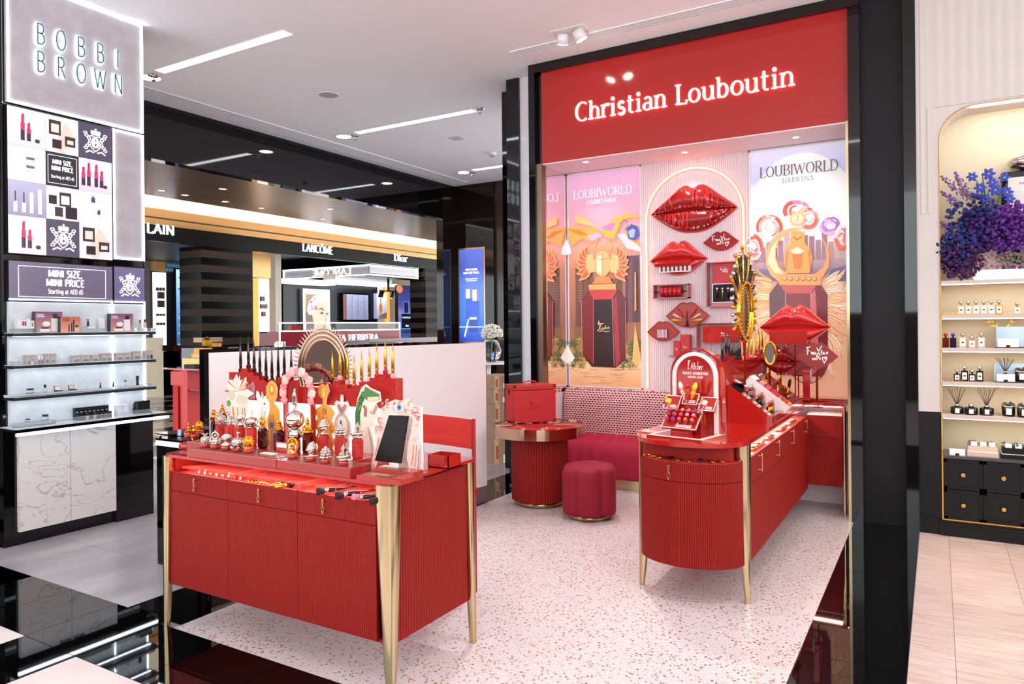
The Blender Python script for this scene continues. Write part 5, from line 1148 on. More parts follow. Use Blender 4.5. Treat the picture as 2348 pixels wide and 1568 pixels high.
LIPR = mat('lip_gloss_red', 'cc2420', .06, coat=1.0); LIPD = mat('lip_dark_red', '8a1614', .2)
YWL = 6.916
def wallthing(name, label, cat, px, py, y=YWL): p = ony(px, py, y); return thing(name, label, cat, (p.x, y, p.z)), mpp(p)
def wxz(px, py, y, o): p = ony(px, py, y); return p.x - o.location.x, p.z - o.location.z
# neon arch
o, s = wallthing('neon_arch', 'glowing warm neon arch framing the lips wall display', 'neon light', 1596, 890); 
ax0, ax1 = wxz(1485, 700, YWL, o)[0], wxz(1708, 700, YWL, o)[0]; r_ = (ax1 - ax0) / 2; zt_ = wxz(1600, 379, YWL, o)[1]; cx_ = (ax0 + ax1) / 2; zt_ = 3.11 - o.location.z
pth = [(ax0, -.02, 0)] + [(cx_ - r_ * math.cos(PI * k / 24), -.02, zt_ - r_ + r_ * math.sin(PI * k / 24)) for k in range(25)] + [(ax1, -.02, 0)]
MB().tube(pth, .008, 8).build('neon_tube', mat('neon_glow', 'fff0c8', .4, emit=1.6, ecol='ffd8a0'), o)
ch = MB(); ch.add(*strip(ch, [(a[0], a[2]) for a in pth], lambda a, b: .014, -.008, 0, lambda v: (v[0], v[2], v[1]))).build('channel', mat('neon_side_glow', 'f08070', .4, emit=1.6, ecol='ff4a3a'), o)  # channel glows red in place of the neon's side glow
# big lips with lettering
def place_lips(px0, py0, px1, py1, y, label, D, name='lips_sculpture', base=LIPR, tilt=0.0):
    a, b_ = ony(px0, py1, y), ony(px1, py0, y); W, H = b_.x - a.x, b_.z - a.z
    o = thing(name, label, 'lips sculpture', ((a.x + b_.x) / 2, y, a.z + .45 * H)); lips_mb(W, H, D).build('lips', base, o); return o, W, H
o, W, H = place_lips(1497, 410, 1694, 536, YWL, 'large glossy red lips carved with raised lettering under the neon arch', .10, base=LIPD)
lip_letters(W, H, .10, 'CHRISTIANLOUBOUTIN', True, False).build('lettering', LIPR, o); lip_letters(W, H, .10, 'CHRISTIANLOUBOUTIN', False, True).build('lettering', LIPR, o)
ob = [(x, z) for x, z in lip_outline(W, H)]; MB().tube([(x, -.006, z) for x, z in ob], .009, 6, True).build('rim', LIPR, o)
o, W, H = place_lips(1492, 543, 1625, 632, YWL, 'smooth glossy red lips holding a white tray of small lipsticks', .11)
# tray box in the lips
tb = thing('lipstick_tray', 'white tray of seven red lipsticks with red lid on the smooth lips', 'tray', (0, 0, 0)); a, b_ = ony(1512, 622, 6.80), ony(1584, 601, 6.80); tb.location = (a.x, 6.80, a.z); w_, h_ = b_.x - a.x, b_.z - a.z
MB().box(0, w_, 0, .03, 0, h_).build('tray', WHT, tb); MB().at((0, 0, h_), rx=.5).box(-.03, w_ + .005, -.03, .055, 0, .03).build('lid', RED, tb)
for i in range(7):
    x = w_ * (i + .7) / 7.4; l_ = MB().at((x, -.006, h_ * .48)).lathe([(.004, -h_ * .36), (.009, -h_ * .3), (.009, h_ * .2), (.004, h_ * .3)], 8).build('lipstick', mat('deep_red_stick', '7a1c18', .15), tb); MB().at((x, -.008, h_ * .86)).cyl((0, 0, -.006), .008, .012, 8).build('bow', BLKS, l_)
FROM = [[(.02, .98), (.22, 1.02)], [(.1, .97), (.08, .55)], [(.04, .78), (.16, .8)], [(.2, .75), (.2, .58), (.2, .7), (.26, .72)], [(.3, .7), (.28, .6), (.33, .6), (.34, .7), (.3, .7)], [(.38, .58), (.38, .72), (.42, .6), (.45, .72), (.46, .58)],
        [(.52, .98), (.66, .5)], [(.74, 1.1), (.5, .52)], [(.72, .85), (.72, .58)], [(.68, .76), (.78, .78)], [(.8, .72), (.8, .58)], [(.85, .72), (.83, .6), (.89, .6), (.9, .72), (.9, .58)], [(.94, .58), (.95, .72), (1.0, .66), (1.02, .75)],
        [(.3, .38), (.33, .28), (.36, .36), (.39, .28), (.42, .4)], [(.45, .38), (.45, .28)], [(.48, .48), (.58, .5)], [(.52, .48), (.52, .28)], [(.6, .48), (.6, .28), (.62, .36), (.66, .36), (.66, .28)],
        [(.84, .1), (.76, .34), (.78, .44), (.84, .4), (.86, .34), (.9, .46), (.96, .44), (.96, .34), (.84, .1)]]
def lip_plate(px0, py0, px1, py1, y, label, m, d=.03, name='lip_sign'):
    a, b_ = ony(px0, py1, y), ony(px1, py0, y); W, H = b_.x - a.x, b_.z - a.z
    o = thing(name, label, 'lips sign', ((a.x + b_.x) / 2, y, a.z + .45 * H)); MB().prism(lip_outline(W, H), -d, 0).build('plate', m, o); return o, W, H
o, W, H = lip_plate(1616, 523, 1697, 573, YWL, 'flat red lip shaped plate with white handwriting beside the neon', REDM)
scribble(MB(), FROM, -.27 * W, -.3 * H, .52 * W, .62 * H, .006, -.0325, -.03).build('handwriting', mat('ink_white', 'f8eeee', .5), o)
# ribbon rack
def frame_box(px0, py0, px1, py1, y, label, name='shadow_box', d=.11, t_=.008, m=None):
    a, b_ = ony(px0, py1, y - d), ony(px1, py0, y - d); W, H = b_.x - a.x, b_.z - a.z
    o = thing(name, label, 'wall frame', (a.x, y, a.z)); m = m or RED
    MB().box(0, t_, -d, 0, 0, H).build('side', m, o); MB().box(W - t_, W, -d, 0, 0, H).build('side', m, o); MB().box(0, W, -d, 0, 0, t_).build('bottom', m, o); MB().box(0, W, -d, 0, H - t_, H).build('top', m, o)
    return o, W, H, d
o, W, H, d = frame_box(1498, 646, 1578, 682, YWL, 'narrow red wall frame with a rail of red ribbon rolls', 'ribbon_rack', .1)
MB().tube([(0, -.05, H / 2), (W, -.05, H / 2)], .006, 6).build('rail', REDM, o)
rp = o.location.copy()
for i in range(5):
    x = W * (.24 + .125 * i); q = thing('ribbon_roll', '%s red ribbon roll from the left on the wall rail' % ORD[i], 'ribbon', (rp.x + x, rp.y - .05, rp.z + H / 2), 0, 'ribbon rolls on the wall rail')
    MB().at(ry=PI / 2).lathe([(.007, -.018), (.052, -.018), (.052, .018), (.007, .018)], 22, smooth=False).build('ribbon', mat('satin_red', 'c01a22', .3), q); MB().at(ry=PI / 2).lathe([(.008, -.02), (.022, -.02), (.022, .02), (.008, .02)], 16).build('core', mat('ribbon_core', '6a2a28', .5), q)
# frame with open box of jewelled lacquers
o, W, H, d = frame_box(1620, 593, 1690, 700, YWL, 'tall red wall frame holding an open gift box', 'shadow_box', .1)
p0 = o.location.copy(); sh_ = thing('gift_box', 'open red gift box with three jewelled nail lacquers on black', 'gift box', (p0.x + W * .18, p0.y - .075, p0.z + .0085))
bw, bh = W * .72, H * .43; MB().box(0, bw, -.02, .05, 0, .03).build('box_wall', RED, sh_); MB().at((0, 0, .03), rx=-.1).box(0, bw, -.015, .02, 0, bh).build('box_tray', WHT, sh_)
MB().at((0, 0, .03), rx=-.1).box(.008, bw - .008, -.017, -.014, .008, bh - .008).build('velvet_pad', BLKS, sh_)
MB().at((0, .03, .03 + bh), rx=-.05).box(-.005, bw + .005, -.012, .02, 0, H * .47).build('lid', CASE, sh_); scribble(MB().at((0, 0.03, .03 + bh), rx=-.05), FROM, bw * .33, H * .22, bw * .36, H * .13, .003, -.0135, -.012).build('handwriting', MATS['ink_white'], sh_)
for i, x in enumerate((.25, .5, .75)): l_ = MB().at((bw * x, -.02, .03 + bh * .62), rx=-.1).lathe([(.006, -bh * .42), (.009, 0), (.008, .02)], 8).build('lacquer', (BLK, YGOLD, BLK)[i], sh_); MB().at((bw * x, -.021, .03 + bh * .72), rx=-.1).sph((0, 0, 0), .015, 8).build('jewel', SILV, l_)
# lip plate with lacquer tools
o, W, H = lip_plate(1532, 688, 1628, 746, YWL, 'recessed lip shaped tray with six coloured lacquers and a black spike', mat('brown_red', 'a83420', .25), .05, 'lip_tray')
MB().tube([(x, -.05, z) for x, z in lip_outline(W, H)], .006, 6, True).build('rim', RED, o)
for i, (ang_, c) in enumerate(((35, 'd83028'), (62, 'f0c8c0'), (85, 'e8b428'))):
    for sgn in (-1, 1):
        A = math.radians(ang_) * sgn; L_ = MB().at((math.sin(A) * .045 + sgn * .008, -.06, -.05 + math.cos(A) * .045), ry=A); L_.lathe([(.003, 0), (.011, .06), (.011, .085), (.007, .1)], 8); L_.build('lacquer', mat('lac_' + c, c, .2), o)
MB().at((0, -.064, -.1)).lathe([(.015, 0), (.017, .02), (.007, .032), (.006, .06), (.0005, .17)], 10).build('black_spike', BLK, o)
o, W, H = lip_plate(1488, 733, 1560, 778, YWL, 'recessed lip shaped tray with a small striped red box', MATS['brown_red'], .05, 'lip_tray')
MB().tube([(x, -.05, z) for x, z in lip_outline(W, H)], .005, 6, True).build('rim', RED, o)
MB().box(-.05, .05, -.075, -.05, -.06, .03).build('box', RED, o)
for i in range(8): MB().box(-.047 + i * .0125, -.041 + i * .0125, -.077, -.075, -.055, .025).build('stripe', WHT, o)
o, s = wallthing('wall_shelf', 'small red wall shelf left of the wide red frame', 'shelf', 1569, 811); MB().box(-.13, .13, -.09, 0, -.008, 0).build('board', RED, o); p0 = o.location
for i, (x0, x1, h_, lab) in enumerate(((-.085, -.02, .145, 'short slim red gift box on the small wall shelf'), (-.015, .075, .205, 'tall red gift box on the small wall shelf'))):
    q = thing('gift_carton', lab, 'box', (p0.x + (x0 + x1) / 2, p0.y - .045, p0.z)); h2 = (x1 - x0) / 2; MB().box(-h2, h2, -.035, .035, 0, h_).build('carton', CASE, q); scribble(MB(), [SIG2, SIG1], -h2 * .4, h_ * .35, h2 * .9, .03, .0016, -.0365, -.035).build('signature', MATS['ink_white'], q)
o, W, H, d = frame_box(1597, 735, 1705, 810, YWL, 'wide red wall frame holding a glossy red box', 'shadow_box', .1); p0 = o.location
q = thing('gift_carton', 'wide glossy red gift box in the wide wall frame', 'box', (p0.x + W * .5, p0.y - .05, p0.z + .009)); MB().box(-W * .38, W * .42, -.03, .03, H * .36, H * .88).build('carton', LIPR, q); MB().box(-W * .3, W * .3, -.02, .02, 0, H * .36).build('clear_stand', GLASS, q); scribble(MB(), [SIG2, SIG1], .0, H * .55, .09, .05, .003, -.0315, -.03).build('signature', MATS['ink_white'], q)
# ================================================================ backlit posters
def poster(px0, x1, label, z0, z1, x0=None):
    t = thing('backlit_poster', label, 'poster', (x0, 6.93, z0)); return t
def gold_shade(pr, pts, base='e8984a'): pr.poly(pts, base)
x0, x1, z0, z1 = -3.39, -2.565, .945, 3.205; W, H = x1 - x0, z1 - z0
t = poster(0, x1, 'backlit poster of a dark red bottle with golden scarab stopper', z0, z1, x0)
fm = MB()
for q in ((0, .012, 0, H), (W - .012, W, 0, H), (0, W, 0, .012), (0, W, H - .012, H)): fm.box(q[0], q[1], -.02, 0, q[2], q[3])
fm.build('frame', WHT, t)
pr = Print(-.006, .0001); a_, b_ = .012, W - .012
def ph(px, py): p = ony(px, py, 6.925); return (p.x - x0, p.z - z0)      # photo point -> poster sheet
def PH(q): return [ph(*p) for p in q]
def crop1(q): k = 280 / 813; return PH([(1220 + x * k, 360 + y * k) for x, y in q])
pr.bands(a_, b_, [(.012, 'd89a70'), (H * .07, 'e8b888'), (H * .125, 'f4d8b0'), (H * .13, 'a8784a'), (H * .3, '9a6048'), (H * .55, 'c07a5a'), (H * .65, 'e8a088'), (H * .8, 'e4a0b4'), (H - .012, 'e0b0d4')])
rr = random.Random(11)
pr.rect(W * .08, H * .12, W * .45, H * .3, '8a5a3a'); pr.rect(W * .1, H * .28, W * .3, H * .56, '6a4034'); pr.rect(W * .32, H * .28, W * .75, H * .5, '70483a'); pr.rect(W * .78, H * .3, W * .97, H * .6, '5a3a58')
for cx in (.22, .3, .82, .9): pr.rect(W * cx, H * .3, W * (cx + .05), H * .58, rr.choice(['543028', '7a4a3a']))
for i in range(6):
    for j in range(9): pr.rect(W * (.14 + .012 * i), H * (.4 + .012 * j), W * (.145 + .012 * i), H * (.406 + .012 * j), 'c08850'); pr.rect(W * (.62 + .012 * i), H * (.4 + .012 * j), W * (.625 + .012 * i), H * (.406 + .012 * j), 'c08850')
for i in range(60): x, z = rr.choice([(rr.uniform(.04, .26), rr.uniform(.1, .22)), (rr.uniform(.74, .96), rr.uniform(.1, .22))]); pr.poly([(W * x + q[0], H * z + q[1]) for q in star(0, 0, .05, .015, 5, rr.uniform(0, 90))], rr.choice(['5a6a3a', '8a7a40', 'b08a40', '4a5a38', 'c09a58']))
for px in ((235, 1240), ): pr.poly(crop1([(235, 1240), (288, 1335), (235, 1375), (182, 1335)]), 'f4e8dc')
pr.poly(crop1([(690, 1100), (728, 1345), (690, 1385), (670, 1350)]), 'f0b068'); pr.poly(crop1([(690, 760), (700, 760), (700, 1010), (688, 1020)]), 'e8a050')
for i in range(26): z = H * rr.uniform(.02, .1); x = W * rr.uniform(.05, .8); pr.rect(x, z, x + W * rr.uniform(.05, .2), z + .004, rr.choice(['c07a50', 'f0c898', 'b86a48']))
# bottle
pr.poly(crop1([(335, 950), (385, 880), (575, 875), (627, 940), (630, 1340), (560, 1395), (400, 1390), (340, 1310)]), '4a0c10')
pr.poly(crop1([(385, 880), (575, 875), (540, 940), (415, 945)]), 'c83a38'); pr.poly(crop1([(335, 950), (385, 880), (415, 945), (412, 1370), (345, 1310)]), '7a1418'); pr.poly(crop1([(575, 875), (627, 940), (630, 1340), (560, 1395), (540, 940)]), '6a2428'); pr.poly(crop1([(415, 945), (540, 940), (550, 1385), (412, 1385)]), '2c070a')
pr.poly(crop1([(545, 950), (570, 920), (590, 1340), (560, 1390)]), 'a83038'); pr.line(crop1([(415, 945), (412, 1370)]), .004, 'e08a88'); pr.line(crop1([(540, 940), (550, 1385)]), .004, 'e8a0a0'); pr.line(crop1([(335, 950), (340, 1310)]), .004, 'f0b0a0'); pr.line(crop1([(630, 945), (630, 1340)]), .004, 'f0b0a0')
for sg in (SIG1, SIG2, SIG3): pr.line(crop1([(440 + u * 85, 1150 - v * 70) for u, v in sg]), .006, 'f0c888')
def leaf(x0, y0, x1, y1, w_, b_, n=6, lo=412, hi=1412):
    L_, R_ = [], []
    for k in range(n + 1):
        q = k / n; x, y = x0 + (x1 - x0) * q, y0 + (y1 - y0) * q; dx, dy = x1 - x0, y1 - y0; d = math.hypot(dx, dy); o_ = b_ * math.sin(PI * q) * d; h = w_ * math.sin(PI * min(1, q * .85 + .12)); nx, ny = -dy / d, dx / d
        L_.append((x + nx * (o_ + h), y + ny * (o_ + h))); R_.append((x + nx * (o_ - h), y + ny * (o_ - h)))
    cl = lambda q: [(min(max(x, lo), hi), y) for x, y in q]
    return cl(L_ + R_[::-1]), cl([((a[0] + b[0]) / 2, (a[1] + b[1]) / 2) for a, b in zip(L_, R_)])
# golden scarab
for sgn in (-1, 1):
    for i in range(7):
        A = math.radians(78 - i * 20); P_, c_ = leaf(478 + sgn * 85, 720, 478 + sgn * (85 + 95 * math.cos(A)), 720 - 150 * math.sin(A), 24, sgn * .12, 6, 0, 813); pr.poly(crop1(P_), 'f0a868'); P_, c_ = leaf(478 + sgn * 85, 720, 478 + sgn * (85 + 84 * math.cos(A)), 720 - 132 * math.sin(A), 15, sgn * .12, 6, 0, 813); pr.poly(crop1(P_), 'e8583a')
    pr.poly(crop1([(478 + sgn * 60, 640), (478 + sgn * 105, 650), (478 + sgn * 110, 720), (478 + sgn * 95, 770), (478 + sgn * 50, 760)]), 'f4b878')
    pr.line(crop1([(478 + sgn * 25, 620), (478 + sgn * 60, 600), (478 + sgn * 35, 545)]), .018, 'f0a860')
pr.poly(crop1([(385, 845), (565, 838), (568, 875), (390, 880)]), 'f0a860'); pr.poly(crop1([(410, 840), (440, 790), (520, 790), (548, 835)]), 'e88a4a')
pr.ell(*crop1([(478, 705)])[0], .096, .135, 'f4b070', 28); pr.poly(crop1([(440, 660), (475, 650), (475, 780), (440, 760)]), 'fce0b8'); pr.line(crop1([(478, 640), (478, 795)]), .005, 'b86a30'); pr.line(crop1([(415, 665), (478, 680), (542, 662)]), .006, 'c87a3a'); pr.poly(crop1([(440, 620), (478, 580), (515, 620)]), 'e89850')
# silk and beetle
for q, c in (([(245, 470), (300, 460), (430, 470), (470, 500), (400, 560), (350, 540), (270, 590)], 'e8a040'), ([(300, 380), (380, 420), (440, 460), (300, 435)], 'f0b868'), ([(470, 490), (560, 400), (640, 370), (735, 385), (730, 400), (650, 400), (600, 440), (560, 540), (500, 530)], 'f0a848'), ([(475, 470), (520, 440), (570, 430), (540, 490)], 'c070b0'), ([(575, 510), (640, 500), (735, 600), (735, 625), (640, 600), (600, 540)], 'e8c8e8'), ([(255, 480), (330, 480), (390, 520), (330, 520)], 'c87820'), ([(235, 540), (265, 590), (275, 640), (240, 650)], 'f4e4ec'), ([(380, 520), (450, 500), (480, 520), (410, 560)], 'd8a8d8'), ([(620, 480), (700, 560), (735, 570), (735, 590), (650, 540)], 'f0a030')): pr.poly(crop1(q), c)
pr.poly(crop1([(640, 470), (675, 440), (715, 455), (730, 510), (700, 550), (655, 540)]), '4a4a9a'); pr.poly(crop1([(650, 490), (680, 470), (700, 480), (690, 530), (665, 530)]), '9ab0e8'); pr.line(crop1([(600, 440), (625, 410), (650, 430)]), .006, '2a2a5a'); pr.line(crop1([(655, 445), (640, 465), (630, 485)]), .006, '3a3a8a')
p, q = crop1([(290, 280), (680, 240)]); pr.text('LOUBIWORLD', (p[0] + q[0]) / 2, p[1], .085, 'fdf6fa', width=q[0] - p[0], serif=True, thick=.15, thin=.05)
p, q = crop1([(380, 313), (580, 293)]); pr.text('LOUBICHARME', (p[0] + q[0]) / 2, p[1], .042, 'fdf6fa', width=q[0] - p[0], serif=True, thick=.16, thin=.06)
pr.build('print', PLIT, t); MB().box(.012, W - .012, -.005, 0, .012, H - .012).build('light_box', WHT, t)
# right poster
x0, x1, z0, z1 = -1.508, -.625, .89, 3.205; W, H = x1 - x0, z1 - z0
t = poster(0, x1, 'backlit poster of a red bottle with golden crescent stopper and moon', z0, z1, x0); fm = MB()
for q in ((0, .012, 0, H), (W - .012, W, 0, H), (0, W, 0, .012), (0, W, H - .012, H)): fm.box(q[0], q[1], -.02, 0, q[2], q[3])
fm.build('frame', WHT, t); MB().box(.012, W - .012, -.005, 0, .012, H - .012).build('light_box', WHT, t)
pr = Print(-.006, .0001)
def c2(q): k = 260 / 1132; return PH([(1700 + x * k, 280 + y * k) for x, y in q])
def c3(q): k = 330 / 1478; return PH([(1630 + x * k, 590 + y * k) for x, y in q])
pr.bands(.012, W - .012, [(.012, 'f4b890'), (H * .25, 'f4c09a'), (H * .45, 'e8b898'), (H * .5, '8a7088'), (H * .56, 'c8a0a8'), (H * .62, 'f0e4e0'), (H * .84, 'e8e4ee'), (H * .88, 'c4c4e6'), (H - .012, 'dcdcf4')])
mc = c2([(600, 900)])[0]; pr.poly([q for q in [(max(.013, min(W - .013, x)), z) for x, z in arc(mc[0], mc[1] - .12, .50, .68, 0, 180, 24)]], 'f2f0f0')
for i in range(34): x, z = W * rr.uniform(.04, .96), H * rr.uniform(.9, .99); pr.ell(x, z, .004, .004, 'ffffff', 6)
for i in range(16): x = .05 + .06 * i; h_ = .03 + .07 * rr.random(); pr.rect(W * x, H * .55, W * (x + .05), H * (.57 + h_), rr.choice(['b89088', 'a07888', 'c8a8a0', '9a7080']))
pr.poly(c2([(100, 1500), (200, 1440), (320, 1470), (400, 1560), (100, 1568)]), '7a6a90'); pr.poly(c2([(900, 1440), (1060, 1400), (1060, 1568), (850, 1568)]), '6a5a80')
for cx, cy, rx, ry, sd in ((290, 1030, 150, 150, 1), (560, 860, 140, 110, 2), (680, 930, 100, 110, 7), (130, 1230, 90, 130, 3), (900, 1000, 110, 100, 4), (1010, 1120, 70, 130, 5)):
    pr.poly(c2(blob(cx, cy, rx, ry, 18, .1, sd)), 'fadcd8' if sd != 4 else 'efd8f0')
    for i in range(16): A = rr.uniform(0, 360); k = rr.uniform(.2, .95); pr.line(c2(arc(cx, cy, rx * k, ry * k, A, A + rr.uniform(50, 130), 8)), rr.uniform(.01, .05) * k, rr.choice(['f0604a', 'f48a78', 'f4a898', 'e84838', 'd86a98', 'f8c8bc']) if sd != 4 else rr.choice(['b878c8', 'e0a8d8', '9060b0', 'd8a0c0']))
for sgn in (-1, 1):
    for i in range(30):
        y0_ = 200 + 22 * i; x0_ = 640 if sgn < 0 else 1180; ln_ = rr.uniform(130, 330); A = math.radians(-25 + i * 3.2 + rr.uniform(-14, 14))
        P_, c_ = leaf(x0_, y0_, x0_ + sgn * ln_ * math.cos(A), y0_ + ln_ * math.sin(A) * 1.2, rr.uniform(10, 24), sgn * rr.uniform(-.15, .2)); pr.poly(c3(P_), rr.choice(['f8dcb8', 'f4c890', 'f2b878', 'fbeedd', 'f6d2a4'])); pr.line(c3(c_), .006, rr.choice(['d87a38', 'c86a30', 'e8924a']))
pr.poly(c3([(610, 350), (705, 225), (1120, 222), (1205, 350), (1205, 1080), (1160, 1180), (680, 1180), (615, 1080)]), '6a4a50')
pr.poly(c3([(705, 225), (1120, 222), (1035, 340), (775, 345)]), 'c85a58'); pr.poly(c3([(775, 345), (1035, 340), (1040, 1180), (775, 1180)]), '8a3a40'); pr.poly(c3([(1035, 340), (1120, 222), (1205, 350), (1205, 1080), (1160, 1180), (1040, 1180)]), '7a2a34'); pr.poly(c3([(1040, 345), (1080, 300), (1120, 1100), (1050, 1170)]), 'd06a68'); pr.line(c3([(775, 345), (775, 1180)]), .004, 'f0c0b8'); pr.line(c3([(1035, 340), (1040, 1180)]), .004, 'f0c0b8')
out = arc(580, 1330, 325, 320, 75, 285, 26); inn = arc(650, 1330, 250, 270, 290, 80, 26)
def cres(q0): return c2(q0)
pr.poly(c2([(640, 1030), (520, 1030), (400, 1070), (310, 1160), (260, 1280), (255, 1400), (300, 1500), (380, 1568), (480, 1500), (390, 1420), (355, 1320), (360, 1230), (410, 1130), (500, 1070), (560, 1050)]), 'f4a868')
pr.poly(c2([(270, 1380), (300, 1250), (380, 1140), (350, 1230), (345, 1330), (380, 1430), (430, 1490), (340, 1480)]), 'fcd8a8')
pr.poly(c2([(810, 1115), (860, 1190), (890, 1300), (880, 1420), (820, 1520), (780, 1540), (740, 1490), (830, 1420), (860, 1320), (850, 1220)]), 'f0a05a')
pr.ell(*c2([(572, 940)])[0], 68 * .00098, 68 * .00098, 'f4b070'); pr.ell(*c2([(572, 940)])[0], 48 * .00098, 48 * .00098, 'fcd8a8'); pr.line(c2([(560, 900), (585, 930), (565, 980)]), .006, 'c8783a')
pr.poly(c2([(510, 1070), (575, 1060), (645, 1075), (645, 1180), (700, 1240), (720, 1330), (690, 1480), (450, 1485), (435, 1320), (455, 1240), (500, 1190)]), 'f0a050'); pr.poly(c2([(520, 1300), (570, 1240), (630, 1300), (610, 1440), (540, 1440)]), 'e07a30'); pr.poly(c2([(500, 1260), (570, 1220), (640, 1260), (600, 1290), (540, 1290)]), 'fde8c0'); pr.line(c2([(470, 1260), (455, 1460)]), .012, 'c87030'); pr.line(c2([(690, 1250), (700, 1450)]), .012, 'c87030'); pr.line(c2([(530, 1120), (570, 1150), (620, 1115)]), .01, 'b86028')
pr.poly(c2([(385, 1510), (440, 1490), (760, 1490), (800, 1520), (800, 1600), (385, 1600)]), 'f0a058')
for x in (445, 505, 570, 630, 690, 745): pr.ell(*c2([(x, 1540)])[0], .02, .02, 'b87038', 12); pr.ell(*c2([(x - 5, 1535)])[0], .01, .01, 'fce0b0', 8)
p, q = c2([(205, 530), (985, 430)]); pr.text('LOUBIWORLD', (p[0] + q[0]) / 2, p[1] - .01, .095, '5a5664', width=q[0] - p[0], serif=True, thick=.13, thin=.045)
p, q = c2([(430, 590), (735, 560)]); pr.text('LOUBILUNA', (p[0] + q[0]) / 2, p[1], .045, '5a5664', width=q[0] - p[0], serif=True, thick=.15, thin=.06)
pr.build('print', PLIT, t)
# ================================================================ big red shop sign
a, b_ = ony(1325, 278, 6.385), ony(1827, 190, 6.385)
t = thing('shop_sign', 'white glowing serif shop name on the red fascia', 'sign', ((a.x + b_.x) / 2, 6.383, a.z)); Wd = b_.x - a.x; s_ = 'Christian Louboutin'; hcap = .178; sp_ = .07
wx = (Wd / hcap - sp_ * (len(s_) - 1)) / twidth(s_, 1.0, 0); x = -Wd / 2; SG = mat('sign_white', 'fffdf8', .5, emit=1.8, ecol='fff8ee')
for c in s_:
    mb = MB(); adv = glyph(mb, c, x, 0, hcap, .13, .05, True, wx, -.012, 0.0)
    if c != ' ': mb.build('letter', SG, t)
    x += adv + sp_ * hcap
# ================================================================ goods on the right counter
ZC = .93
a = onz(1480, 1001, ZC); rzA = -.2
t = thing('lipstick_bar', 'red arched lipstick personalising stand with white border on the rounded end', 'display stand', (a.x, a.y, ZC), rzA)
W, D = .355, .30
bm = MB().box(0, W, 0, D, 0, .02); bm.build('base', RED, t); MB().box(.004, W - .004, .004, D - .004, .02, .0215).build('border', mat('blush_white', 'f4dcd6', .35), t); MB().box(.03, W - .03, .03, D - .004, .0215, .023).build('inlay', RED, t)
def arch_poly(w_, h_, n=18): return [(-w_ / 2, 0), (w_ / 2, 0)] + [(w_ / 2 * math.cos(PI * k / n), h_ - w_ / 2 + w_ / 2 * math.sin(PI * k / n)) for k in range(n + 1)]
yb_ = D - .03; hA = .50; cx = W / 2 + .0
def arc_line(w_, h_): return [(-w_ / 2, 0)] + [(-w_ / 2 * math.cos(PI * k / 18), h_ - w_ / 2 + w_ / 2 * math.sin(PI * k / 18)) for k in range(19)] + [(w_ / 2, 0)]
MB().at((cx, yb_, .02)).prism(arch_poly(.27, hA - .04), 0, .012).build('arch_panel', RED, t)
m = MB().at((cx, yb_ - .006, .02)); m.add(*strip(m, arc_line(.272, hA - .03), lambda p, q: .011, -.01, .012, lambda v: (v[0], v[2], v[1]))); m.build('white_arch', MATS['blush_white'], t)
m = MB().at((cx, yb_ + .02, .02)); m.add(*strip(m, arc_line(.33, hA), lambda p, q: .005, -.02, .02, lambda v: (v[0], v[2], v[1]))); m.build('outer_arch', RED, t)
INK = MATS['ink_white']
AT = [[(.0, .0), (.06, .5), (.1, 1.0), (.06, 1.0), (.03, .4), (.05, .0), (.1, .1)], [(.17, 1.05), (.15, .9)], [(.2, .0), (.3, .75), (.36, .02)], [(.22, .3), (.36, .34)], [(.44, .8), (.42, .05), (.47, .02)], [(.38, .52), (.5, .54)], [(.52, .2), (.58, .42), (.53, .42), (.52, .1), (.6, .04)], [(.64, .04), (.68, .9), (.66, .02), (.7, .05)], [(.74, .42), (.74, .04)], [(.8, .2), (.86, .42), (.8, .4), (.79, .08), (.88, .04)], [(.92, .02), (.92, .42), (.94, .34), (1.0, .42)]]
scribble(MB().at((cx, yb_, .02)), AT, -.05, hA - .125, .1, .055, .0032, -.0015, 0).build('script_title', INK, t)
text(MB().at((cx, yb_, .02)), 'ROUGE LOUBOUTIN', 0, hA - .155, .0155, width=.165, serif=True, thick=.2, thin=.09, y0=-.0015, y1=0).build('title', INK, t); text(MB().at((cx, yb_, .02)), 'SOOOOO...GLOW', 0, hA - .176, .0115, width=.1, serif=True, thick=.2, thin=.1, y0=-.0015, y1=0).build('subtitle', INK, t)
def tilted(cx, cy, z, w_, h_, tilt, num, label):
    e = MB().at((cx, cy, z), rx=-tilt).box(-w_ / 2, w_ / 2, -.012, 0, 0, h_).build('tilted_tray', RED, t)
    f = MB().at((cx, cy, z), rx=-tilt); k = .0045
    for q in ((-w_ / 2, w_ / 2, 0, k), (-w_ / 2, w_ / 2, h_ - k, h_), (-w_ / 2, -w_ / 2 + k, 0, h_), (w_ / 2 - k, w_ / 2, 0, h_)): f.box(q[0], q[1], -.0155, -.011, q[2], q[3])
    f.build('border', MATS['blush_white'], e)
    g = MB().at((cx, cy, z), rx=-tilt); glyph(g, num, -w_ * .32 if num != '1' else -.03, .012, h_ * .2, .12, .1, False, 1, -.0135, -.012, slant=.3); text(g, 'AAAA', w_ * .12, .022, .009, thick=.3, thin=.3, serif=False, y0=-.0135, y1=-.012); text(g, 'LIPSTICK', w_ * .12, .01, .009, thick=.22, thin=.22, serif=False, y0=-.0135, y1=-.012) if False else None
    for zz in (.012, .022): g.box(-w_ * .08, w_ * .34, -.0135, -.012, zz, zz + .006)
    g.build('lettering', INK, e); return e
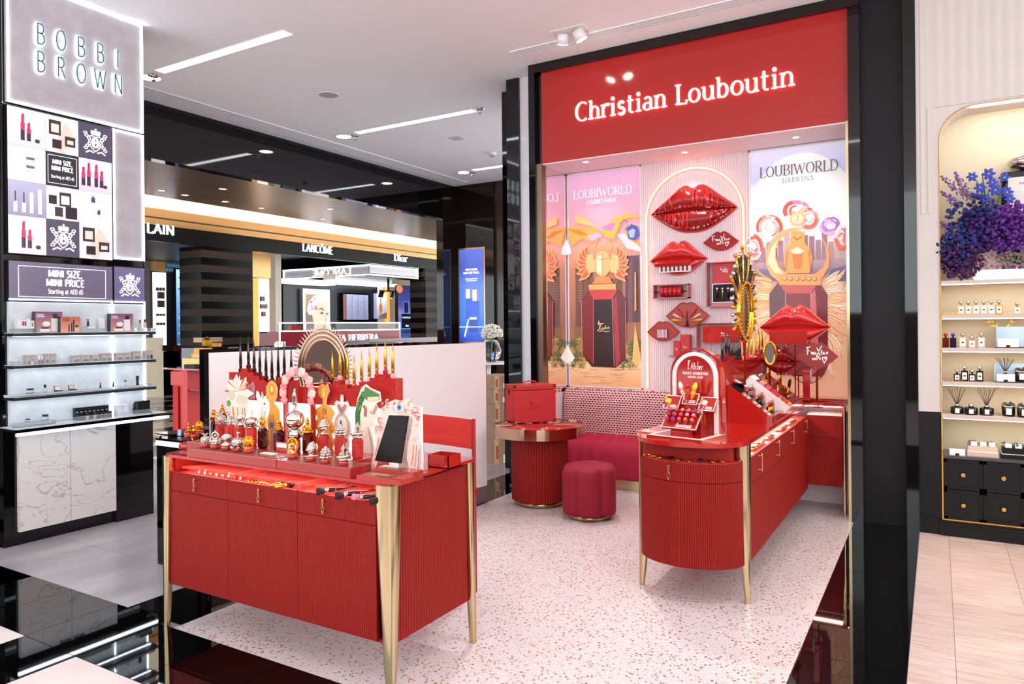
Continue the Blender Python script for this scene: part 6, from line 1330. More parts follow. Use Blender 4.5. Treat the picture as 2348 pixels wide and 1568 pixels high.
# front tray with fifteen stamps
t1 = tilted(W / 2 - .02, .10, .05, .225, .135, .75, '1', '')
cols_ = ['c0183a', '7a1a8a', 'e04a5a', 'e8602a', 'e05a5a', 'a01840', 'b03a6a', 'd83a30', 'e88a98', 'e07a88', 'e0306a', 'd8402a', 'c87a98', 'e06a50', '7a2a6a']
for r in range(3):
    for c in range(5):
        e = MB().at((W / 2 - .02, .10, .05), rx=-.75).at((W / 2 - .02, .10, .05), rx=-.75); x = -.082 + c * .041; z = .05 + r * .033
        e.X = e.X @ Matrix.Translation((x, -.012, z)) @ Matrix.Rotation(PI / 2, 4, 'X') @ Matrix.Rotation(.0, 4, 'X')
        e.lathe([(.011, 0), (.0125, .008), (.014, .016), (.0145, .03), (.012, .034)], 12); s_ = e.build('lip_stamp', RED, t1)
        f = MB(); f.X = e.X; f.lathe([(.012, .0335), (.01, .037), (.004, .0385)], 12).build('colour_top', mat('stamp_' + cols_[r * 5 + c], cols_[r * 5 + c], .1, coat=.5), s_)
MB().at((W / 2 - .02, .13, .02)).box(-.06, .06, -.02, .02, 0, .04).build('tray_support', RED, t)
t2 = tilted(W / 2 + .0, .20, .185, .10, .075, .55, '2', '')
for i, (x, ang_, c, tc) in enumerate(((-.035, -.3, 'f0b0a0', 'f8d0c8'), (0, 0, 'd83028', 'c81820'), (.035, .3, 'e8a820', 'f0c030'))):
    e = MB().at((W / 2 + x * .6, .175, .22), ry=ang_).lathe([(.003, 0), (.012, .045), (.013, .06)], 10).build('lipstick', mat('ls_' + c, c, .2), t2)
    MB().at((W / 2 + x * .6, .175, .22), ry=ang_).lathe([(.0135, .06), (.0135, .066)], 10).build('gold_ring', YGOLD, e); MB().at((W / 2 + x * .6, .175, .22), ry=ang_).lathe([(.013, .066), (.016, .085), (.01, .105), (.003, .112)], 8).build('cap', mat('lc_' + tc, tc, .15), e)
t3 = tilted(W / 2 - .105, .16, .155, .10, .095, .65, '3', ''); t4 = tilted(W / 2 + .11, .19, .155, .10, .095, .65, '3', '')
for par, x, y in ((t3, W / 2 - .1, .125), (t4, W / 2 + .115, .155)):
    MB().at((x + .008, y - .02, .20), rx=-.65, ry=.2).box(-.013, .013, -.014, 0, 0, .028).build('charm_block', mat('charm_yellow', 'e8b820', .3) if par is t3 else mat('charm_pink', 'f0c8b8', .3), par)
    MB().tube([(x - .015 + .012 * math.cos(q), y - .01, .235 + .012 * math.sin(q)) for q in [2 * PI * k / 12 for k in range(12)]], .0025, 6, True).build('charm_ring', YGOLD, par)
    MB().sph((x - .018, y - .022, .205), .01, 8).build('charm_bead', RED if par is t3 else SILV, par)
for x0, x1 in ((-.09, -.03), (-.07, -.01), (.09, .03), (.07, .01)):
    MB().tube([(W / 2 - .01 + x0 * 1.25, .15, .155), (W / 2 - .01 + x1 * 1.1, .19, .09)], .006, 6).build('support_rod', mat('rod_blush', 'e8a890', .3, .4), t)
MB().box(W / 2 - .07, W / 2 + .07, .2, .27, .022, .19).build('pedestal', RED, t)
for i in range(2): MB().tube([(W - .09 + .02 * i, .17, .145), (W - .085 + .02 * i, .168, .1), (W - .08 + .018 * i, .168, .08)], .003, 5).build('key_chain', YGOLD, t)
p = onz(1487, 988, ZC); o = thing('smartphone', 'flat rose coloured phone lying on the rounded counter end', 'phone', (p.x, p.y, ZC), -.35); MB().box(-.075, .075, -.04, .04, 0, .008).build('phone_body', mat('rose_case', 'c87a70', .3), o, .003); MB().box(-.07, .07, -.036, .036, .008, .0085).build('screen', mat('phone_glass', 'e0a098', .05), o)
# ---- sloped tester organiser facing the aisle
yo0, yo1 = 4.95, 6.22
t = thing('tester_organiser', 'sloping red tester organiser along the aisle side of the right counter', 'organiser', (-1.08, yo0, ZC)); L_ = yo1 - yo0
xa, xb = -.155, .13; zA = ony(1666, 878, yo0).z - ZC
ends = [(xa, 0), (xb, 0), (xb, .045), (xa + .02, zA), (xa, zA)]
for y in (0, L_ - .008): MB().prism(ends, y, y + .008).build('end_panel', RED, t)
def slope(u): return xa + .02 + (xb - xa - .02) * u, zA + (.045 - zA) * u
for i in range(4):
    u0, u1 = i / 4, (i + 1) / 4; x0_, z0_ = slope(u0); x1_, z1_ = slope(u1); MB().box(x0_, xb if i == 3 else x1_ + .01, .008, L_ - .008, 0 if i < 3 else 0, z1_ + .004).build('shelf_step', mat('smoke_red', '7a1a18', .1), t)
MB().box(xb, xb + .006, 0, L_, 0, .05).build('front_lip', RED, t)
org = t.location.copy()
def ospot(u, y): x, z = slope(u); return org.x + x, y, org.z + z
def slope_box(u, y, w_, l_, h_): pass
nrm = math.atan2(zA - .045, xb - xa - .02)
def on_slope(name, label, cat, u, y, group=None):
    i = min(3, int(u * 4)); x, _ = slope(u); _, z = slope((i + 1) / 4); return thing(name, label, cat, (org.x + x, y, org.z + z + .0045), 0, group)
for i, u in enumerate((.3, .55, .8)):
    o = on_slope('makeup_palette', '%s clear boxed makeup palette down the near edge of the organiser' % ('upper', 'middle', 'lower')[i], 'palette', u, yo0 + .06, 'boxed palettes on the organiser')
    MB().at(ry=nrm).box(-.035, .035, -.045, .045, .012, .028).build('case', mat('palette_case', '3a1a1c', .08), o)
    for k in range(5): MB().at(ry=nrm).box(-.03 + .0125 * k, -.02 + .0125 * k, -.038, .038, .028, .031).build('shade_pan', mat('pan_%d' % k, ['d8a890', 'e8c8b0', 'b87868', 'f0d8c8', 'c89080'][k], .4), o)
def stick_set(name, label, u, y, n, col, cap, length, group, rowdir='y'):
    o = on_slope(name, label, 'lipstick set', u, y, group)
    MB().box(-.018, .014, -.008, n * .014 + .004, 0, .006).build('holder', BLKS, o)
    for k in range(n):
        s_ = MB().at((0, k * .014, .004), ry=.15).lathe([(.0055, 0), (.006, .01), (.006, length * .55)], 8).build('tube', col[k % len(col)], o); MB().at((0, k * .014, .004), ry=.15).lathe([(.0065, length * .55), (.0065, length * .85), (.004, length)], 8).build('cap', cap[k % len(cap)], s_)
BKT = mat('tube_black', '1a1416', .15); NUD = mat('tube_nude', '9a5a52', .2); REDT = mat('tube_red', 'c8202a', .2)
stick_set('lip_gloss_set', 'upper row of nude glosses with silver caps on the organiser', .3, yo0 + .17, 9, [NUD], [SILV], .085, 'gloss rows on the organiser')
stick_set('lip_gloss_set', 'middle row of black tubes with gold and red caps on the organiser', .55, yo0 + .17, 8, [BKT], [YGOLD, REDT], .085, 'gloss rows on the organiser')
stick_set('lip_gloss_set', 'lower row of gold tubes with red tips on the organiser', .8, yo0 + .17, 9, [YGOLD], [REDT, YGOLD], .085, 'gloss rows on the organiser')
stick_set('lip_gloss_set', 'upper row of silver topped tubes beyond the white tester box', .2, yo0 + .62, 7, [NUD], [SILV], .085, 'gloss rows on the organiser')
for i, (u, y) in enumerate(((.3, yo0 + .72), (.5, yo0 + .9))): stick_set('gold_mascara_set', ('nearer' if i == 0 else 'farther') + ' cluster of four tall gold mascaras on the organiser', u, y, 4, [YGOLD], [YGOLD], .16, 'gold mascara clusters')
stick_set('gold_mascara_set', 'row of gold tubes with black tops at the far end of the organiser', .72, yo0 + 1.02, 6, [YGOLD], [BLKS], .12, 'gold mascara clusters')
stick_set('lip_gloss_set', 'small red and gold row at the low far end of the organiser', .85, yo0 + .8, 6, [REDT], [YGOLD], .07, 'gloss rows on the organiser')
o = on_slope('tester_box', 'white sided sloping red tester box in the middle of the organiser', 'tester box', .1, yo0 + .42)
wb_, lb_ = .2, .16; wl_ = .345
MB().at((-.01, 0, .055), ry=nrm).box(0, wl_, 0, lb_, -.06, .035).build('box_body', mat('white_card', 'f2e0dc', .4), o); MB().at((-.01, 0, .055), ry=nrm).box(.05, wl_ - .1, .01, lb_, .035, .037).build('red_face', RED, o); MB().at((-.01, 0, .055), ry=nrm).box(wl_ - .095, wl_ - .005, .01, lb_, .035, .037).build('pink_face', mat('coral_face', 'e8604a', .3), o)
for k in range(3):
    c = ('f0a0a0', 'e04a5a', 'd82840')[k]; MB().at((-.01, 0, .055), ry=nrm).box(.075 + k * .05, .11 + k * .05, .05, .12, .037, .05).build('lip_tester', mat('tester_' + c, c, .15), o)
for k in range(5): MB().at((-.01 + .0, 0, .055), ry=nrm).box(wl_ - .09 + k * .016, wl_ - .08 + k * .016, .03, .1, .037, .046).build('swatch', (YGOLD, REDT, YGOLD, REDT, mat('sw_y', 'f0c830', .3))[k], o)
o = on_slope('brush_box', 'black box with a red strip of white tips at the top of the organiser', 'box', .1, yo0 + .02)
MB().box(-.02, .06, 0, .07, 0, .06).build('box_body', BLKS, o); MB().at((-.02, 0, .062), ry=.5).box(0, .1, 0, .07, 0, .022).build('red_strip', RED, o)
for k in range(7): MB().at((-.02, 0, .062), ry=.5).box(.008 + k * .013, .015 + k * .013, .005, .06, .022, .026).build('white_tip', WHT, o)
# ---- stepped lacquer stand with black then gold spikes
XL = -1.33
t = thing('stepped_stand', 'tall red stepped stand with spike lacquers on the right counter', 'stand', (XL, 0, ZC))
bl = [(1656, 824, 760), (1664, 812, 747), (1671, 811, 755), (1678, 822, 764), (1684, 829, 768), (1690, 827, 762), (1696, 820, 757)]
gd = [(1713, 818, 745), (1722, 814, 748), (1731, 818, 752), (1739, 806, 742), (1746, 796, 735)]
gcol = ['d83040', 'f07a8a', 'f4c0b8', 'e03a6a', 'f0a8b8']
ps = [onx(q[0], q[1], XL) for q in bl + gd]; ysb = [ps[0].y - .04] + [(ps[i].y + ps[i + 1].y) / 2 for i in range(len(ps) - 1)] + [ps[-1].y + .04]
ysb[-1] = min(ysb[-1], 6.6)
for i, p in enumerate(ps):
    MB().box(-.035, .035, ysb[i], ysb[i + 1], 0, p.z - ZC).build('step', RED, t)
    q = (bl + gd)[i]; black = i < len(bl)
    lacquer((XL, p.y, p.z + .0005), onx(q[0], q[2], XL).z, ('4a0c12', '8a1a20')[i % 2] if black else gcol[i - len(bl)], not black, '%s %s spike lacquer from the camera on the right counter stand' % (ORD[i if black else i - len(bl)], 'black' if black else 'gold'), 'spike lacquers on the right counter', 1.3)
# ---- mirror with radiating lacquer wands
p = onx(1707, 710, -1.15); o = thing('sunburst_mirror', 'gold sunburst mirror ringed with jewelled lacquer wands on a stem', 'mirror', (p.x, p.y, ZC), 0)
zc = p.z - ZC; s = mpp(p); rM = 72 * s; face = 1.5
Rm = Matrix.Translation((0, 0, zc)) @ Matrix.Rotation(face, 4, 'Z')
def mm(): m = MB(); m.X = Rm.copy(); return m
mm().grid([[(r * rM * .78 * math.cos(a), y, r * rM * math.sin(a)) for a in [2 * PI * k / 36 for k in range(37)]] for r, y in ((1, 0), (.97, -.02), (.93, -.024), (.88, -.012), (.86, 0))]).build('frame', YGOLD, o)
m = mm()
for k in range(44): a = 2 * PI * k / 44; m.sph((rM * .78 * .93 * math.cos(a), -.022, rM * .93 * math.sin(a)), .008, 6)
m.build('beading', BRASS, o)
mm().add([(rM * .78 * .88 * math.cos(2 * PI * k / 36), -.004, rM * .88 * math.sin(2 * PI * k / 36)) for k in range(36)], [list(range(36))]).build('glass', MATS['mirror'], o)
mm().add([(rM * .78 * .99 * math.cos(2 * PI * k / 36), .002, rM * .99 * math.sin(2 * PI * k / 36)) for k in range(36)], [list(range(36))]).build('back_plate', YGOLD, o)
for k in range(26):
    a = -PI * .12 + PI * 1.24 * k / 25; ca, sa = math.cos(a), math.sin(a); e = Vector((rM * .78 * ca, 0, rM * sa)); d_ = Vector((ca * .8, 0, sa)).normalized(); l_ = (.075 + .1 * max(0, sa) + (.04 if k % 3 == 1 and sa > .3 else 0))
    m = mm(); m.tube([e, e + d_ * l_ * .5, e + d_ * l_], [.004, .008, .009], 7); w_ = m.build('wand', (BKT, YGOLD, BLK)[k % 3], o); m = mm(); m.sph(e + d_ * (l_ + .012), .015, 7); m.build('jewel', (SILV, YGOLD, SILV)[k % 3], w_)
MB().tube([(0, 0, zc - rM), (0, 0, .0)], .007, 8).build('stem', YGOLD, o); MB().lathe([(.04, 0), (.04, .006), (.008, .012)], 16).build('foot', YGOLD, o)
# ---- hand mirror
p = ony(1764, 804, 5.75); o = thing('hand_mirror', 'small gold oval hand mirror on a stem before the lettered lips', 'mirror', (p.x, 5.75, ZC), .5); s = mpp(p); zc = p.z - ZC
MB().tube([(.012 * 0 + 13 * s * math.cos(a), 0, zc + 26 * s * math.sin(a)) for a in [2 * PI * k / 28 for k in range(28)]], .011, 7, True).build('frame', YGOLD, o); MB().add([(12 * s * math.cos(2 * PI * k / 28), -.002, zc + 25 * s * math.sin(2 * PI * k / 28)) for k in range(28)], [list(range(28))]).build('glass', MATS['mirror'], o); MB().tube([(0, 0, zc - 27 * s), (0, 0, 0)], .007, 7).build('stem', YGOLD, o); MB().lathe([(.03, 0), (.03, .005), (.006, .01)], 14).build('foot', YGOLD, o)
# ---- lips on stands
def rod(o, x, y, m=None): z = o.location.z - ZC; MB().tube([(x, y, 0), (x, y, -z)], .005, 6).build('rod', m or REDM, o); MB().cyl((x, y, -z), .035, .006, 16).build('rod_foot', m or REDM, o)
o, W, H = place_lips(1742, 690, 1905, 786, 6.35, 'glossy red lips on a rod before the moon poster', .14); rod(o, 0, .02); MB().box(-.17, .12, -.155, -.14, -.14, -.03).build('name_plate', RED, o); MB().box(-.02, .02, -.145, .0, -.1, -.07).build('plate_bracket', REDM, o)
o, W, H = place_lips(1745, 787, 1834, 850, 6.42, 'small red lips with raised lettering below the glossy lips', .08, base=LIPD); lip_letters(W, H, .08, 'LOUBOUTIN', True, False).build('lettering', LIPR, o); lip_letters(W, H, .08, 'CHRISTIAN', False, True).build('lettering', LIPR, o); rod(o, 0, .015)
o, W, H = lip_plate(1826, 778, 1922, 836, 6.12, 'flat red lip sign with white handwriting on a rod', mat('lip_matt', '8e2e2a', .5), .015); scribble(MB(), FROM, -.27 * W, -.32 * H, .52 * W, .68 * H, .007, -.0175, -.015).build('handwriting', INK, o); rod(o, 0.0, .006)
o, s = wallthing('ribbon_stand', 'red wire lip outline stand holding a ribbon spool', 'ribbon stand', 1850, 855, 6.6); W = 64 * s
MB().tube([(x, 0, z) for x, z in lip_outline(W, W * .62)], .004, 6, True).build('wire_outline', REDM, o); MB().tube([(-W / 2, 0, 0), (W / 2, 0, 0)], .005, 6).build('axle', REDM, o); rod(o, W * .3, 0); rod(o, -W * .3, 0)
q = thing('ribbon_roll', 'red ribbon roll with white edge hanging on the wire lips', 'ribbon', o.location); MB().at(ry=PI / 2).lathe([(.006, -.03), (.055, -.03), (.055, .03), (.006, .03)], 24, smooth=False).build('ribbon', MATS['satin_red'], q); MB().at((.031, 0, 0), ry=PI / 2).lathe([(.006, 0), (.06, 0), (.06, .004), (.006, .004)], 24, smooth=False).build('spool_flange', WHT, q)
rb_ = []
for i in range(7): rb_.append([(x, -.056 - .006 * math.sin(i), .0 - (o.location.z - ZC - .01) * i / 6) for x in (-.028, .028)])
MB().grid(rb_).build('ribbon_tail', MATS['satin_red'], q)
p = onz(1870, 915, ZC); o = thing('red_tray', 'low flat red tray at the corner of the right counter', 'tray', (-.85, 6.72, ZC)); MB().box(-.22, .2, -.12, .12, 0, .025).build('tray_body', RED, o, .004)
# ================================================================ lit grey wall unit at the left (faces +x)
XB, YB0 = -5.88, 2.66
def lb(px, py, x=XB): p = onx(px, py, x); return p.y - YB0, p.z          # photo point on the unit front -> local x,z
CONC = mat('light_concrete', 'b4acb0', .7, var=(7, 'c4bcc0')); LEDW = mat('cool_led', 'ffffff', .4, emit=4.0, ecol='dff2ff'); LEDS = mat('shelf_fill_glow', 'ffffff', .4, emit=4.5, ecol='e4f3ff'); CONC_LIT = mat('brightened_concrete', 'd2d6da', .7, var=(9, 'e2e6ea'))  # last concrete is a lighter copy, shelf light put into its colour
U = thing('display_unit', 'tall black wall unit with lit shelves and marble doors at the left', 'display unit', (XB, YB0, 0), PI / 2)
MB().box(-.02, 1.075, .03, .5, 0, CEIL).build('carcass', BLK, U)
def glow_panel(x0, x1, z0, z1, par, e=.010, m=None, sides='lrtb'):
    MB().box(x0, x1, .0, .03, z0, z1).build('back_panel', m or CONC, par)
    for s_, q in (('b', (x0, x1, z0, z0 + e)), ('t', (x0, x1, z1 - e, z1)), ('l', (x0, x0 + e, z0, z1)), ('r', (x1 - e, x1, z0, z1))):
        if s_ in sides: MB().box(q[0], q[1], -.008, 0, q[2], q[3]).build('led_strip', LEDW, par)
gz = 1.845
glow_panel(.012, .785, .895, gz - .01, U, sides='tr', m=CONC_LIT); glow_panel(.80, 1.068, .895, gz - .01, U, sides='tr', m=CONC_LIT)
def shelf(z, d, x0, x1, light=True):
    o = MB().box(x0, x1, -d, .0, z - .022, z).build('shelf', mat('shelf_black', '2a2828', .35), U)
    MB().box(x0 + .01, x1 - .01, -d + .004, -.0, z, z + .003).build('shelf_top', mat('shelf_white', 'e8eef2', .25), o)
    if light: MB().box(x0 + .04, x1 - .02, -.075, -.055, z - .026, z - .022).build('hidden_fill_strip', LEDS, o)  # unseen glow strip, added to brighten the shelf backs
for z in (1.578, 1.342, 1.112): shelf(z, .15, -.03, 1.07)
MB().box(-.06, 1.13, -.23, .03, .868, .888).build('ledge', BLK, U); MB().box(-.05, 1.13, -.232, -.215, .842, .862).build('ledge_light', mat('ledge_led', 'ffffff', .4, emit=4, ecol='e2f3ff'), U); MB().box(-.04, 1.12, -.22, .03, .888, .892).build('ledge_top', MATS['shelf_white'], U)
def marble():
    m, nt, b, new, link = nodes('veined_marble'); tc = new('TexCoord'); mp = new('Mapping'); mp.inputs['Rotation'].default_value = (0, .9, 0); link(tc.outputs['Object'], mp.inputs[0])
    n = new('TexNoise'); n.inputs['Scale'].default_value = 1.6; n.inputs['Detail'].default_value = 5; n.inputs['Distortion'].default_value = 2.2; mp.inputs['Scale'].default_value = (1, 1, 2.2); link(mp.outputs[0], n.inputs[0])
    r = new('ValToRGB'); link(n.outputs[0], r.inputs[0]); e = r.color_ramp.elements; e[0].position = .485; e[0].color = (*rgb('f0e8e4'), 1); e[1].position = .5; e[1].color = (*rgb('c2b6ae'), 1); q = e.new(.515); q.color = (*rgb('f0e8e4'), 1)
    link(r.outputs[0], b.inputs['Base Color']); b.inputs['Roughness'].default_value = .3; return m
MAR = marble()
for x0, x1 in ((.07, .435), (.439, .80)):
    d_ = MB().box(x0, x1, -.004, .03, .1, .835).build('door', MAR, U); xx = x1 - .09 if x0 < .2 else x0 + .01; MB().box(xx, xx + .08, -.016, -.004, .815, .83).build('handle', mat('steel_grey', '6a7078', .3, .8), d_)
MB().box(.80, 1.13, -.003, .03, .0, .84).build('side_cabinet', BLK, U)
# brand sign panel with halo letters
o = thing('halo_sign', 'grey sign panel with halo lit thin capital letters at the left', 'sign', (XB, YB0, 0), PI / 2)
glow_panel(.012, 1.068, 3.285, CEIL - .002, o, .014)
rowz = [((86.7, 109.7), (86.7, 63.8)), ((86.7, 173.5), (86.7, 127.5))]
for word, zz, xs_ in (('BOBBI', 0, (375, 560, 738, 910, 1068)), ('BROWN', 1, (375, 560, 738, 908, 1070))):
    z0 = lb(*rowz[zz][0])[1]; z1 = lb(*rowz[zz][1])[1]; h = z1 - z0
    for c, cx in zip(word, xs_):
        x = lb(cx * .2551, 100)[0]; wg = GL[c][0] * .62 * h
        g = MB(); glyph(g, c, x - wg / 2, z0, h, .085, .07, False, .62, -.024, -.018); L_ = g.build('letter', mat('teal_letter', '4a7884', .4), o)
        g = MB(); glyph(g, c, x - wg / 2, z0, h, .13, .12, False, .62, -.017, -.006); g.build('halo', mat('halo_led', 'ffffff', .4, emit=2, ecol='e0f6ff'), L_)
o = thing('grey_light_panel', 'narrow grey panel with glowing edges beside the picture grid', 'panel', (XB, YB0, 0), PI / 2); glow_panel(.80, 1.068, 2.185, 3.268, o, .012)
# picture grid
gxs = [lb(p, 400)[0] for p in (21.4, 108, 183.6, 259.5)]; gzs = [lb(21.4, y)[1] for y in (251, 339.5, 421, 501.6, 590.4)]
gxs[0] = .012
o = thing('picture_grid', 'backlit grid of twelve cosmetics pictures on the left wall unit', 'lightbox', (XB, YB0, 0), PI / 2)
MB().box(.008, .79, .0, .03, gzs[4] - .006, gzs[0] + .004).build('lightbox', BLKS, o)
def crest(pr, cx, cz, r):
    W_ = 'f4f2f6'
    pr.line([(cx + r * x, cz + r * z) for x, z in [(-.42, .35), (-.42, -.1), (-.25, -.4), (0, -.62), (.25, -.4), (.42, -.1), (.42, .35), (.2, .42), (0, .36), (-.2, .42), (-.42, .35)]], r * .08, W_)
    pr.text('B', cx, cz - r * .32, r * .6, W_, thick=.3, thin=.22)
    for s_ in (-1, 1):
        for k in range(7): a = math.radians(95 - k * 28); pr.ell(cx + s_ * r * (.5 + .16 * math.cos(k)), cz + r * (.55 - k * .17), r * .15, r * .11, W_, 10); pr.ell(cx + s_ * r * (.5 + .16 * math.cos(k)), cz + r * (.55 - k * .17), r * .07, r * .05, '4a4458', 8)
        pr.line([(cx + s_ * r * .1, cz - r * .72), (cx + s_ * r * .4, cz - r * .62), (cx + s_ * r * .66, cz - r * .78)], r * .1, W_)
    for k in range(-2, 3): pr.ell(cx + r * .13 * k, cz + r * .66, r * .08, r * .14, W_, 10)
    pr.rect(cx - r * .3, cz + r * .47, cx + r * .3, cz + r * .55, W_); pr.ell(cx, cz + r * .86, r * .08, r * .08, W_, 8)
def sticks(pr, x, z, w_, h, ks):
    for q, hh in ks: 
        pr.rect(x + w_ * q, z + h * .16, x + w_ * (q + .11), z + h * (.2 + hh * .25), '3a3340'); pr.rect(x + w_ * q, z + h * (.2 + hh * .25), x + w_ * (q + .11), z + h * (.2 + hh * .45), 'd8305a'); pr.poly([(x + w_ * (q + .02), z + h * (.2 + hh * .45)), (x + w_ * (q + .09), z + h * (.2 + hh * .45)), (x + w_ * (q + .09), z + h * (.2 + hh * .72)), (x + w_ * (q + .02), z + h * (.2 + hh * .66))], 'c81e48')
    pr.ell(x + w_ * .78, z + h * .2, w_ * .07, h * .055, '3a3340')
def compacts(pr, x, z, w_, h):
    pr.poly([(x + w_ * .2, z + h * .1), (x + w_ * .6, z + h * .9), (x + w_ * .95, z + h * .45), (x + w_ * .5, z)], 'f0b8a8')
    for (u, v, a, b) in ((.1, .48, .36, .4), (.58, .22, .32, .28)): pr.rect(x + w_ * u, z + h * v, x + w_ * (u + a), z + h * (v + b), '3a3038'); pr.rect(x + w_ * (u + .07), z + h * (v + .07), x + w_ * (u + a - .06), z + h * (v + b - .1), 'f4c4b4')
    pr.rect(x + w_ * .2, z + h * .12, x + w_ * .48, z + h * .36, '2a2430')
kinds = ['L', 'C', 'B', 'J', 'T', 'M', 'S', 'D', 'P', 'L', 'B', 'C']
for i, k in enumerate(kinds):
    r, c = divmod(i, 3); x0, x1, z1, z0 = gxs[c], gxs[c + 1], gzs[r], gzs[r + 1]; w_, h = x1 - x0, z1 - z0; pr = Print(-.001, .0002)
    bg = {'L': ('f8c0d8', 'fdeaf2'), 'C': ('fae4dc', 'fff6f0'), 'B': ('4a4458', '4a4458'), 'J': ('e8f4f8', 'ffffff'), 'T': ('2c2a30', '2c2a30'), 'M': ('f8b8d4', 'fbdcea'), 'S': ('8a84a0', 'a8a4c0'), 'D': ('f4dcd8', 'fdf0ec'), 'P': ('ffffff', 'ffffff')}[k]
    pr.rect(x0 + .001, z0 + .001, x1 - .001, z1 - .001, bg[0], bg[1])
    if k == 'L': sticks(pr, x0, z0, w_, h, ((.34, .95), (.5, .65)))
    if k == 'M': sticks(pr, x0 - .0, z0, w_, h, ((.08, .75), (.24, .98), (.46, .95), (.62, .7)))
    if k in 'C': compacts(pr, x0, z0, w_, h)
    if k == 'D':
        for (u, v, a, b, cc) in ((.08, .46, .24, .26, '2a2430'), (.4, .42, .36, .42, '3a3038'), (.26, .1, .24, .28, '3a3038'), (.58, .06, .36, .36, '26222a')): pr.rect(x0 + w_ * u, z0 + h * v, x0 + w_ * (u + a), z0 + h * (v + b), cc)
        pr.rect(x0 + w_ * .45, z0 + h * .48, x0 + w_ * .7, z0 + h * .74, 'f4d8d4')
    if k == 'B': crest(pr, (x0 + x1) / 2, (z0 + z1) / 2, h * .42)
    if k == 'J':
        for zz in (.52, .28): pr.rect(x0 + w_ * .44, z0 + h * zz, x0 + w_ * .72, z0 + h * (zz + .13), 'f4f6fa'); pr.rect(x0 + w_ * .48, z0 + h * (zz + .12), x0 + w_ * .7, z0 + h * (zz + .2), '5a6478')
        pr.ell(x0 + w_ * .66, z0 + h * .18, w_ * .28, h * .07, 'd4dce4')
    if k == 'T': pr.frame(x0 + w_ * .06, z0 + h * .08, x1 - w_ * .06, z1 - h * .08, .004, 'ffffff'); pr.text('MINI SIZE,', (x0 + x1) / 2, z0 + h * .66, h * .13, 'ffffff', width=w_ * .6, thick=.26, thin=.2); pr.text('MINI PRICE', (x0 + x1) / 2, z0 + h * .47, h * .13, 'ffffff', width=w_ * .66, thick=.26, thin=.2); pr.text('Starting at AED 65', (x0 + x1) / 2, z0 + h * .24, h * .09, 'ffffff', width=w_ * .7, thick=.18, thin=.15)
    if k == 'S':
        for u, hh, br in ((.14, .3, 1), (.36, .28, 1), (.56, .6, 0), (.78, .72, 0)):
            pr.rect(x0 + w_ * u, z0 + h * .1, x0 + w_ * (u + .1), z0 + h * (.1 + hh), 'e8e6f0')
            if br: pr.rect(x0 + w_ * (u + .035), z0 + h * (.1 + hh), x0 + w_ * (u + .065), z0 + h * (.3 + hh + .1), '3a3444')
    if k == 'P':
        for u, v, s_ in ((.36, .66, 1), (.54, .3, .8)): pr.rect(x0 + w_ * u, z0 + h * v, x0 + w_ * (u + .12 * s_), z0 + h * (v + .16 * s_), '3a4666'); pr.rect(x0 + w_ * (u + .03), z0 + h * (v + .16 * s_), x0 + w_ * (u + .09), z0 + h * (v + .22 * s_), '6a7a9a')
    pr.build('picture', PLIT2, o)
zb0, zb1 = lb(22, 702)[1], lb(22, 606)[1]
o = thing('lit_banner', 'dark violet lit banner with white offer lettering on the wall unit', 'lightbox', (XB, YB0, 0), PI / 2); MB().box(.008, .79, 0, .03, zb0, zb1).build('lightbox', BLKS, o); pr = Print(-.001, .0002)
x0, x1 = .014, .785; pr.rect(x0, zb0 + .006, x1, zb1 - .006, '5c5266', '625a70'); h = zb1 - zb0; w_ = x1 - x0; pr.frame(x0 + w_ * .08, zb0 + h * .12, x1 - w_ * .07, zb1 - h * .12, .005, 'ffffff'); cx = x0 + w_ * .52
pr.text('MINI SIZE,', cx, zb0 + h * .64, h * .17, 'ffffff', width=w_ * .33, thick=.27, thin=.2); pr.text('MINI PRICE', cx, zb0 + h * .41, h * .17, 'ffffff', width=w_ * .37, thick=.27, thin=.2); pr.text('Starting at AED 65', cx, zb0 + h * .22, h * .11, 'ffffff', width=w_ * .34, thick=.19, thin=.16); pr.build('print', PLIT2, o)
o = thing('crest_panel', 'square dark violet lit panel with white crest below the narrow grey panel', 'lightbox', (XB, YB0, 0), PI / 2); MB().box(.795, 1.07, 0, .03, zb0, zb1 + .01).build('lightbox', BLKS, o); pr = Print(-.001, .0002); pr.rect(.802, zb0 + .006, 1.066, zb1, '5c5478', '645c80'); crest(pr, .934, (zb0 + zb1) / 2, .115); pr.build('print', PLIT2, o)
# ---------------------------------------------------------------- goods on the unit shelves
SH = [1.581, 1.345, 1.115, .892]; CLR = mat('clear_block', 'eef4f8', .05, trans=.85, ior=1.2); FRO = mat('frosted_glass', 'e8eef2', .2, trans=.4)
def sp(row, cx): p = onx(cx * .21680, 680 + 300 * .2168, -5.80); return p.y       # crop column -> world y
def good(name, label, cat, row, cx, d=-.075, group=None, z=0): return thing(name, label, cat, (-5.88 - d, sp(row, cx), SH[row] + z), PI / 2, group)
def cw(a, b): return sp(0, b) - sp(0, a)
def carton(label, row, c0, c1, h, m, art=None, z=0, d=-.075, dep=.05, group=None, name='carton'):
    w_ = cw(c0, c1); o = good(name, label, 'box', row, (c0 + c1) / 2, d, group, z); MB().box(-w_ / 2, w_ / 2, -dep / 2, dep / 2, 0, h).build('box', m, o)
    if art: pr = Print(-dep / 2 - .0005, .0002); art(pr, -w_ / 2, 0, w_, h); pr.build('front_print', PRN, o)
    return o
def riser(label, row, c0, c1, h=.028): w_ = cw(c0, c1); o = good('acrylic_riser', label, 'riser', row, (c0 + c1) / 2, -.09, 'clear acrylic risers'); MB().box(-w_ / 2, w_ / 2, -.045, .045, 0, h).build('block', CLR, o)
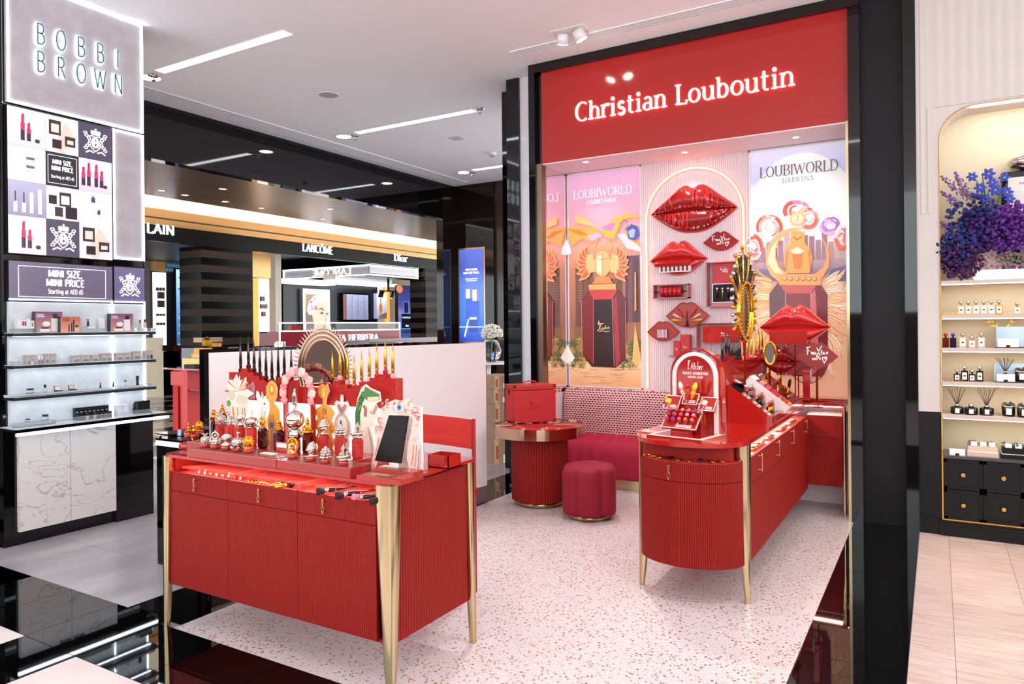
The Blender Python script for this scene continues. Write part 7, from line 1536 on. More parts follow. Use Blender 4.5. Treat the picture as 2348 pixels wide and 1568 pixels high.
def a_hyd(pr, x, z, w_, h):
    pr.rect(x, z, x + w_, z + h, 'd09a8a', '8a4a78'); pr.text('HYDRATE', x + w_ * .18, z + h * .82, h * .06, 'ffffff', width=w_ * .28, thick=.25, thin=.2); pr.text('& REFRESH', x + w_ * .19, z + h * .73, h * .06, 'ffffff', width=w_ * .3, thick=.25, thin=.2)
    pr.rect(x + w_ * .58, z + h * .05, x + w_ * .86, z + h * .68, 'f0e8e8'); pr.rect(x + w_ * .64, z + h * .68, x + w_ * .82, z + h * .9, '2a2430'); pr.ell(x + w_ * .4, z + h * .42, w_ * .15, h * .12, 'f8f2f0'); pr.rect(x + w_ * .16, z + h * .04, x + w_ * .54, z + h * .2, 'f4eeee'); pr.rect(x + w_ * .2, z + h * .18, x + w_ * .5, z + h * .25, '2a2430')
def a_pch(pr, x, z, w_, h):
    pr.rect(x, z, x + w_, z + h, 'e8a890', 'c86a50')
    for zz in (.88, .8, .72): pr.rect(x + w_ * .1, z + h * zz, x + w_ * .45, z + h * (zz + .04), '7a3a30')
    for u, hh in ((.38, .5), (.52, .62), (.62, .82)): pr.rect(x + w_ * u, z + h * .04, x + w_ * (u + .06), z + h * hh, '2a2024')
    pr.rect(x + w_ * .7, z + h * .04, x + w_ * .9, z + h * .32, 'e8c0a8'); pr.rect(x + w_ * .72, z + h * .32, x + w_ * .88, z + h * .46, '3a2a28')
def a_stk(pr, x, z, w_, h):
    for k, c in enumerate(('e84a3a', '2a5a8a', 'e88a4a', '3a2a28')): pr.rect(x + w_ * (.34 + .09 * k), z + h * .3, x + w_ * (.42 + .09 * k), z + h * .72, c)
    pr.rect(x + w_ * .25, z + h * .85, x + w_ * .75, z + h * .89, '9a8aa0')
WC = mat('carton_white', 'eceaee', .4); DK = mat('carton_dark', '2a2a30', .3); TAN = mat('carton_tan', 'b8a498', .5)
riser('clear riser at the left end of the top shelf', 0, 120, 385); riser('clear riser under the pump bottle on the top shelf', 0, 825, 1075); riser('clear riser at the right end of the top shelf', 0, 1405, 1610)
carton('small white carton with coloured stick print on the top shelf', 0, 172, 305, .075, WC, a_stk, .03); carton('narrow white carton with orange stick print on the top shelf', 0, 308, 350, .06, WC, a_stk, .03)
carton('large purple gift set box at the left of the top shelf', 0, 380, 665, .158, DK, a_hyd, 0, -.05, .05); carton('peach gift set box with pencils on the top shelf', 0, 605, 815, .12, DK, a_pch, 0, -.11, .04); carton('tall narrow white carton on the top shelf', 0, 1080, 1112, .11, WC, None, 0, -.05); carton('large purple gift set box at the right of the top shelf', 0, 1160, 1398, .148, DK, a_hyd, 0, -.07, .05)
def vial(label, row, cx, w_, h, m, cap, ch, z=0, group=None, name='cosmetic_bottle', cat='bottle', n=14): o = good(name, label, cat, row, cx, -.085, group, z); MB().lathe([(w_ * .48, 0), (w_ * .5, .003), (w_ * .5, h * .9), (w_ * .3, h)], n).build('bottle', m, o); MB().lathe([(w_ * .36, h), (w_ * .36, h + ch)], n).build('cap', cap, o); return o
FND = mat('foundation', 'd8b09a', .25); 
o = vial('small black pump bottle on the top shelf', 0, 927, .018, .028, DK, DK, .018, .045); MB().box(-.012, .006, -.004, .004, .05, .056).build('pump_spout', DK, o); tag(MB().at((-5.79, sp(0, 945), SH[0] + .029), rz=PI / 2).box(-.028, .028, -.02, .02, 0, .015).build('white_block', WHT), 'small white block under the black pump bottle', 'block')
vial('beige foundation bottle with black cap, left of two on the top shelf', 0, 1478, .018, .045, FND, DK, .022, .029); vial('beige foundation bottle with black cap, right of two on the top shelf', 0, 1530, .024, .05, FND, DK, .024, .029)
# second shelf
riser('clear tray block at the left end of the second shelf', 1, 115, 225, .03)
def a_tan(pr, x, z, w_, h): pr.rect(x + w_ * .06, z + h * .04, x + w_ * .94, z + h * .96, 'c4b4a8'); pr.rect(x + w_ * .2, z + h * .1, x + w_ * .8, z + h * .4, random.choice(['5a4038', '2a2a30', '8a6a5a', 'a07a68'])); pr.rect(x + w_ * .2, z + h * .8, x + w_ * .7, z + h * .84, '7a6a60')
for i, (c0, c1, h) in enumerate(((265, 390, .07), (465, 527, .075), (530, 592, .075), (762, 855, .052), (858, 950, .055), (972, 1050, .05), (1070, 1125, .062), (1127, 1182, .062), (1228, 1305, .06), (1308, 1386, .06), (1405, 1490, .07), (1535, 1615, .072))):
    carton('%s tan product carton from the left on the second shelf' % ORD[i], 1, c0, c1, h, TAN, a_tan, 0, -.06, .04, 'tan cartons on the second shelf')
for i, c in enumerate((408, 440)): vial('%s dark jar standing before the tan cartons on the second shelf' % ('left', 'right')[i], 1, c, .016, .03, mat('olive_glass', '4a5048', .15), WHT, .03, 0)
vial('short cream stick with red tip on the second shelf', 1, 335, .02, .03, mat('cream_body', 'e8e0d4', .4), REDT, .008)
o = good('plastic_sleeve', 'crumpled clear plastic sleeve on the second shelf', 'packaging', 1, 655, -.08); mb = MB(); r_ = random.Random(2)
mb.grid([[(-.035 + .014 * i + r_.uniform(-.004, .004), -.02 + .012 * r_.random() - .004 * k, .075 * (1 - k / 5) * (1 - .08 * i) + r_.uniform(0, .006)) for k in range(6)] for i in range(6)], False).build('sleeve', mat('thin_plastic', 'f0f6fc', .1, trans=.5, ior=1.05, alpha=.8), o)
for i, c in enumerate((1560, 1598)): vial('%s black tube at the right end of the second shelf' % ('left', 'right')[i], 1, c, .014, .035, DK, SILV, .008)
o = good('acrylic_tray', 'clear acrylic tray front along the second shelf', 'tray', 1, 900, -.135); w2 = cw(240, 1620); MB().box(-w2 / 2, w2 / 2, -.002, .002, 0, .035).build('front_strip', CLR, o)
# third shelf
o = good('acrylic_tray', 'long clear acrylic step along the third shelf', 'tray', 2, 870, -.1); w2 = cw(120, 1620); MB().box(-w2 / 2, w2 / 2, -.04, .04, 0, .018).build('block', CLR, o)
def jar(label, row, cx, w_, h, z=0): o = good('cream_jar', label, 'jar', row, cx, -.085, None, z); MB().lathe([(w_ * .42, 0), (w_ * .5, .006), (w_ * .5, h * .6), (w_ * .42, h * .65)], 20).build('jar', FRO, o); MB().lathe([(w_ * .42, h * .65), (w_ * .42, h)], 20).build('lid', DK, o)
jar('frosted cream jar with dark lid on the third shelf', 2, 310, .055, .035, .0185); vial('dropper bottle with black cap on the third shelf', 2, 467, .024, .032, FRO, DK, .024, .0185)
for i, c in enumerate((605, 755)):
    o = good('compact_mirror', '%s open black powder compact on the third shelf' % ('left', 'right')[i], 'compact', 2, c, -.09, 'open compacts', .0185); MB().box(-.022, .022, -.02, .02, 0, .005).build('base', DK, o); MB().at((0, .018, .004), rx=-.2, ry=.0).box(-.022, .022, -.002, .002, 0, .034).build('lid', DK, o); MB().at((0, .0155, .006), rx=-.2).box(-.019, .019, -.0015, 0, .002, .03).build('mirror', MATS['mirror'], o); MB().box(-.016, .016, -.015, .012, .005, .006).build('powder', FND, o)
vial('slim clear tube on the third shelf', 2, 912, .011, .045, FRO, FRO, .01, .0185)
for i, c in enumerate((1052, 1188)):
    o = vial('%s small red lipstick on the third shelf' % ('left', 'right')[i], 2, c, .015, .015, DK, REDT, .014, .0185, 'red lipsticks on the third shelf', 'lipstick', 'lipstick'); MB().lathe([(.004, .028), (.0045, .038), (.001, .044)], 10).build('bullet', REDT, o)
vial('small clear bottle with black cap on the third shelf', 2, 1317, .022, .034, FRO, DK, .012, .0185)
o = good('squeeze_tube', 'upright charcoal squeeze tube at the right of the third shelf', 'tube', 2, 1445, -.085, None, .0185); MB().cyl((0, 0, 0), .011, .018, 12).build('cap', DK, o); tb = MB(); tb.grid([[(q * (.012 + .004 * k / 4) , (.011 * (1 - k / 4)) * e, .018 + .055 * k / 4) for q, e in ((-1, 0), (0, -1), (1, 0), (0, 1), (-1, 0))] for k in range(5)]); tb.build('tube', mat('charcoal_tube', '34343c', .3), o)
# ledge
for i, (c0, c1, lab) in enumerate(((130, 385, 'left'), (390, 540, 'middle'))): riser('clear riser at the %s of the lit ledge' % lab, 3, c0, c1, .03)
jar('small frosted jar with dark lid on the lit ledge', 3, 280, .036, .024, .03); jar('large frosted jar with dark lid on the lit ledge', 3, 465, .05, .042, .03)
k = 0
for r in range(2):
    for i in range(8):
        carton('%s black shade carton from the left in the %s row on the ledge' % (ORD[i], ('front', 'back')[r]), 3, 790 + i * 44.5, 830 + i * 44.5, .048 if r == 0 else .095, mat('shade_black', '17171a', .3), (lambda pr, x, z, w_, h: pr.rect(x + w_ * .2, z + h * .6, x + w_ * .8, z + h * .68, 'c8c4c0')), 0, -.105 if r == 0 else -.06, .036, 'black shade cartons')
for i, c in enumerate((862, 942)): vial('%s beige foundation bottle before the black cartons' % ('left', 'right')[i], 3, c, .022, .036, FND, DK, .022, 0).location.x += .065
carton('pair of white cartons on the lit ledge, left one', 3, 1218, 1278, .085, WC); carton('pair of white cartons on the lit ledge, right one', 3, 1281, 1341, .087, WC)
o = vial('black spray bottle on the lit ledge', 3, 1408, .026, .05, mat('black_plastic', '1c1c20', .2), DK, .03); MB().lathe([(.005, .08), (.005, .095)], 8).build('nozzle', DK, o)
carton('left black carton behind the spray bottle', 3, 1440, 1510, .1, MATS['shade_black']); carton('right black carton behind the spray bottle', 3, 1515, 1565, .102, MATS['shade_black'])
for i, c in enumerate((1488, 1542)):
    o = good('compact_case', '%s small black compact at the right end of the ledge' % ('left', 'right')[i], 'compact', 3, c, -.13, 'ledge compacts'); MB().lathe([(.016, 0), (.017, .004), (.017, .01), (.015, .012)], 16).build('case', DK, o)
o = good('acrylic_tray', 'clear acrylic tray front along the lit ledge', 'tray', 3, 870, -.19); w2 = cw(120, 1620); MB().box(-w2 / 2, w2 / 2, -.002, .002, 0, .04).build('front_strip', CLR, o)
# ================================================================ right-hand niche: shelves, drawers, perfumes (faces -y)
YN = 6.3
J = thing('niche_shelving', 'cream niche shelving with pale front edges in the right hand shop', 'shelving', (.02, YN, 0))
SHL = mat('shelf_mushroom', 'cdb8b0', .4)
sz = [1.905, 1.648, 1.402, 1.150, .902]
for z in sz:
    b_ = MB().box(.004, 1.62, .0, .3, z - .026, z).build('shelf', SHL, J)
    MB().box(.01, 1.62, .012, .024, z - .031, z - .026).build('light_strip', mat('warm_led', 'fff4dc', .4, emit=12, ecol='ffe8c0'), b_)
MB().box(.2, 1.4, .02, .05, zt - .012, zt - .004).build('light_strip', mat('top_led', 'fffaf0', .4, emit=14, ecol='fff0dc'), J)
D_ = thing('drawer_chest', 'black panelled drawer chest with brass knobs and brass kick strip', 'drawers', (.02, YN, 0))
MB().box(.008, 1.62, .012, .3, .12, .575).build('carcass', BLKS, D_); MB().box(.004, 1.62, .0, .3, .575, .597).build('top', mat('chest_top', '4a4444', .2), D_)
MB().box(.008, 1.62, -.006, .03, .105, .122).build('brass_strip', BRASS, D_)
MB().box(.0, .008, -.002, .02, .105, .597).build('brass_edge', BRASS, D_)
for c in range(4):
    for r in range(2):
        x0 = .012 + c * .248; z0 = .125 + r * .225; w_, h = .243, .22
        d_ = MB().box(x0, x0 + w_, -.002, .014, z0, z0 + h).build('drawer', BLKS, D_)
        f = MB()
        for q in ((0, w_, 0, .02), (0, w_, h - .02, h), (0, .02, 0, h), (w_ - .02, w_, 0, h)): f.box(x0 + q[0], x0 + q[1], -.008, 0, z0 + q[2], z0 + q[3])
        f.build('raised_frame', BLKS, d_); MB().at((x0 + w_ / 2, -.002, z0 + h / 2), rx=PI / 2).lathe([(.006, 0), (.006, .012), (.016, .014), (.016, .022), (.013, .024)], 18).build('knob', BRASS, d_)
def jx(px): return ony(px, 800, YN + .08).x
SILC = mat('cap_chrome', 'cfc6c0', .12, 1)
def cologne(label, px, z, w_, h, m, lab=True, cap=SILC, group=None, y=YN + .09):
    o = thing('perfume_bottle', label, 'perfume', (jx(px), y, z), 0, group)
    MB().box(-w_ / 2, w_ / 2, -w_ * .3, w_ * .3, 0, h).build('bottle', m, o, .003); MB().lathe([(w_ * .14, h), (w_ * .14, h + .012), (w_ * .3, h + .014), (w_ * .34, h + .022), (w_ * .28, h + .031), (w_ * .1, h + .034)], 16).build('cap', cap, o)
    if lab: q = MB().box(-w_ * .34, w_ * .34, -w_ * .3 - .002, -w_ * .3, h * .16, h * .84).build('label', mat('label_cream', 'ece4dc', .5), o); MB().box(-.007, .007, -w_ * .3 - .003, -w_ * .3 - .002, h * .45, h * .58).build('label_mark', BLKS, q)
PALE_Y = mat('cologne_pale', 'f2e4b8', .05, trans=.5, ior=1.2); CLRB = mat('cologne_clear', 'f2eee6', .05, trans=.5, ior=1.2); GLD = mat('cologne_gold', 'e8b84a', .05, trans=.4, ior=1.2)
for i, px in enumerate((2204, 2221, 2238.5, 2256, 2273.5, 2291)): cologne('%s clear cologne bottle from the left on the upper cologne shelf' % ORD[i] if i < 5 else 'golden yellow cologne bottle at the right of the cologne row', px, sz[1], .045, .072, [PALE_Y, PALE_Y, CLRB, CLRB, CLRB, GLD][i], True, SILC, 'cologne bottles on the upper shelf')
cologne('shorter pale cologne bottle near the right edge, upper shelf', 2333, sz[1], .05, .055, PALE_Y)
cologne('amber brown bottle with red cap at the left, middle shelf', 2168, sz[2], .042, .075, mat('amber_dark', '6a2410', .05, trans=.3), False, mat('cap_red', 'b02a2a', .15, .6)); cologne('dark violet bottle with purple cap, middle shelf', 2185, sz[2], .042, .075, mat('violet_dark', '2a1a3a', .05, trans=.3), False, mat('cap_purple', '5a3a90', .15, .6))
cologne('tall clear bottle left of the small one, middle shelf', 2207, sz[2], .045, .078, CLRB); cologne('small clear bottle between two tall ones, middle shelf', 2228.5, sz[2], .043, .055, CLRB); cologne('tall clear bottle right of the small one, middle shelf', 2250, sz[2], .045, .078, CLRB)
BKB = mat('bottle_black', '161214', .08)
for i, (px, h) in enumerate(((2193.5, .055), (2210.5, .08), (2228, .055), (2245.5, .08))): cologne('%s black bottle with silver cap from the left on the black perfume shelf' % ORD[i], px, sz[3], .044, h, BKB, True, SILC, 'black perfume bottles')
def gold_word(word, px0, px1, z):
    x0, x1 = jx(px0), jx(px1); o = thing('gold_lettering', 'small gold letters spelling %s on the shelf edge' % ('the cologne sign' if word[0] == 'C' else 'the rich and rare sign'), 'sign', (x0, YN + .012, z))
    x = 0; W = x1 - x0; h = .02; wx = (W / h - .1 * (len(word) - 1)) / twidth(word, 1, 0)
    for c in word:
        g = MB(); adv = glyph(g, c, x, 0.001, h, .17, .08, True, wx, -.002, .002)
        if c != ' ': g.build('letter', BRASS, o)
        x += adv + .1 * h
    MB().box(0, W, -.002, .003, 0, .0015).build('foot_strip', BRASS, o)
gold_word('COLOGNE', 2163, 2198, sz[1]); gold_word('RICH & RARE', 2164, 2209, sz[3])
def blue_box(label, px0, px1, z, h): 
    x0, x1 = jx(px0), jx(px1); o = thing('display_box', label, 'display box', (x0, YN + .17, z)); W = x1 - x0
    MB().box(0, W, 0, .012, .008, h).build('backboard', mat('sky_blue', 'b8d4ee', .4), o); MB().box(0, W, -.12, .012, 0, .008).build('base', mat('navy_base', '3a4048', .4), o); MB().box(0, .004, -.12, .0, .008, h).build('side_board', MATS['sky_blue'], o); return o, W
o, W = blue_box('pale blue display box with yellow freesia sprays, middle shelf', 2284, 2400, sz[2], .155)
for k in range(5):
    a = math.radians(120 - k * 18); st_ = [(.04 + .06 * q * math.cos(a) - .14 * q * q * (1 if k < 3 else -.6), .004, .06 + .19 * q) for q in [j / 6 for j in range(7)]]
    e = MB().tube(st_, .0016, 5).build('stem', mat('stem_green', '5a9a5a', .5), o)
    for j in (3, 4, 5, 6): MB().at(st_[j], ry=.6 * (k - 2)).lathe([(.002, -.006), (.008, .008), (.005, .02), (.001, .026)], 7).build('petal_bud', mat('freesia_%d' % (k % 2), ['f0c828', 'f4c8b8'][k % 2], .5), e)
def note(label, px, z, w_=.1, h=.05, y=YN + .035): o = thing('note_card', label, 'card', (jx(px), y, z)); MB().at(rx=-.1).box(-w_ / 2, w_ / 2, 0, .002, 0, h).build('card', mat('note_white', 'f0eae8', .5), o); MB().at(rx=-.1).box(-.012, .012, -.004, 0.006, 0, .014).build('clip', BLKS, o); 
note('white note card before the blue box, middle shelf', 2310, sz[2] + .009, .125, .062); note('white note card before the blue box, black perfume shelf', 2304, sz[3] + .009, .11, .055); note('white note card on the drawer chest', 2192, .598, .1, .048)
o, W = blue_box('pale blue display box behind the reed diffuser, black perfume shelf', 2279, 2400, sz[3], .135)
REED = mat('reed_black', '3a2a2c', .6)
def reeds(o, n, h, z, sd):
    r = random.Random(sd)
    for k in range(n): a = r.uniform(0, 2 * PI); t_ = (k - (n - 1) / 2) / n * 1.2; MB().tube([(t_ * .012, 0, z), (t_ * .11 + r.uniform(-.006, .006), .02 * math.sin(a), z + h * r.uniform(.85, 1))], .0018, 5).build('reed', REED, o)
def diffuser(label, px, z, w_, y=YN + .1, h=.13):
    o = thing('reed_diffuser', label, 'diffuser', (jx(px), y, z)); MB().lathe([(w_ * .46, 0), (w_ * .5, .006), (w_ * .5, .05), (w_ * .4, .056)], 18).build('jar', BKB, o); MB().lathe([(w_ * .2, .056), (w_ * .2, .072)], 14).build('collar', SILC, o); q = MB().box(-.014, .014, -w_ * .5 - .003, -w_ * .5 + .004, .01, .045).build('label', MATS['label_cream'], o); reeds(o, 9, h, .072, int(px))
diffuser('reed diffuser before the pale blue box', 2305, sz[3] + .009, .04, YN + .11, .1)
diffuser('left black reed diffuser on the lower shelf', 2193, sz[4], .088); diffuser('right black reed diffuser on the lower shelf', 2261, sz[4], .092)
o = thing('fragrance_jar', 'black lidded jar between the two reed diffusers', 'jar', (jx(2225), YN + .09, sz[4])); MB().lathe([(.04, 0), (.043, .006), (.043, .05), (.034, .055)], 18).build('jar', BKB, o); MB().lathe([(.016, .055), (.018, .065), (.016, .078)], 14).build('stopper', SILC, o); MB().box(-.014, .014, -.046, -.039, .01, .043).build('label', MATS['label_cream'], o)
def candle(label, px, z, y=YN + .1):
    o = thing('candle', label, 'candle', (jx(px), y, z)); MB().lathe([(.036, 0), (.04, .008), (.044, .075), (.04, .075)], 18).build('glass', BKB, o); MB().lathe([(.045, .068), (.045, .074)], 18).build('silver_rim', SILC, o); MB().box(-.017, .017, -.047, -.038, .015, .06).build('label', MATS['label_cream'], o)
    rb = MB(); r = random.Random(int(px))
    for k in range(6): a = k * 1.05; rb.tube([(0, 0, .078), (.03 * math.cos(a), .03 * math.sin(a), .09 + .008 * r.random()), (.045 * math.cos(a + .4), .04 * math.sin(a + .4), .082)], [.006, .009, .003], 6)
    rb.build('bow', mat('ribbon_grey', '4a4a4a', .5), o)
candle('black candle with grey bow, left of two on the lower shelf', 2311, sz[4]); candle('black candle with grey bow at the right frame edge', 2346, sz[4], YN + .07); candle('black candle before the pale blue box', 2342, sz[3] + .009, YN + .1)
def hamper(label, px, m, m2):
    o = thing('gift_hamper', label, 'gift box', (jx(px), YN + .1, .598)); MB().box(-.098, .098, -.06, .06, 0, .03).build('base', m, o); MB().box(-.098, .098, -.062, .062, .03, .034).build('edge', m2, o); MB().box(-.092, .092, -.056, .056, .034, .075).build('box', m, o)
    tp = MB(); r = random.Random(int(px))
    for k in range(16): tp.at((r.uniform(-.08, .08), r.uniform(-.04, .04), .08 + .012 * r.random()), rx=r.uniform(-.6, .6), ry=r.uniform(-.6, .6), rz=r.uniform(0, 3)).lathe([(.02, 0), (.012, .012), (.0, .02)], 5, smooth=False)
    tp.build('tissue', mat('tissue_grey', '5a5c5a', .7), o)
    for x in (-.055, .005, .06): MB().at((x, -.05, .078), rx=-.4).box(-.02, .02, 0, .006, 0, .032).build('soap_box', MATS['note_white'], o)
hamper('blush gift hamper with grey tissue on the drawer chest', 2250, mat('blush_box', 'd8bca8', .5), WHT); hamper('black gift hamper with white edge on the drawer chest', 2330, BLKS, WHT)
# flower display on the top shelf
zf = sz[0]
o = thing('light_plinth', 'glowing white rounded plinth under the flowers', 'plinth', (jx(2300), YN + .1, zf)); MB().lathe([(.17, 0), (.18, .015), (.18, .055), (.17, .07)], 32, sy=.5).build('plinth', mat('plinth_glow', 'ffffff', .4, emit=1.6, ecol='fff8f0'), o)
o = thing('giant_bottle', 'oversized black perfume bottle with cream label behind the flowers', 'perfume bottle', (jx(2362), YN + .2, zf + .0)); zb_ = ony(2330, 382, YN + .15).z - zf
MB().box(-.16, .16, -.06, .06, .0, zb_).build('bottle', BKB, o, .008); MB().box(-.12, .12, -.064, -.06, zb_ - .3, zb_ - .045).build('label', MATS['label_cream'], o); MB().lathe([(.05, zb_), (.05, zb_ + .02), (.1, zb_ + .03), (.125, zb_ + .07), (.1, zb_ + .1), (.04, zb_ + .115)], 28).build('cap', SILC, o)
lt = text(MB(), 'JO MALONE', 0, zb_ - .1, .014, width=.12, serif=True, thick=.16, thin=.08, y0=-.0655, y1=-.064); lt.build('lettering', BLKS, o); MB().box(-.02, .02, -.0665, -.064, zb_ - .2, zb_ - .155).build('label_mark', BLKS, o)
o = thing('flower_arrangement', 'lush violet and blue flower arrangement in the niche', 'flowers', (jx(2290), YN + .12, zf + .07))
def fx(px, py, y=YN + .06): p = ony(px, py, y); return Vector((p.x - o.location.x, y - o.location.y, p.z - o.location.z))
r = random.Random(21)
for px, py, a, b_ in ((2240, 520, 50, 70), (2305, 520, 60, 60), (2205, 590, 40, 35)): c = fx(px, py, YN + .12); s = mpp(ony(px, py, YN)); MB().sph(c, 1, 12, (a * s * .8, .06, b_ * s * .8)).build('leafy_core', mat('core_violet', '2a1440', .8), o)
def mass(name, cx, cy, rx, ry, n, m, rr=.017, dz=.08):
    mb = MB(); c = fx(cx, cy); s = mpp(ony(cx, cy, YN))
    for k in range(n):
        a = r.uniform(0, 2 * PI); q = math.sqrt(r.random()); p = (c.x + rx * s * q * math.cos(a), c.y + r.uniform(-dz, dz * .5), c.z + ry * s * q * math.sin(a)); e = rr * r.uniform(.6, 1.3)
        mb.at(p, rx=r.uniform(0, 3), ry=r.uniform(0, 3)).sph((0, 0, 0), e, 5, (1, 1, .45))
    return stuff(mb.build(name, m, o))
VI = [mat('bloom_violet', '4a2070', .7), mat('bloom_purple', '6a2a8a', .7), mat('bloom_indigo', '2a2a6a', .7), mat('bloom_plum', '4a1a4a', .7), mat('bloom_dusty', '8a5a9a', .7), mat('bloom_moss', '6a7a4a', .8), mat('bloom_rose', '9a6a80', .8)]
mass('indigo_blossom', 2235, 495, 55, 60, 260, VI[2]); mass('violet_blossom', 2290, 520, 60, 50, 300, VI[0]); mass('purple_blossom', 2325, 510, 45, 55, 280, VI[1]); mass('plum_blossom', 2205, 590, 45, 40, 220, VI[3]); mass('rose_moss', 2300, 588, 55, 20, 200, VI[6], .009); mass('green_moss', 2320, 580, 30, 14, 90, VI[5], .009); mass('indigo_blossom', 2195, 560, 40, 40, 200, VI[2])
def spike(px0, py0, px1, py1, n=60):
    a, b_ = fx(px0, py0, YN + .02), fx(px1, py1, YN + .05); mb = MB(); sm = MB().tube([b_, a], .002, 5).build('stem', MATS['stem_green'], o)
    for k in range(n): q = k / n; p = a + (b_ - a) * q * .75; e = .004 + .022 * min(1, q * 2.2); mb.sph((p.x + r.uniform(-e, e), p.y + r.uniform(-e, e), p.z + r.uniform(-e, e)), .007, 5)
    stuff(mb.build('lilac_spike', VI[4], o))
spike(2160, 395, 2230, 450); spike(2192, 385, 2240, 470, 90); spike(2160, 430, 2215, 470); spike(2148, 498, 2225, 540, 90)
def iris(px, py, sc=1.0):
    c = fx(px, py, YN + .03); e = MB()
    for k in range(6): a = 2 * PI * k / 6; e.at((c.x + .018 * sc * math.cos(a), c.y, c.z + .018 * sc * math.sin(a)), ry=-a, rx=.3 * (k % 2)).sph((0, 0, 0), .017 * sc, 7, (1.2, .35, .65))
    b_ = e.build('iris_bloom', mat('iris_blue', '3a48b0', .55), o); MB().sph((c.x, c.y - .006, c.z), .006 * sc, 6).build('iris_throat', mat('iris_yellow', 'e8c84a', .5), b_)
for q in ((2232, 395, 1), (2270, 388, 1.2), (2278, 408, 1), (2306, 396, 1), (2250, 420, 1.1), (2285, 425, 1.2), (2312, 430, 1.1), (2318, 445, 1), (2262, 445, 1), (2240, 440, .9)): iris(*q)
for q in ((2240, 400, 2262, 450), (2256, 392, 2262, 445), (2268, 430, 2272, 455), (2295, 430, 2290, 455)): MB().tube([fx(q[0], q[1], YN + .05), fx(q[2], q[3], YN + .06)], [.003, .006], 5).build('leaf', MATS['stem_green'], o)
# ================================================================ neighbouring store seen through the gap (faces +x)
def fp(name, label, cat, px0, py0, px1, py1, x, m, d=.1, group=None, part='panel'):
    """upright slab facing +x whose outline is read off the photo on the plane x"""
    a, b_ = onx(px0, py1, x), onx(px1, py0, x); z0 = min(onx(px0, py1, x).z, onx(px1, py1, x).z) * .5 + max(onx(px0, py1, x).z, onx(px1, py1, x).z) * .5
    zt0 = (onx(px0, py0, x).z + onx(px1, py0, x).z) / 2
    o = thing(name, label, cat, (x, a.y, 0), PI / 2, group); W = b_.y - a.y
    MB().box(0, W, 0, d, 0 if py1 >= 780 and zt0 - z0 > .3 else max(z0, 0), zt0).build(part, m, o)
    return o, W, max(z0, 0), zt0
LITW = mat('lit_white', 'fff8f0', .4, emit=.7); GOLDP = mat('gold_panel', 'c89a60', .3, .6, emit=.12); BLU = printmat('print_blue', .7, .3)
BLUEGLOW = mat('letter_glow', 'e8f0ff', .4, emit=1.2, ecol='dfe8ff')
def brand(word, px0, px1, py0, py1, label, serif):
    a, b_ = onx(px0, py1, XS), onx(px1, py0, XS); o = thing('brand_sign', label, 'sign', (XS + .004, a.y, a.z), PI / 2, 'glowing brand names on the far fascia'); W = b_.y - a.y; h = onx(px0, py0, XS).z - a.z
    wx = (W / h - .06 * (len(word) - 1)) / twidth(word, 1, 0); x = 0
    for c in word:
        g = MB(); adv = glyph(g, c, x, 0, h, .13, .05 if serif else .12, serif, wx, -.03, -.004); x += adv + .06 * h; g.build('letter', BLUEGLOW, o)
brand('LAIN', 337, 400, 519, 541, 'glowing end of a brand name at the left of the far fascia', False)
brand('LANCÔME', 694, 763, 563, 580, 'glowing serif brand name in the middle of the far fascia', True)
brand('Dior', 904, 934, 585, 600, 'short glowing serif brand name at the right of the far fascia', True)
# left bay
XI = -16.9
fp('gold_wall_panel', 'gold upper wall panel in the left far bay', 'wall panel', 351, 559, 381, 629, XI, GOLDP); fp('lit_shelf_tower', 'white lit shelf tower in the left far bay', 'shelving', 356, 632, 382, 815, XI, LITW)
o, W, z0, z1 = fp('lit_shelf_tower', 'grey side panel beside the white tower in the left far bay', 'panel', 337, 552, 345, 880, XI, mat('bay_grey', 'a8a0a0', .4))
for i, (py0, py1, n) in enumerate(((667, 674, 3), (677, 692, 1), (697, 712, 1), (727, 732, 3), (747, 753, 3))):
    for k in range(n):
        x0 = 361 + k * 7 if n > 1 else 364; fp('shelf_product', '%s small dark product from the top of the white tower%s' % (ORD[i], (', ' + ('left', 'middle', 'right')[k]) if n > 1 else ''), 'product', x0, py0, x0 + (4 if n > 1 else 14), py1, XI + .1, mat('prod_brown', '7a6a5a', .5), .05, 'products on the white tower', 'box')
fp('dark_wall_panel', 'dark slate wall panel beside the blue poster', 'wall panel', 382, 632, 403, 815, XI, mat('slate', '34343c', .4))
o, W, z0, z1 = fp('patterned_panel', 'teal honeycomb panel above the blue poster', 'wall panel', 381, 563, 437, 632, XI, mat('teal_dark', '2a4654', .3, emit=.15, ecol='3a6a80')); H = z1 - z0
hb = MB()
for r_ in range(7):
    for c in range(9): hb.prism([(W * (c + .5 + .5 * (r_ % 2)) / 9.5 + W * .045 * math.cos(PI / 3 * k), z0 + H * (r_ + .5) / 7 + H * .06 * math.sin(PI / 3 * k)) for k in range(6)], -.01, 0)
hb.build('honeycomb', mat('teal_light', '6a96a8', .3, emit=.2), o)
o, W, z0, z1 = fp('lit_poster', 'blue patterned lit poster with a white bottle in the left far bay', 'poster', 403, 623, 437, 812, XI + .1, BLKS); H = z1 - z0; pr = Print(-.002, .0006); r_ = random.Random(8)
pr.bands(.02, W - .02, [(z0 + .03, '2a3a6a'), (z0 + H * .5, '5a90d0'), (z1 - .03, 'a8d4f0')])
for k in range(70): pr.ell(W * r_.uniform(.08, .92), z0 + H * r_.uniform(.03, .97), W * .05, W * .06, r_.choice(['3a70b8', '88b8e8', '2a4a90', 'c8e4f8']), 6)
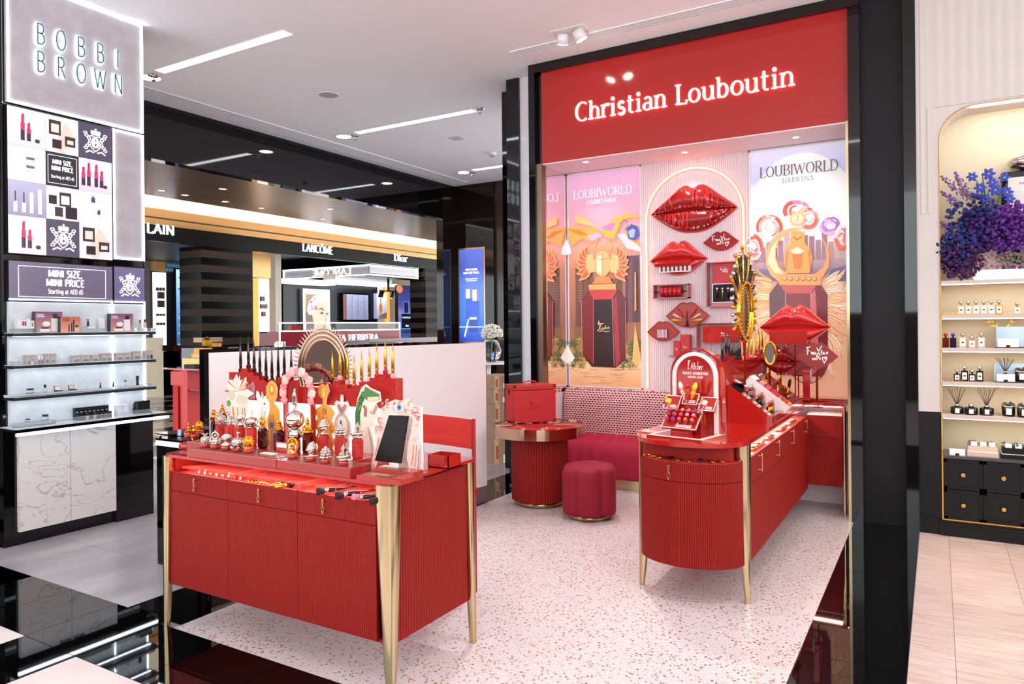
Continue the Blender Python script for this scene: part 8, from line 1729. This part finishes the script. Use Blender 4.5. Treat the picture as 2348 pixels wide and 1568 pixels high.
pr.ell(W * .5, z0 + H * .5, W * .18, H * .1, 'f0f0f8'); pr.ell(W * .5, z0 + H * .62, W * .13, H * .06, '3a5ad0'); pr.ell(W * .52, z0 + H * .71, W * .1, H * .05, 'ffffff'); pr.poly([(W * .3, z0 + H * .12), (W * .9, z0 + H * .3), (W * .85, z0 + H * .05)], 'd8dce4'); pr.build('print', BLU, o)
o, W, z0, z1 = fp('bay_counter', 'black gloss counter with small bottles in the left far bay', 'counter', 344, 812, 425, 902, -16.0, BLK, .5, None, 'body'); cy = o.location.y
for k in range(5): fp('perfume_bottle', '%s tiny dark bottle from the left on the far black counter' % ORD[k], 'perfume', 371 + k * 9, 799, 377 + k * 9, 812, -15.9, mat('tiny_dark_%d' % (k // 3), ['3a2a20', '7a3020'][k // 3], .2), .08, 'bottles on the far black counter', 'bottle')
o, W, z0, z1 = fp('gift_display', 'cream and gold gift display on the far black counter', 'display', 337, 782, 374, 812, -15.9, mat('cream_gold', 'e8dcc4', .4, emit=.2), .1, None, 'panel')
# red cabinet, gold boxes, yellow boxes
a = onz(383, 968, 0); b_ = onz(452, 981, 0); rz_ = math.atan2(b_.y - a.y, b_.x - a.x)
o = thing('red_cabinet', 'far red cabinet with curved front left of the partition', 'cabinet', (-10.7, 6.6, 0)); q0, q1 = ony(383, 900, 6.6), ony(452, 900, 6.6); zt2 = ony(415, 852, 6.6).z; o.location = (q0.x - .1, 6.6, 0); W = q1.x - q0.x
rc_ = mat('far_red', 'd43a38', .4); MB().prismz([(0, .15)] + [(W * .8 * k / 8, .15 - .15 * math.sin(PI / 2 * k / 8)) for k in range(1, 9)] + [(W * .8, .6), (0, .6)], .02, zt2 - .02).build('body', rc_, o); MB().box(-.02, W + .15, -.02, .6, zt2 - .02, zt2).build('top', RED, o); MB().box(W * .25, W * .72, -.0, .1, zt2 - .25, zt2 - .05).build('drawer', rc_, o)
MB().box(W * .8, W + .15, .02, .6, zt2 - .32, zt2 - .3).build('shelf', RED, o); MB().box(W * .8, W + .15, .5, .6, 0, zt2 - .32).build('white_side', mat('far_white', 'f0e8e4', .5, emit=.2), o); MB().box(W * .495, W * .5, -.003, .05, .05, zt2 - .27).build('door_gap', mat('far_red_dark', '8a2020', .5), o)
q = ony(445, 830, 6.75)
def fb(name, label, cat, px0, py0, px1, py1, y, m, dep=.15, group=None, part='box'): a, b_ = ony(px0, py1, y), ony(px1, py0, y); o = thing(name, label, cat, (a.x, y, a.z), 0, group); MB().box(0, b_.x - a.x, 0, dep, 0, b_.z - a.z).build(part, m, o); return o, b_.x - a.x, b_.z - a.z
YLB = mat('yellow_box', 'e8a828', .5); 
fb('gold_carton', 'gold patterned carton on the far red cabinet', 'box', 417, 829, 456, 852, 6.72, mat('gold_pat', 'b89a5a', .3, .7)); fb('card_holder', 'small black card holder on the far red cabinet', 'card holder', 421, 843, 446, 852, 6.62, BLKS, .08)
fb('green_carton', 'upper green carton in the far red cabinet side', 'box', 452, 864, 462, 874, 6.85, mat('far_green', '2a7a3a', .5)); fb('green_carton', 'lower green carton in the far red cabinet side', 'box', 452, 875, 462, 885, 6.85, MATS['far_green'])
o, W, H = fb('yellow_carton', 'large yellow carton with white letters left of the partition', 'box', 438, 817, 466, 828, 6.75, YLB); text(MB(), 'ACQUA', W * .5, H * .2, H * .55, width=W * .7, thick=.2, thin=.1, y0=-.004, y1=0).build('lettering', WHT, o)
fb('yellow_carton', 'smaller yellow carton stacked on the lettered one', 'box', 444, 805, 466, 817, 6.78, YLB)
# counter with cloche behind the partition
o, W, z0, z1 = fp('gondola_counter', 'black gondola counter behind the partition with yellow goods', 'counter', 463, 801, 640, 990, -9.6, BLK, .5, None, 'body')
def onc(px, py): return onx(px, py, -9.5)
p = onx(474, 800, -9.45); o = thing('glass_cloche', 'glass cloche over a yellow cake tin on the black counter', 'cloche', (-9.45, p.y, p.z)); s = mpp(p); MB().cyl((0, 0, 0), 10 * s, 12 * s, 18).build('tin', YLB, o); MB().lathe([(10.5 * s, 0), (10.5 * s, 12 * s), (7 * s, 18 * s), (1.5 * s, 20 * s), (1.5 * s, 22 * s), (0, 23 * s)], 18).build('dome', GLASS, o)
for k in range(2): fp('yellow_carton', '%s low yellow carton beside the glass cloche' % ('left', 'right')[k], 'box', 487 + k * 11, 793, 497 + k * 11, 801, -9.45, YLB, .1, None, 'box')
fp('cosmetic_stand', 'bronze counter stand behind the yellow cartons', 'stand', 462, 780, 510, 791, -9.9, mat('bronze_stand', '8a7058', .3, .6), .2)
# middle bay: gold panels, lit tower, cream column
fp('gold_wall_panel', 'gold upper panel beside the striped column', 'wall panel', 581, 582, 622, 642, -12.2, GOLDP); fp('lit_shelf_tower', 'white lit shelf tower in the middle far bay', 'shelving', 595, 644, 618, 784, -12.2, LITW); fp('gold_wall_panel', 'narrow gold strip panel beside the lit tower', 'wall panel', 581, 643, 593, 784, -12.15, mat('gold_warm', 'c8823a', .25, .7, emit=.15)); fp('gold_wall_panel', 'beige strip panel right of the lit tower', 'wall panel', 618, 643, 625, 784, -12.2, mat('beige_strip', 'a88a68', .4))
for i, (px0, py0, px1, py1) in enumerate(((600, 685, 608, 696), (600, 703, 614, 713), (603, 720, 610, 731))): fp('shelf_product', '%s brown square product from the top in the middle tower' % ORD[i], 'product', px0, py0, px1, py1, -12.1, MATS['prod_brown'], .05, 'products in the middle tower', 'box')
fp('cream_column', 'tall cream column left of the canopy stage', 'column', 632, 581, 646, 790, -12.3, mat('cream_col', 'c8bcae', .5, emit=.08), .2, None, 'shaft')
fp('ceiling_light_bar', 'small white light bar above the gold panel in the far bay', 'light', 597, 575, 620, 582, -12.1, LITW, .05); fp('ceiling_light_bar', 'small white light bar above the left far bay', 'light', 357, 552, 382, 559, -16.8, LITW, .05)
fp('linear_lamp', 'long pale light blade under the brand fascia', 'light', 660, 586, 762, 592, XS - .15, mat('blade', 'e8e4ec', .4, emit=1.0), .04)
# lit canopy with corner
XCN = -11.3; cA = onx(847, 609, XCN); cB = onx(847, 633.5, XCN); rE = onx(959, 630, XCN)
o = thing('lit_canopy', 'white lit canopy with glowing edges over the far beauty stage', 'canopy', (XCN, cA.y, 0), PI / 2); W = rE.y - cA.y; zA_, zB_ = cA.z, cB.z
lx = ony(651, 634, cA.y).x; Lc = XCN - lx
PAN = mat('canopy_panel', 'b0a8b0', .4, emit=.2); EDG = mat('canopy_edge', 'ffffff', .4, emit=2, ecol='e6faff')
MB().box(0, W, 0, .03, zB_, zA_).build('front_panel', PAN, o); MB().box(0, .03, 0, Lc, zB_, zA_).build('side_panel', PAN, o); MB().box(0, W, 0, Lc, zB_ + .02, zB_ + .05).build('soffit', BLKS, o)
e = MB()
for z in (zB_, zA_ - .03): e.box(0, W, -.02, 0, z, z + .03); e.box(-.02, 0, 0, Lc, z, z + .03)
e.box(W - .03, W, -.02, 0, zB_, zA_); e.box(-.02, 0, Lc - .03, Lc, zB_, zA_); e.build('edge_light', EDG, o)
def mirror_word(): 
    g = text(MB(), 'LANCOME', 0, 0, (zA_ - zB_) * .55, width=Lc * .45, serif=True, thick=.16, thin=.06, y0=-.012, y1=0); g.v = [(-.001 + y, Lc * .42 + x, zB_ + (zA_ - zB_) * .2 + z) for x, y, z in g.v]; return g
mirror_word().build('lettering', mat('canopy_letter', 'e8d8b8', .4, emit=.8), o)
# under the canopy: portrait poster, screen, blue poster
XK = -12.6
fp('white_header', 'white header strip under the canopy at the left', 'panel', 668, 645, 770, 656, XK + .3, LITW, .4); fp('white_header', 'white header strip under the canopy in the middle', 'panel', 770, 637, 900, 648, XK + .3, mat('header_dim', 'b8afb0', .4, emit=.2), .4)
fp('linear_lamp', 'thin white light blade under the canopy', 'light', 779, 651, 912, 656, XK + .4, EDG, .5)
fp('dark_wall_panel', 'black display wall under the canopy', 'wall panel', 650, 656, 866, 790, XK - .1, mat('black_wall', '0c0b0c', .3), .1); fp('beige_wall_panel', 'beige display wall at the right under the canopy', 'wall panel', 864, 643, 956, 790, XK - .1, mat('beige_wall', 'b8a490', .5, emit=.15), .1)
o, W, z0, z1 = fp('portrait_poster', 'lit portrait poster of a person in a floral headscarf', 'poster', 695, 667, 757, 790, XK, mat('poster_frame', 'b8b8bc', .2, .6)); H = z1 - z0; pr = Print(-.002, .0008)
u = lambda q: [(W * x, z0 + H * z) for x, z in q]
pr.rect(W * .05, z0 + .02, W * .92, z1 - H * .1, 'e4e2e6'); pr.poly(u([(.1, .9), (.5, .9), (.62, .8), (.3, .5), (.32, .2), (.12, .15), (.08, .5)]), '9a7a52'); pr.poly(u([(.1, .55), (.3, .62), (.4, .3), (.3, .1), (.1, .1)]), '6a5038')
pr.poly(u([(.4, .7), (.6, .84), (.86, .78), (.9, .6), (.88, .45), (.78, .28), (.66, .16), (.5, .14), (.4, .3), (.36, .5)]), 'e8c0a4'); pr.poly(u([(.36, .05), (.4, .3), (.55, .15), (.75, .2), (.9, .02)]), 'f0e4e0'); pr.poly(u([(.14, .6), (.2, .76), (.4, .88), (.7, .88), (.88, .78), (.84, .76), (.62, .78), (.44, .66), (.34, .52), (.2, .52)]), 'e8d4d8')
r_ = random.Random(4)
for k in range(22): pr.ell(W * (.22 + .5 * r_.random()), z0 + H * (.6 + .24 * r_.random()), W * .03, W * .03, r_.choice(['d86a70', 'a8b0c0', 'f4e8ea', 'c85a58']), 7) if True else 0
pr.poly(u([(.44, .7), (.62, .79), (.84, .77), (.88, .7), (.8, .68), (.6, .7), (.5, .64)]), 'e8c0a4')
pr.line(u([(.56, .62), (.66, .65), (.74, .6)]), W * .03, '4a3428'); pr.ell(W * .67, z0 + H * .555, W * .05, H * .02, '2a2020'); pr.ell(W * .88, z0 + H * .54, W * .03, H * .018, '2a2020'); pr.line(u([(.8, .56), (.84, .42), (.78, .4)]), W * .02, 'c89078'); pr.poly(u([(.68, .3), (.78, .32), (.84, .3), (.77, .26)]), 'b86058'); pr.build('print', printmat('print_portrait', .25, .3), o)
o, W, z0, z1 = fp('video_screen', 'tall shimmering lilac video screen under the canopy', 'screen', 786, 676, 846, 740, XK, BLK); H = z1 - z0; pr = Print(-.002, .0008); pr.rect(W * .02, z0 + .04, W * .15, z1 - .03, '7a4a40'); pr.rect(W * .15, z0 + .04, W * .98, z1 - .03, '8a88a8', 'a0a0c0')
for k in range(60): pr.ell(W * r_.uniform(.18, .95), z0 + H * r_.uniform(.06, .93), W * .02, H * .012, r_.choice(['c0c0dc', '6a6a90', 'aab0cc']), 6)
for x in (.3, .53, .76): pr.line([(W * x, z0 + .05), (W * x, z1 - .04)], W * .012, '4a4a60')
pr.build('picture', printmat('print_video', .25, .3), o)
o, W, z0, z1 = fp('lit_poster', 'pale lit poster with an amber bottle under the canopy', 'poster', 864, 676, 887, 733, XK, mat('dropper_bg', '9a9ab8', .4, emit=.4)); H = z1 - z0; pr = Print(-.002, .0008); pr.rect(0, z0, W, z1, '8a88a4', 'e0e4f0'); pr.ell(W * .4, z0 + H * .4, W * .16, H * .2, 'b06a28'); pr.rect(W * .36, z0 + H * .55, W * .44, z0 + H * .85, '5a4a40'); pr.poly([(W * .2, z0), (W, z0), (W, z0 + H * .25), (W * .3, z0 + H * .15)], '6a5a60'); pr.build('print', printmat('print_drop', .5, .3), o)
fp('gold_wall_panel', 'glowing amber strip beside the pale poster', 'wall panel', 887, 660, 894, 745, XK, mat('amber_glow', 'f0a040', .4, emit=.7), .05)
o, W, z0, z1 = fp('lit_poster', 'tall deep blue lit poster of a square bottle', 'poster', 913, 657, 949, 782, XK + .5, BLKS); H = z1 - z0; pr = Print(-.002, .0008); u = lambda q: [(W * x, z0 + H * z) for x, z in q]
pr.bands(.0, W, [(z0, '3a5a9a'), (z0 + H * .2, '2a3a70'), (z0 + H * .5, '8a6a90'), (z0 + H * .62, '4a4a8a'), (z1, '2e3460')]); pr.ell(W * .1, z0 + H * .93, W * .2, H * .07, 'e87a50'); pr.poly(u([(.15, .2), (.85, .2), (.85, .5), (.15, .5)]), '141420'); pr.poly(u([(.35, .5), (.65, .5), (.65, .7), (.35, .7)]), '20222e'); pr.frame(W * .15, z0 + H * .2, W * .85, z0 + H * .5, W * .04, '4a8af0'); pr.line(u([(.35, .5), (.35, .7), (.65, .7), (.65, .5)]), W * .04, '3a7ae8'); pr.text('SAUVAGE', W * .5, z0 + H * .4, H * .03, 'd8e4f8', width=W * .52, thick=.2, thin=.12); pr.text('Dior', W * .55, z0 + H * .25, H * .03, 'ffffff', width=W * .2, serif=True, thick=.2, thin=.1); pr.ell(W * .5, z0 + H * .15, W * .3, H * .02, '3a2a28'); pr.build('print', BLU, o)
# track with little spotlights
o = thing('spotlight_track', 'short black track with three spotlights under the canopy', 'spotlight', (-12.0, onx(872, 668, -12).y, onx(872, 668, -12).z), PI / 2); Wt = onx(910, 668, -12).y - onx(872, 668, -12).y; MB().box(0, Wt, -.02, .02, -.03, .0).build('track', BLKS, o); MB().box(Wt * .45, Wt * .55, -.01, .01, 0, .4).build('drop_rod', BLKS, o)
for x in (.0, .12, .72): h = MB().at((Wt * (x + .05), 0, -.04), ry=.4).cyl((0, 0, -.16), .035, .16, 10).build('lamp_head', BLKS, o); MB().at((Wt * (x + .05), 0, -.04), ry=.4).cyl((0, 0, -.165), .03, .006, 10).build('lens', LITW, h)
# red lettered gondola in front
XG = -9.4
o, W, z0, z1 = fp('glass_gondola', 'glass topped gondola with red lettered front', 'counter', 641, 762, 918, 800, XG, mat('gond_red', '8e1e24', .25), .5, None, 'red_front'); H = z1 - z0
yt0 = onx(641, 747, XG).z
for q in ((0, W, 0, .02, z1, z1 + .02), (0, W, 0, .02, yt0, yt0 + .02), (0, .02, 0, .02, z0, yt0), (W - .02, W, 0, .02, z0, yt0)): MB().box(*q).build('light_edge', EDG, o)
MB().box(0, W, .02, .04, z1 + .02, yt0).build('glass_pane', GLASS, o); MB().box(0, W, .3, .5, z1 - .02, z1).build('rear_shelf', BLKS, o)
text(MB(), 'CAROLINA HERRERA', W * .49, z0 + H * .4, H * .36, width=W * .58, serif=True, thick=.2, thin=.08, y0=-.012, y1=-.001).build('lettering', mat('gond_letter', 'ffffff', .4, emit=.8), o)
fp('red_carton', 'red carton on the lettered gondola at its left end', 'box', 668, 750, 690, 762, XG - .12, mat('deep_red_box', '9a1a20', .3), .1); fp('counter_screen', 'low grey monitor band above the partition', 'display', 846, 776, 1045, 788, -9.05, mat('grey_band', '6a6060', .2, .5), .1); fp('counter_screen', 'short grey monitor band behind the oval mirror', 'display', 800, 783, 846, 800, -9.05, mat('grey_band2', '7a7478', .3), .1)
MB().box(0, W, .02, .5, 0, z0).build('plinth', BLK, o)
for px0, px1, py, lab in ((896, 1046, 800, 'right'), (622, 668, 803, 'left')): q = fp('ledge_counter', 'low black ledge counter behind the partition at the %s' % lab, 'counter', px0, py, px1, 1000, -8.70, BLKS, .3, None, 'body')
r_ = random.Random(6)
for k in range(9): fp('skincare_box', '%s small product from the left peeking over the partition' % ORD[k], 'product', 905 + k * 11, 787, 913 + k * 11, 800, -8.72, mat('peek_%d' % (k % 5), ['c82830', 'e8e0d8', '3a3a48', 'd8d0c8', '5a4a8a'][k % 5], .4), .08, 'products peeking over the partition', 'box')
for k in range(4): fp('lipstick', '%s silver lipstick from the left behind the black spikes' % ORD[k], 'lipstick', 632 + k * 6, 788, 636 + k * 6, 803, -8.72, SILV, .03, 'silver lipsticks behind the black spikes', 'tube')
# blue lightbox on the end wall
YE = 11.09
o = thing('lit_poster', 'tall blue skin care lightbox on the dark end wall', 'poster', (ony(1055, 780, YE).x, YE, 0)); x1_ = ony(1110, 780, YE).x - o.location.x; z0, z1 = 1.31, 3.02; H = z1 - z0; MB().box(-.03, x1_ + .03, 0.0, .02, z0 - .03, z1 + .03).build('frame', mat('rose_frame', 'c8a080', .2, .8), o); pr = Print(-.002, .0008); W = x1_; u = lambda q: [(W * x, z0 + H * z) for x, z in q]
pr.bands(0, W, [(z0, '1a3a9a'), (z0 + H * .3, '3a6ad8'), (z0 + H * .6, '4a6ac8'), (z0 + H * .8, '3a4a98'), (z1, '4a5ab0')]); pr.text('SKIN CAVIAR', W * .5, z0 + H * .77, H * .022, 'ffffff', width=W * .5, thick=.2, thin=.16); pr.text('NIGHTTIME RITUAL', W * .5, z0 + H * .735, H * .022, 'ffffff', width=W * .66, thick=.2, thin=.16); pr.rect(W * .24, z0 + H * .675, W * .76, z0 + H * .685, 'c8d0f0'); pr.rect(W * .28, z0 + H * .655, W * .72, z0 + H * .665, 'c8d0f0')
for cx, zb_, wv, hv, cv in ((.4, .22, .13, .25, .1), (.68, .2, .13, .24, .12)): pr.rect(W * (cx - wv), z0 + H * zb_, W * (cx + wv), z0 + H * (zb_ + hv), '2a4ac0'); pr.rect(W * (cx - wv), z0 + H * (zb_ + hv), W * (cx + wv), z0 + H * (zb_ + hv + cv), 'e8e8f0'); pr.rect(W * (cx + wv * .3), z0 + H * (zb_ + hv), W * (cx + wv), z0 + H * (zb_ + hv + cv), '6a6a80')
pr.rect(W * .4, z0 + H * .1, W * .74, z0 + H * .24, '2a3a80'); pr.rect(W * .42, z0 + H * .24, W * .72, z0 + H * .265, 'd0d4e0'); pr.poly(u([(.18, .06), (.24, .05), (.4, .24), (.36, .25)]), 'd8dcf0'); pr.rect(0, z0 + H * .155, W, z0 + H * .165, 'a8e8ff'); pr.build('print', BLU, o)
# ---- cartons, vase and chair by the black posts
CARD = mat('cardboard', '9a7a60', .8, var=(14, 'a88a70')); yk = 7.08
zk = [1062, 990, 950, 905, 880, 858]; z_prev = 0
hs = [ztop((-4.45, yk, 0), y) for y in (1008, 970, 925, 893, 862)]
labs = ['bottom', 'second', 'third', 'fourth', 'top']
for i, z in enumerate(hs):
    o = thing('cardboard_box', '%s cardboard carton from the floor in the stack by the black posts' % labs[i] if i in (1, 2, 3) else '%s cardboard carton of the stack by the black posts' % labs[i], 'cardboard box', (-4.43, yk + .2, z_prev), 0, 'stacked cardboard cartons'); h = z - z_prev - .002; dx = .01 * ((i * 7) % 3 - 1)
    MB().box(-.24 + dx, .24 + dx, -.2, .2, 0, h).build('carton', CARD, o); MB().box(.0 + dx, .06 + dx, -.2015, -.2, 0, h).build('tape', mat('tape', 'c8a070', .3), o)
    if i != 2: MB().box(.12 + dx, .23 + dx, -.2015, -.2, .02, .02 + h * .35).build('shipping_label', WHT, o)
    MB().box(.015, .045, -.202, -.2015, h * .2, h * .75).build('red_print', mat('tape_red', 'b83a30', .5), o); z_prev = z
p = ony(1128, 832, 8.0); o = thing('side_table', 'pale round table holding the flower vase', 'table', (p.x - .12, 8.1, 0)); zt3 = p.z; MB().cyl((0, 0, zt3 - .02), .35, .02, 28).build('top', WHT, o); MB().cyl((0, 0, 0), .03, zt3 - .02, 12).build('stem', WHT, o); MB().cyl((0, 0, 0), .2, .015, 20).build('foot', WHT, o)
o = thing('glass_vase', 'clear round glass vase on the pale table', 'vase', (p.x - .05, 8.05, zt3)); MB().lathe([(.06, 0), (.12, .07), (.14, .16), (.1, .27), (.075, .3)], 20).build('bowl', GLASS, o)
o = thing('hydrangea_bouquet', 'white hydrangea blooms in the glass vase', 'flowers', (p.x - .05, 8.05, zt3 + .26)); r_ = random.Random(3); mb = MB()
for k in range(160): a, e = r_.uniform(0, 2 * PI), math.acos(r_.uniform(-.4, 1)); mb.sph((.13 * math.sin(e) * math.cos(a) + .02, .13 * math.sin(e) * math.sin(a), .12 + .12 * math.cos(e)), .022, 5, (1, 1, .6))
stuff(mb.build('petals', mat('petal_white', 'e8e4d4', .7), o)); MB().tube([(0, 0, -.2), (.02, 0, .1)], .006, 6).build('stem', mat('stem_green', '5a9a5a', .5), o)
for a in (.3, 2.4, 4.4): MB().at((.02 + .12 * math.cos(a), .12 * math.sin(a), .05), rz=a).sph((0, 0, 0), .05, 8, (1, .5, .15)).build('leaf', MATS['stem_green'], o)
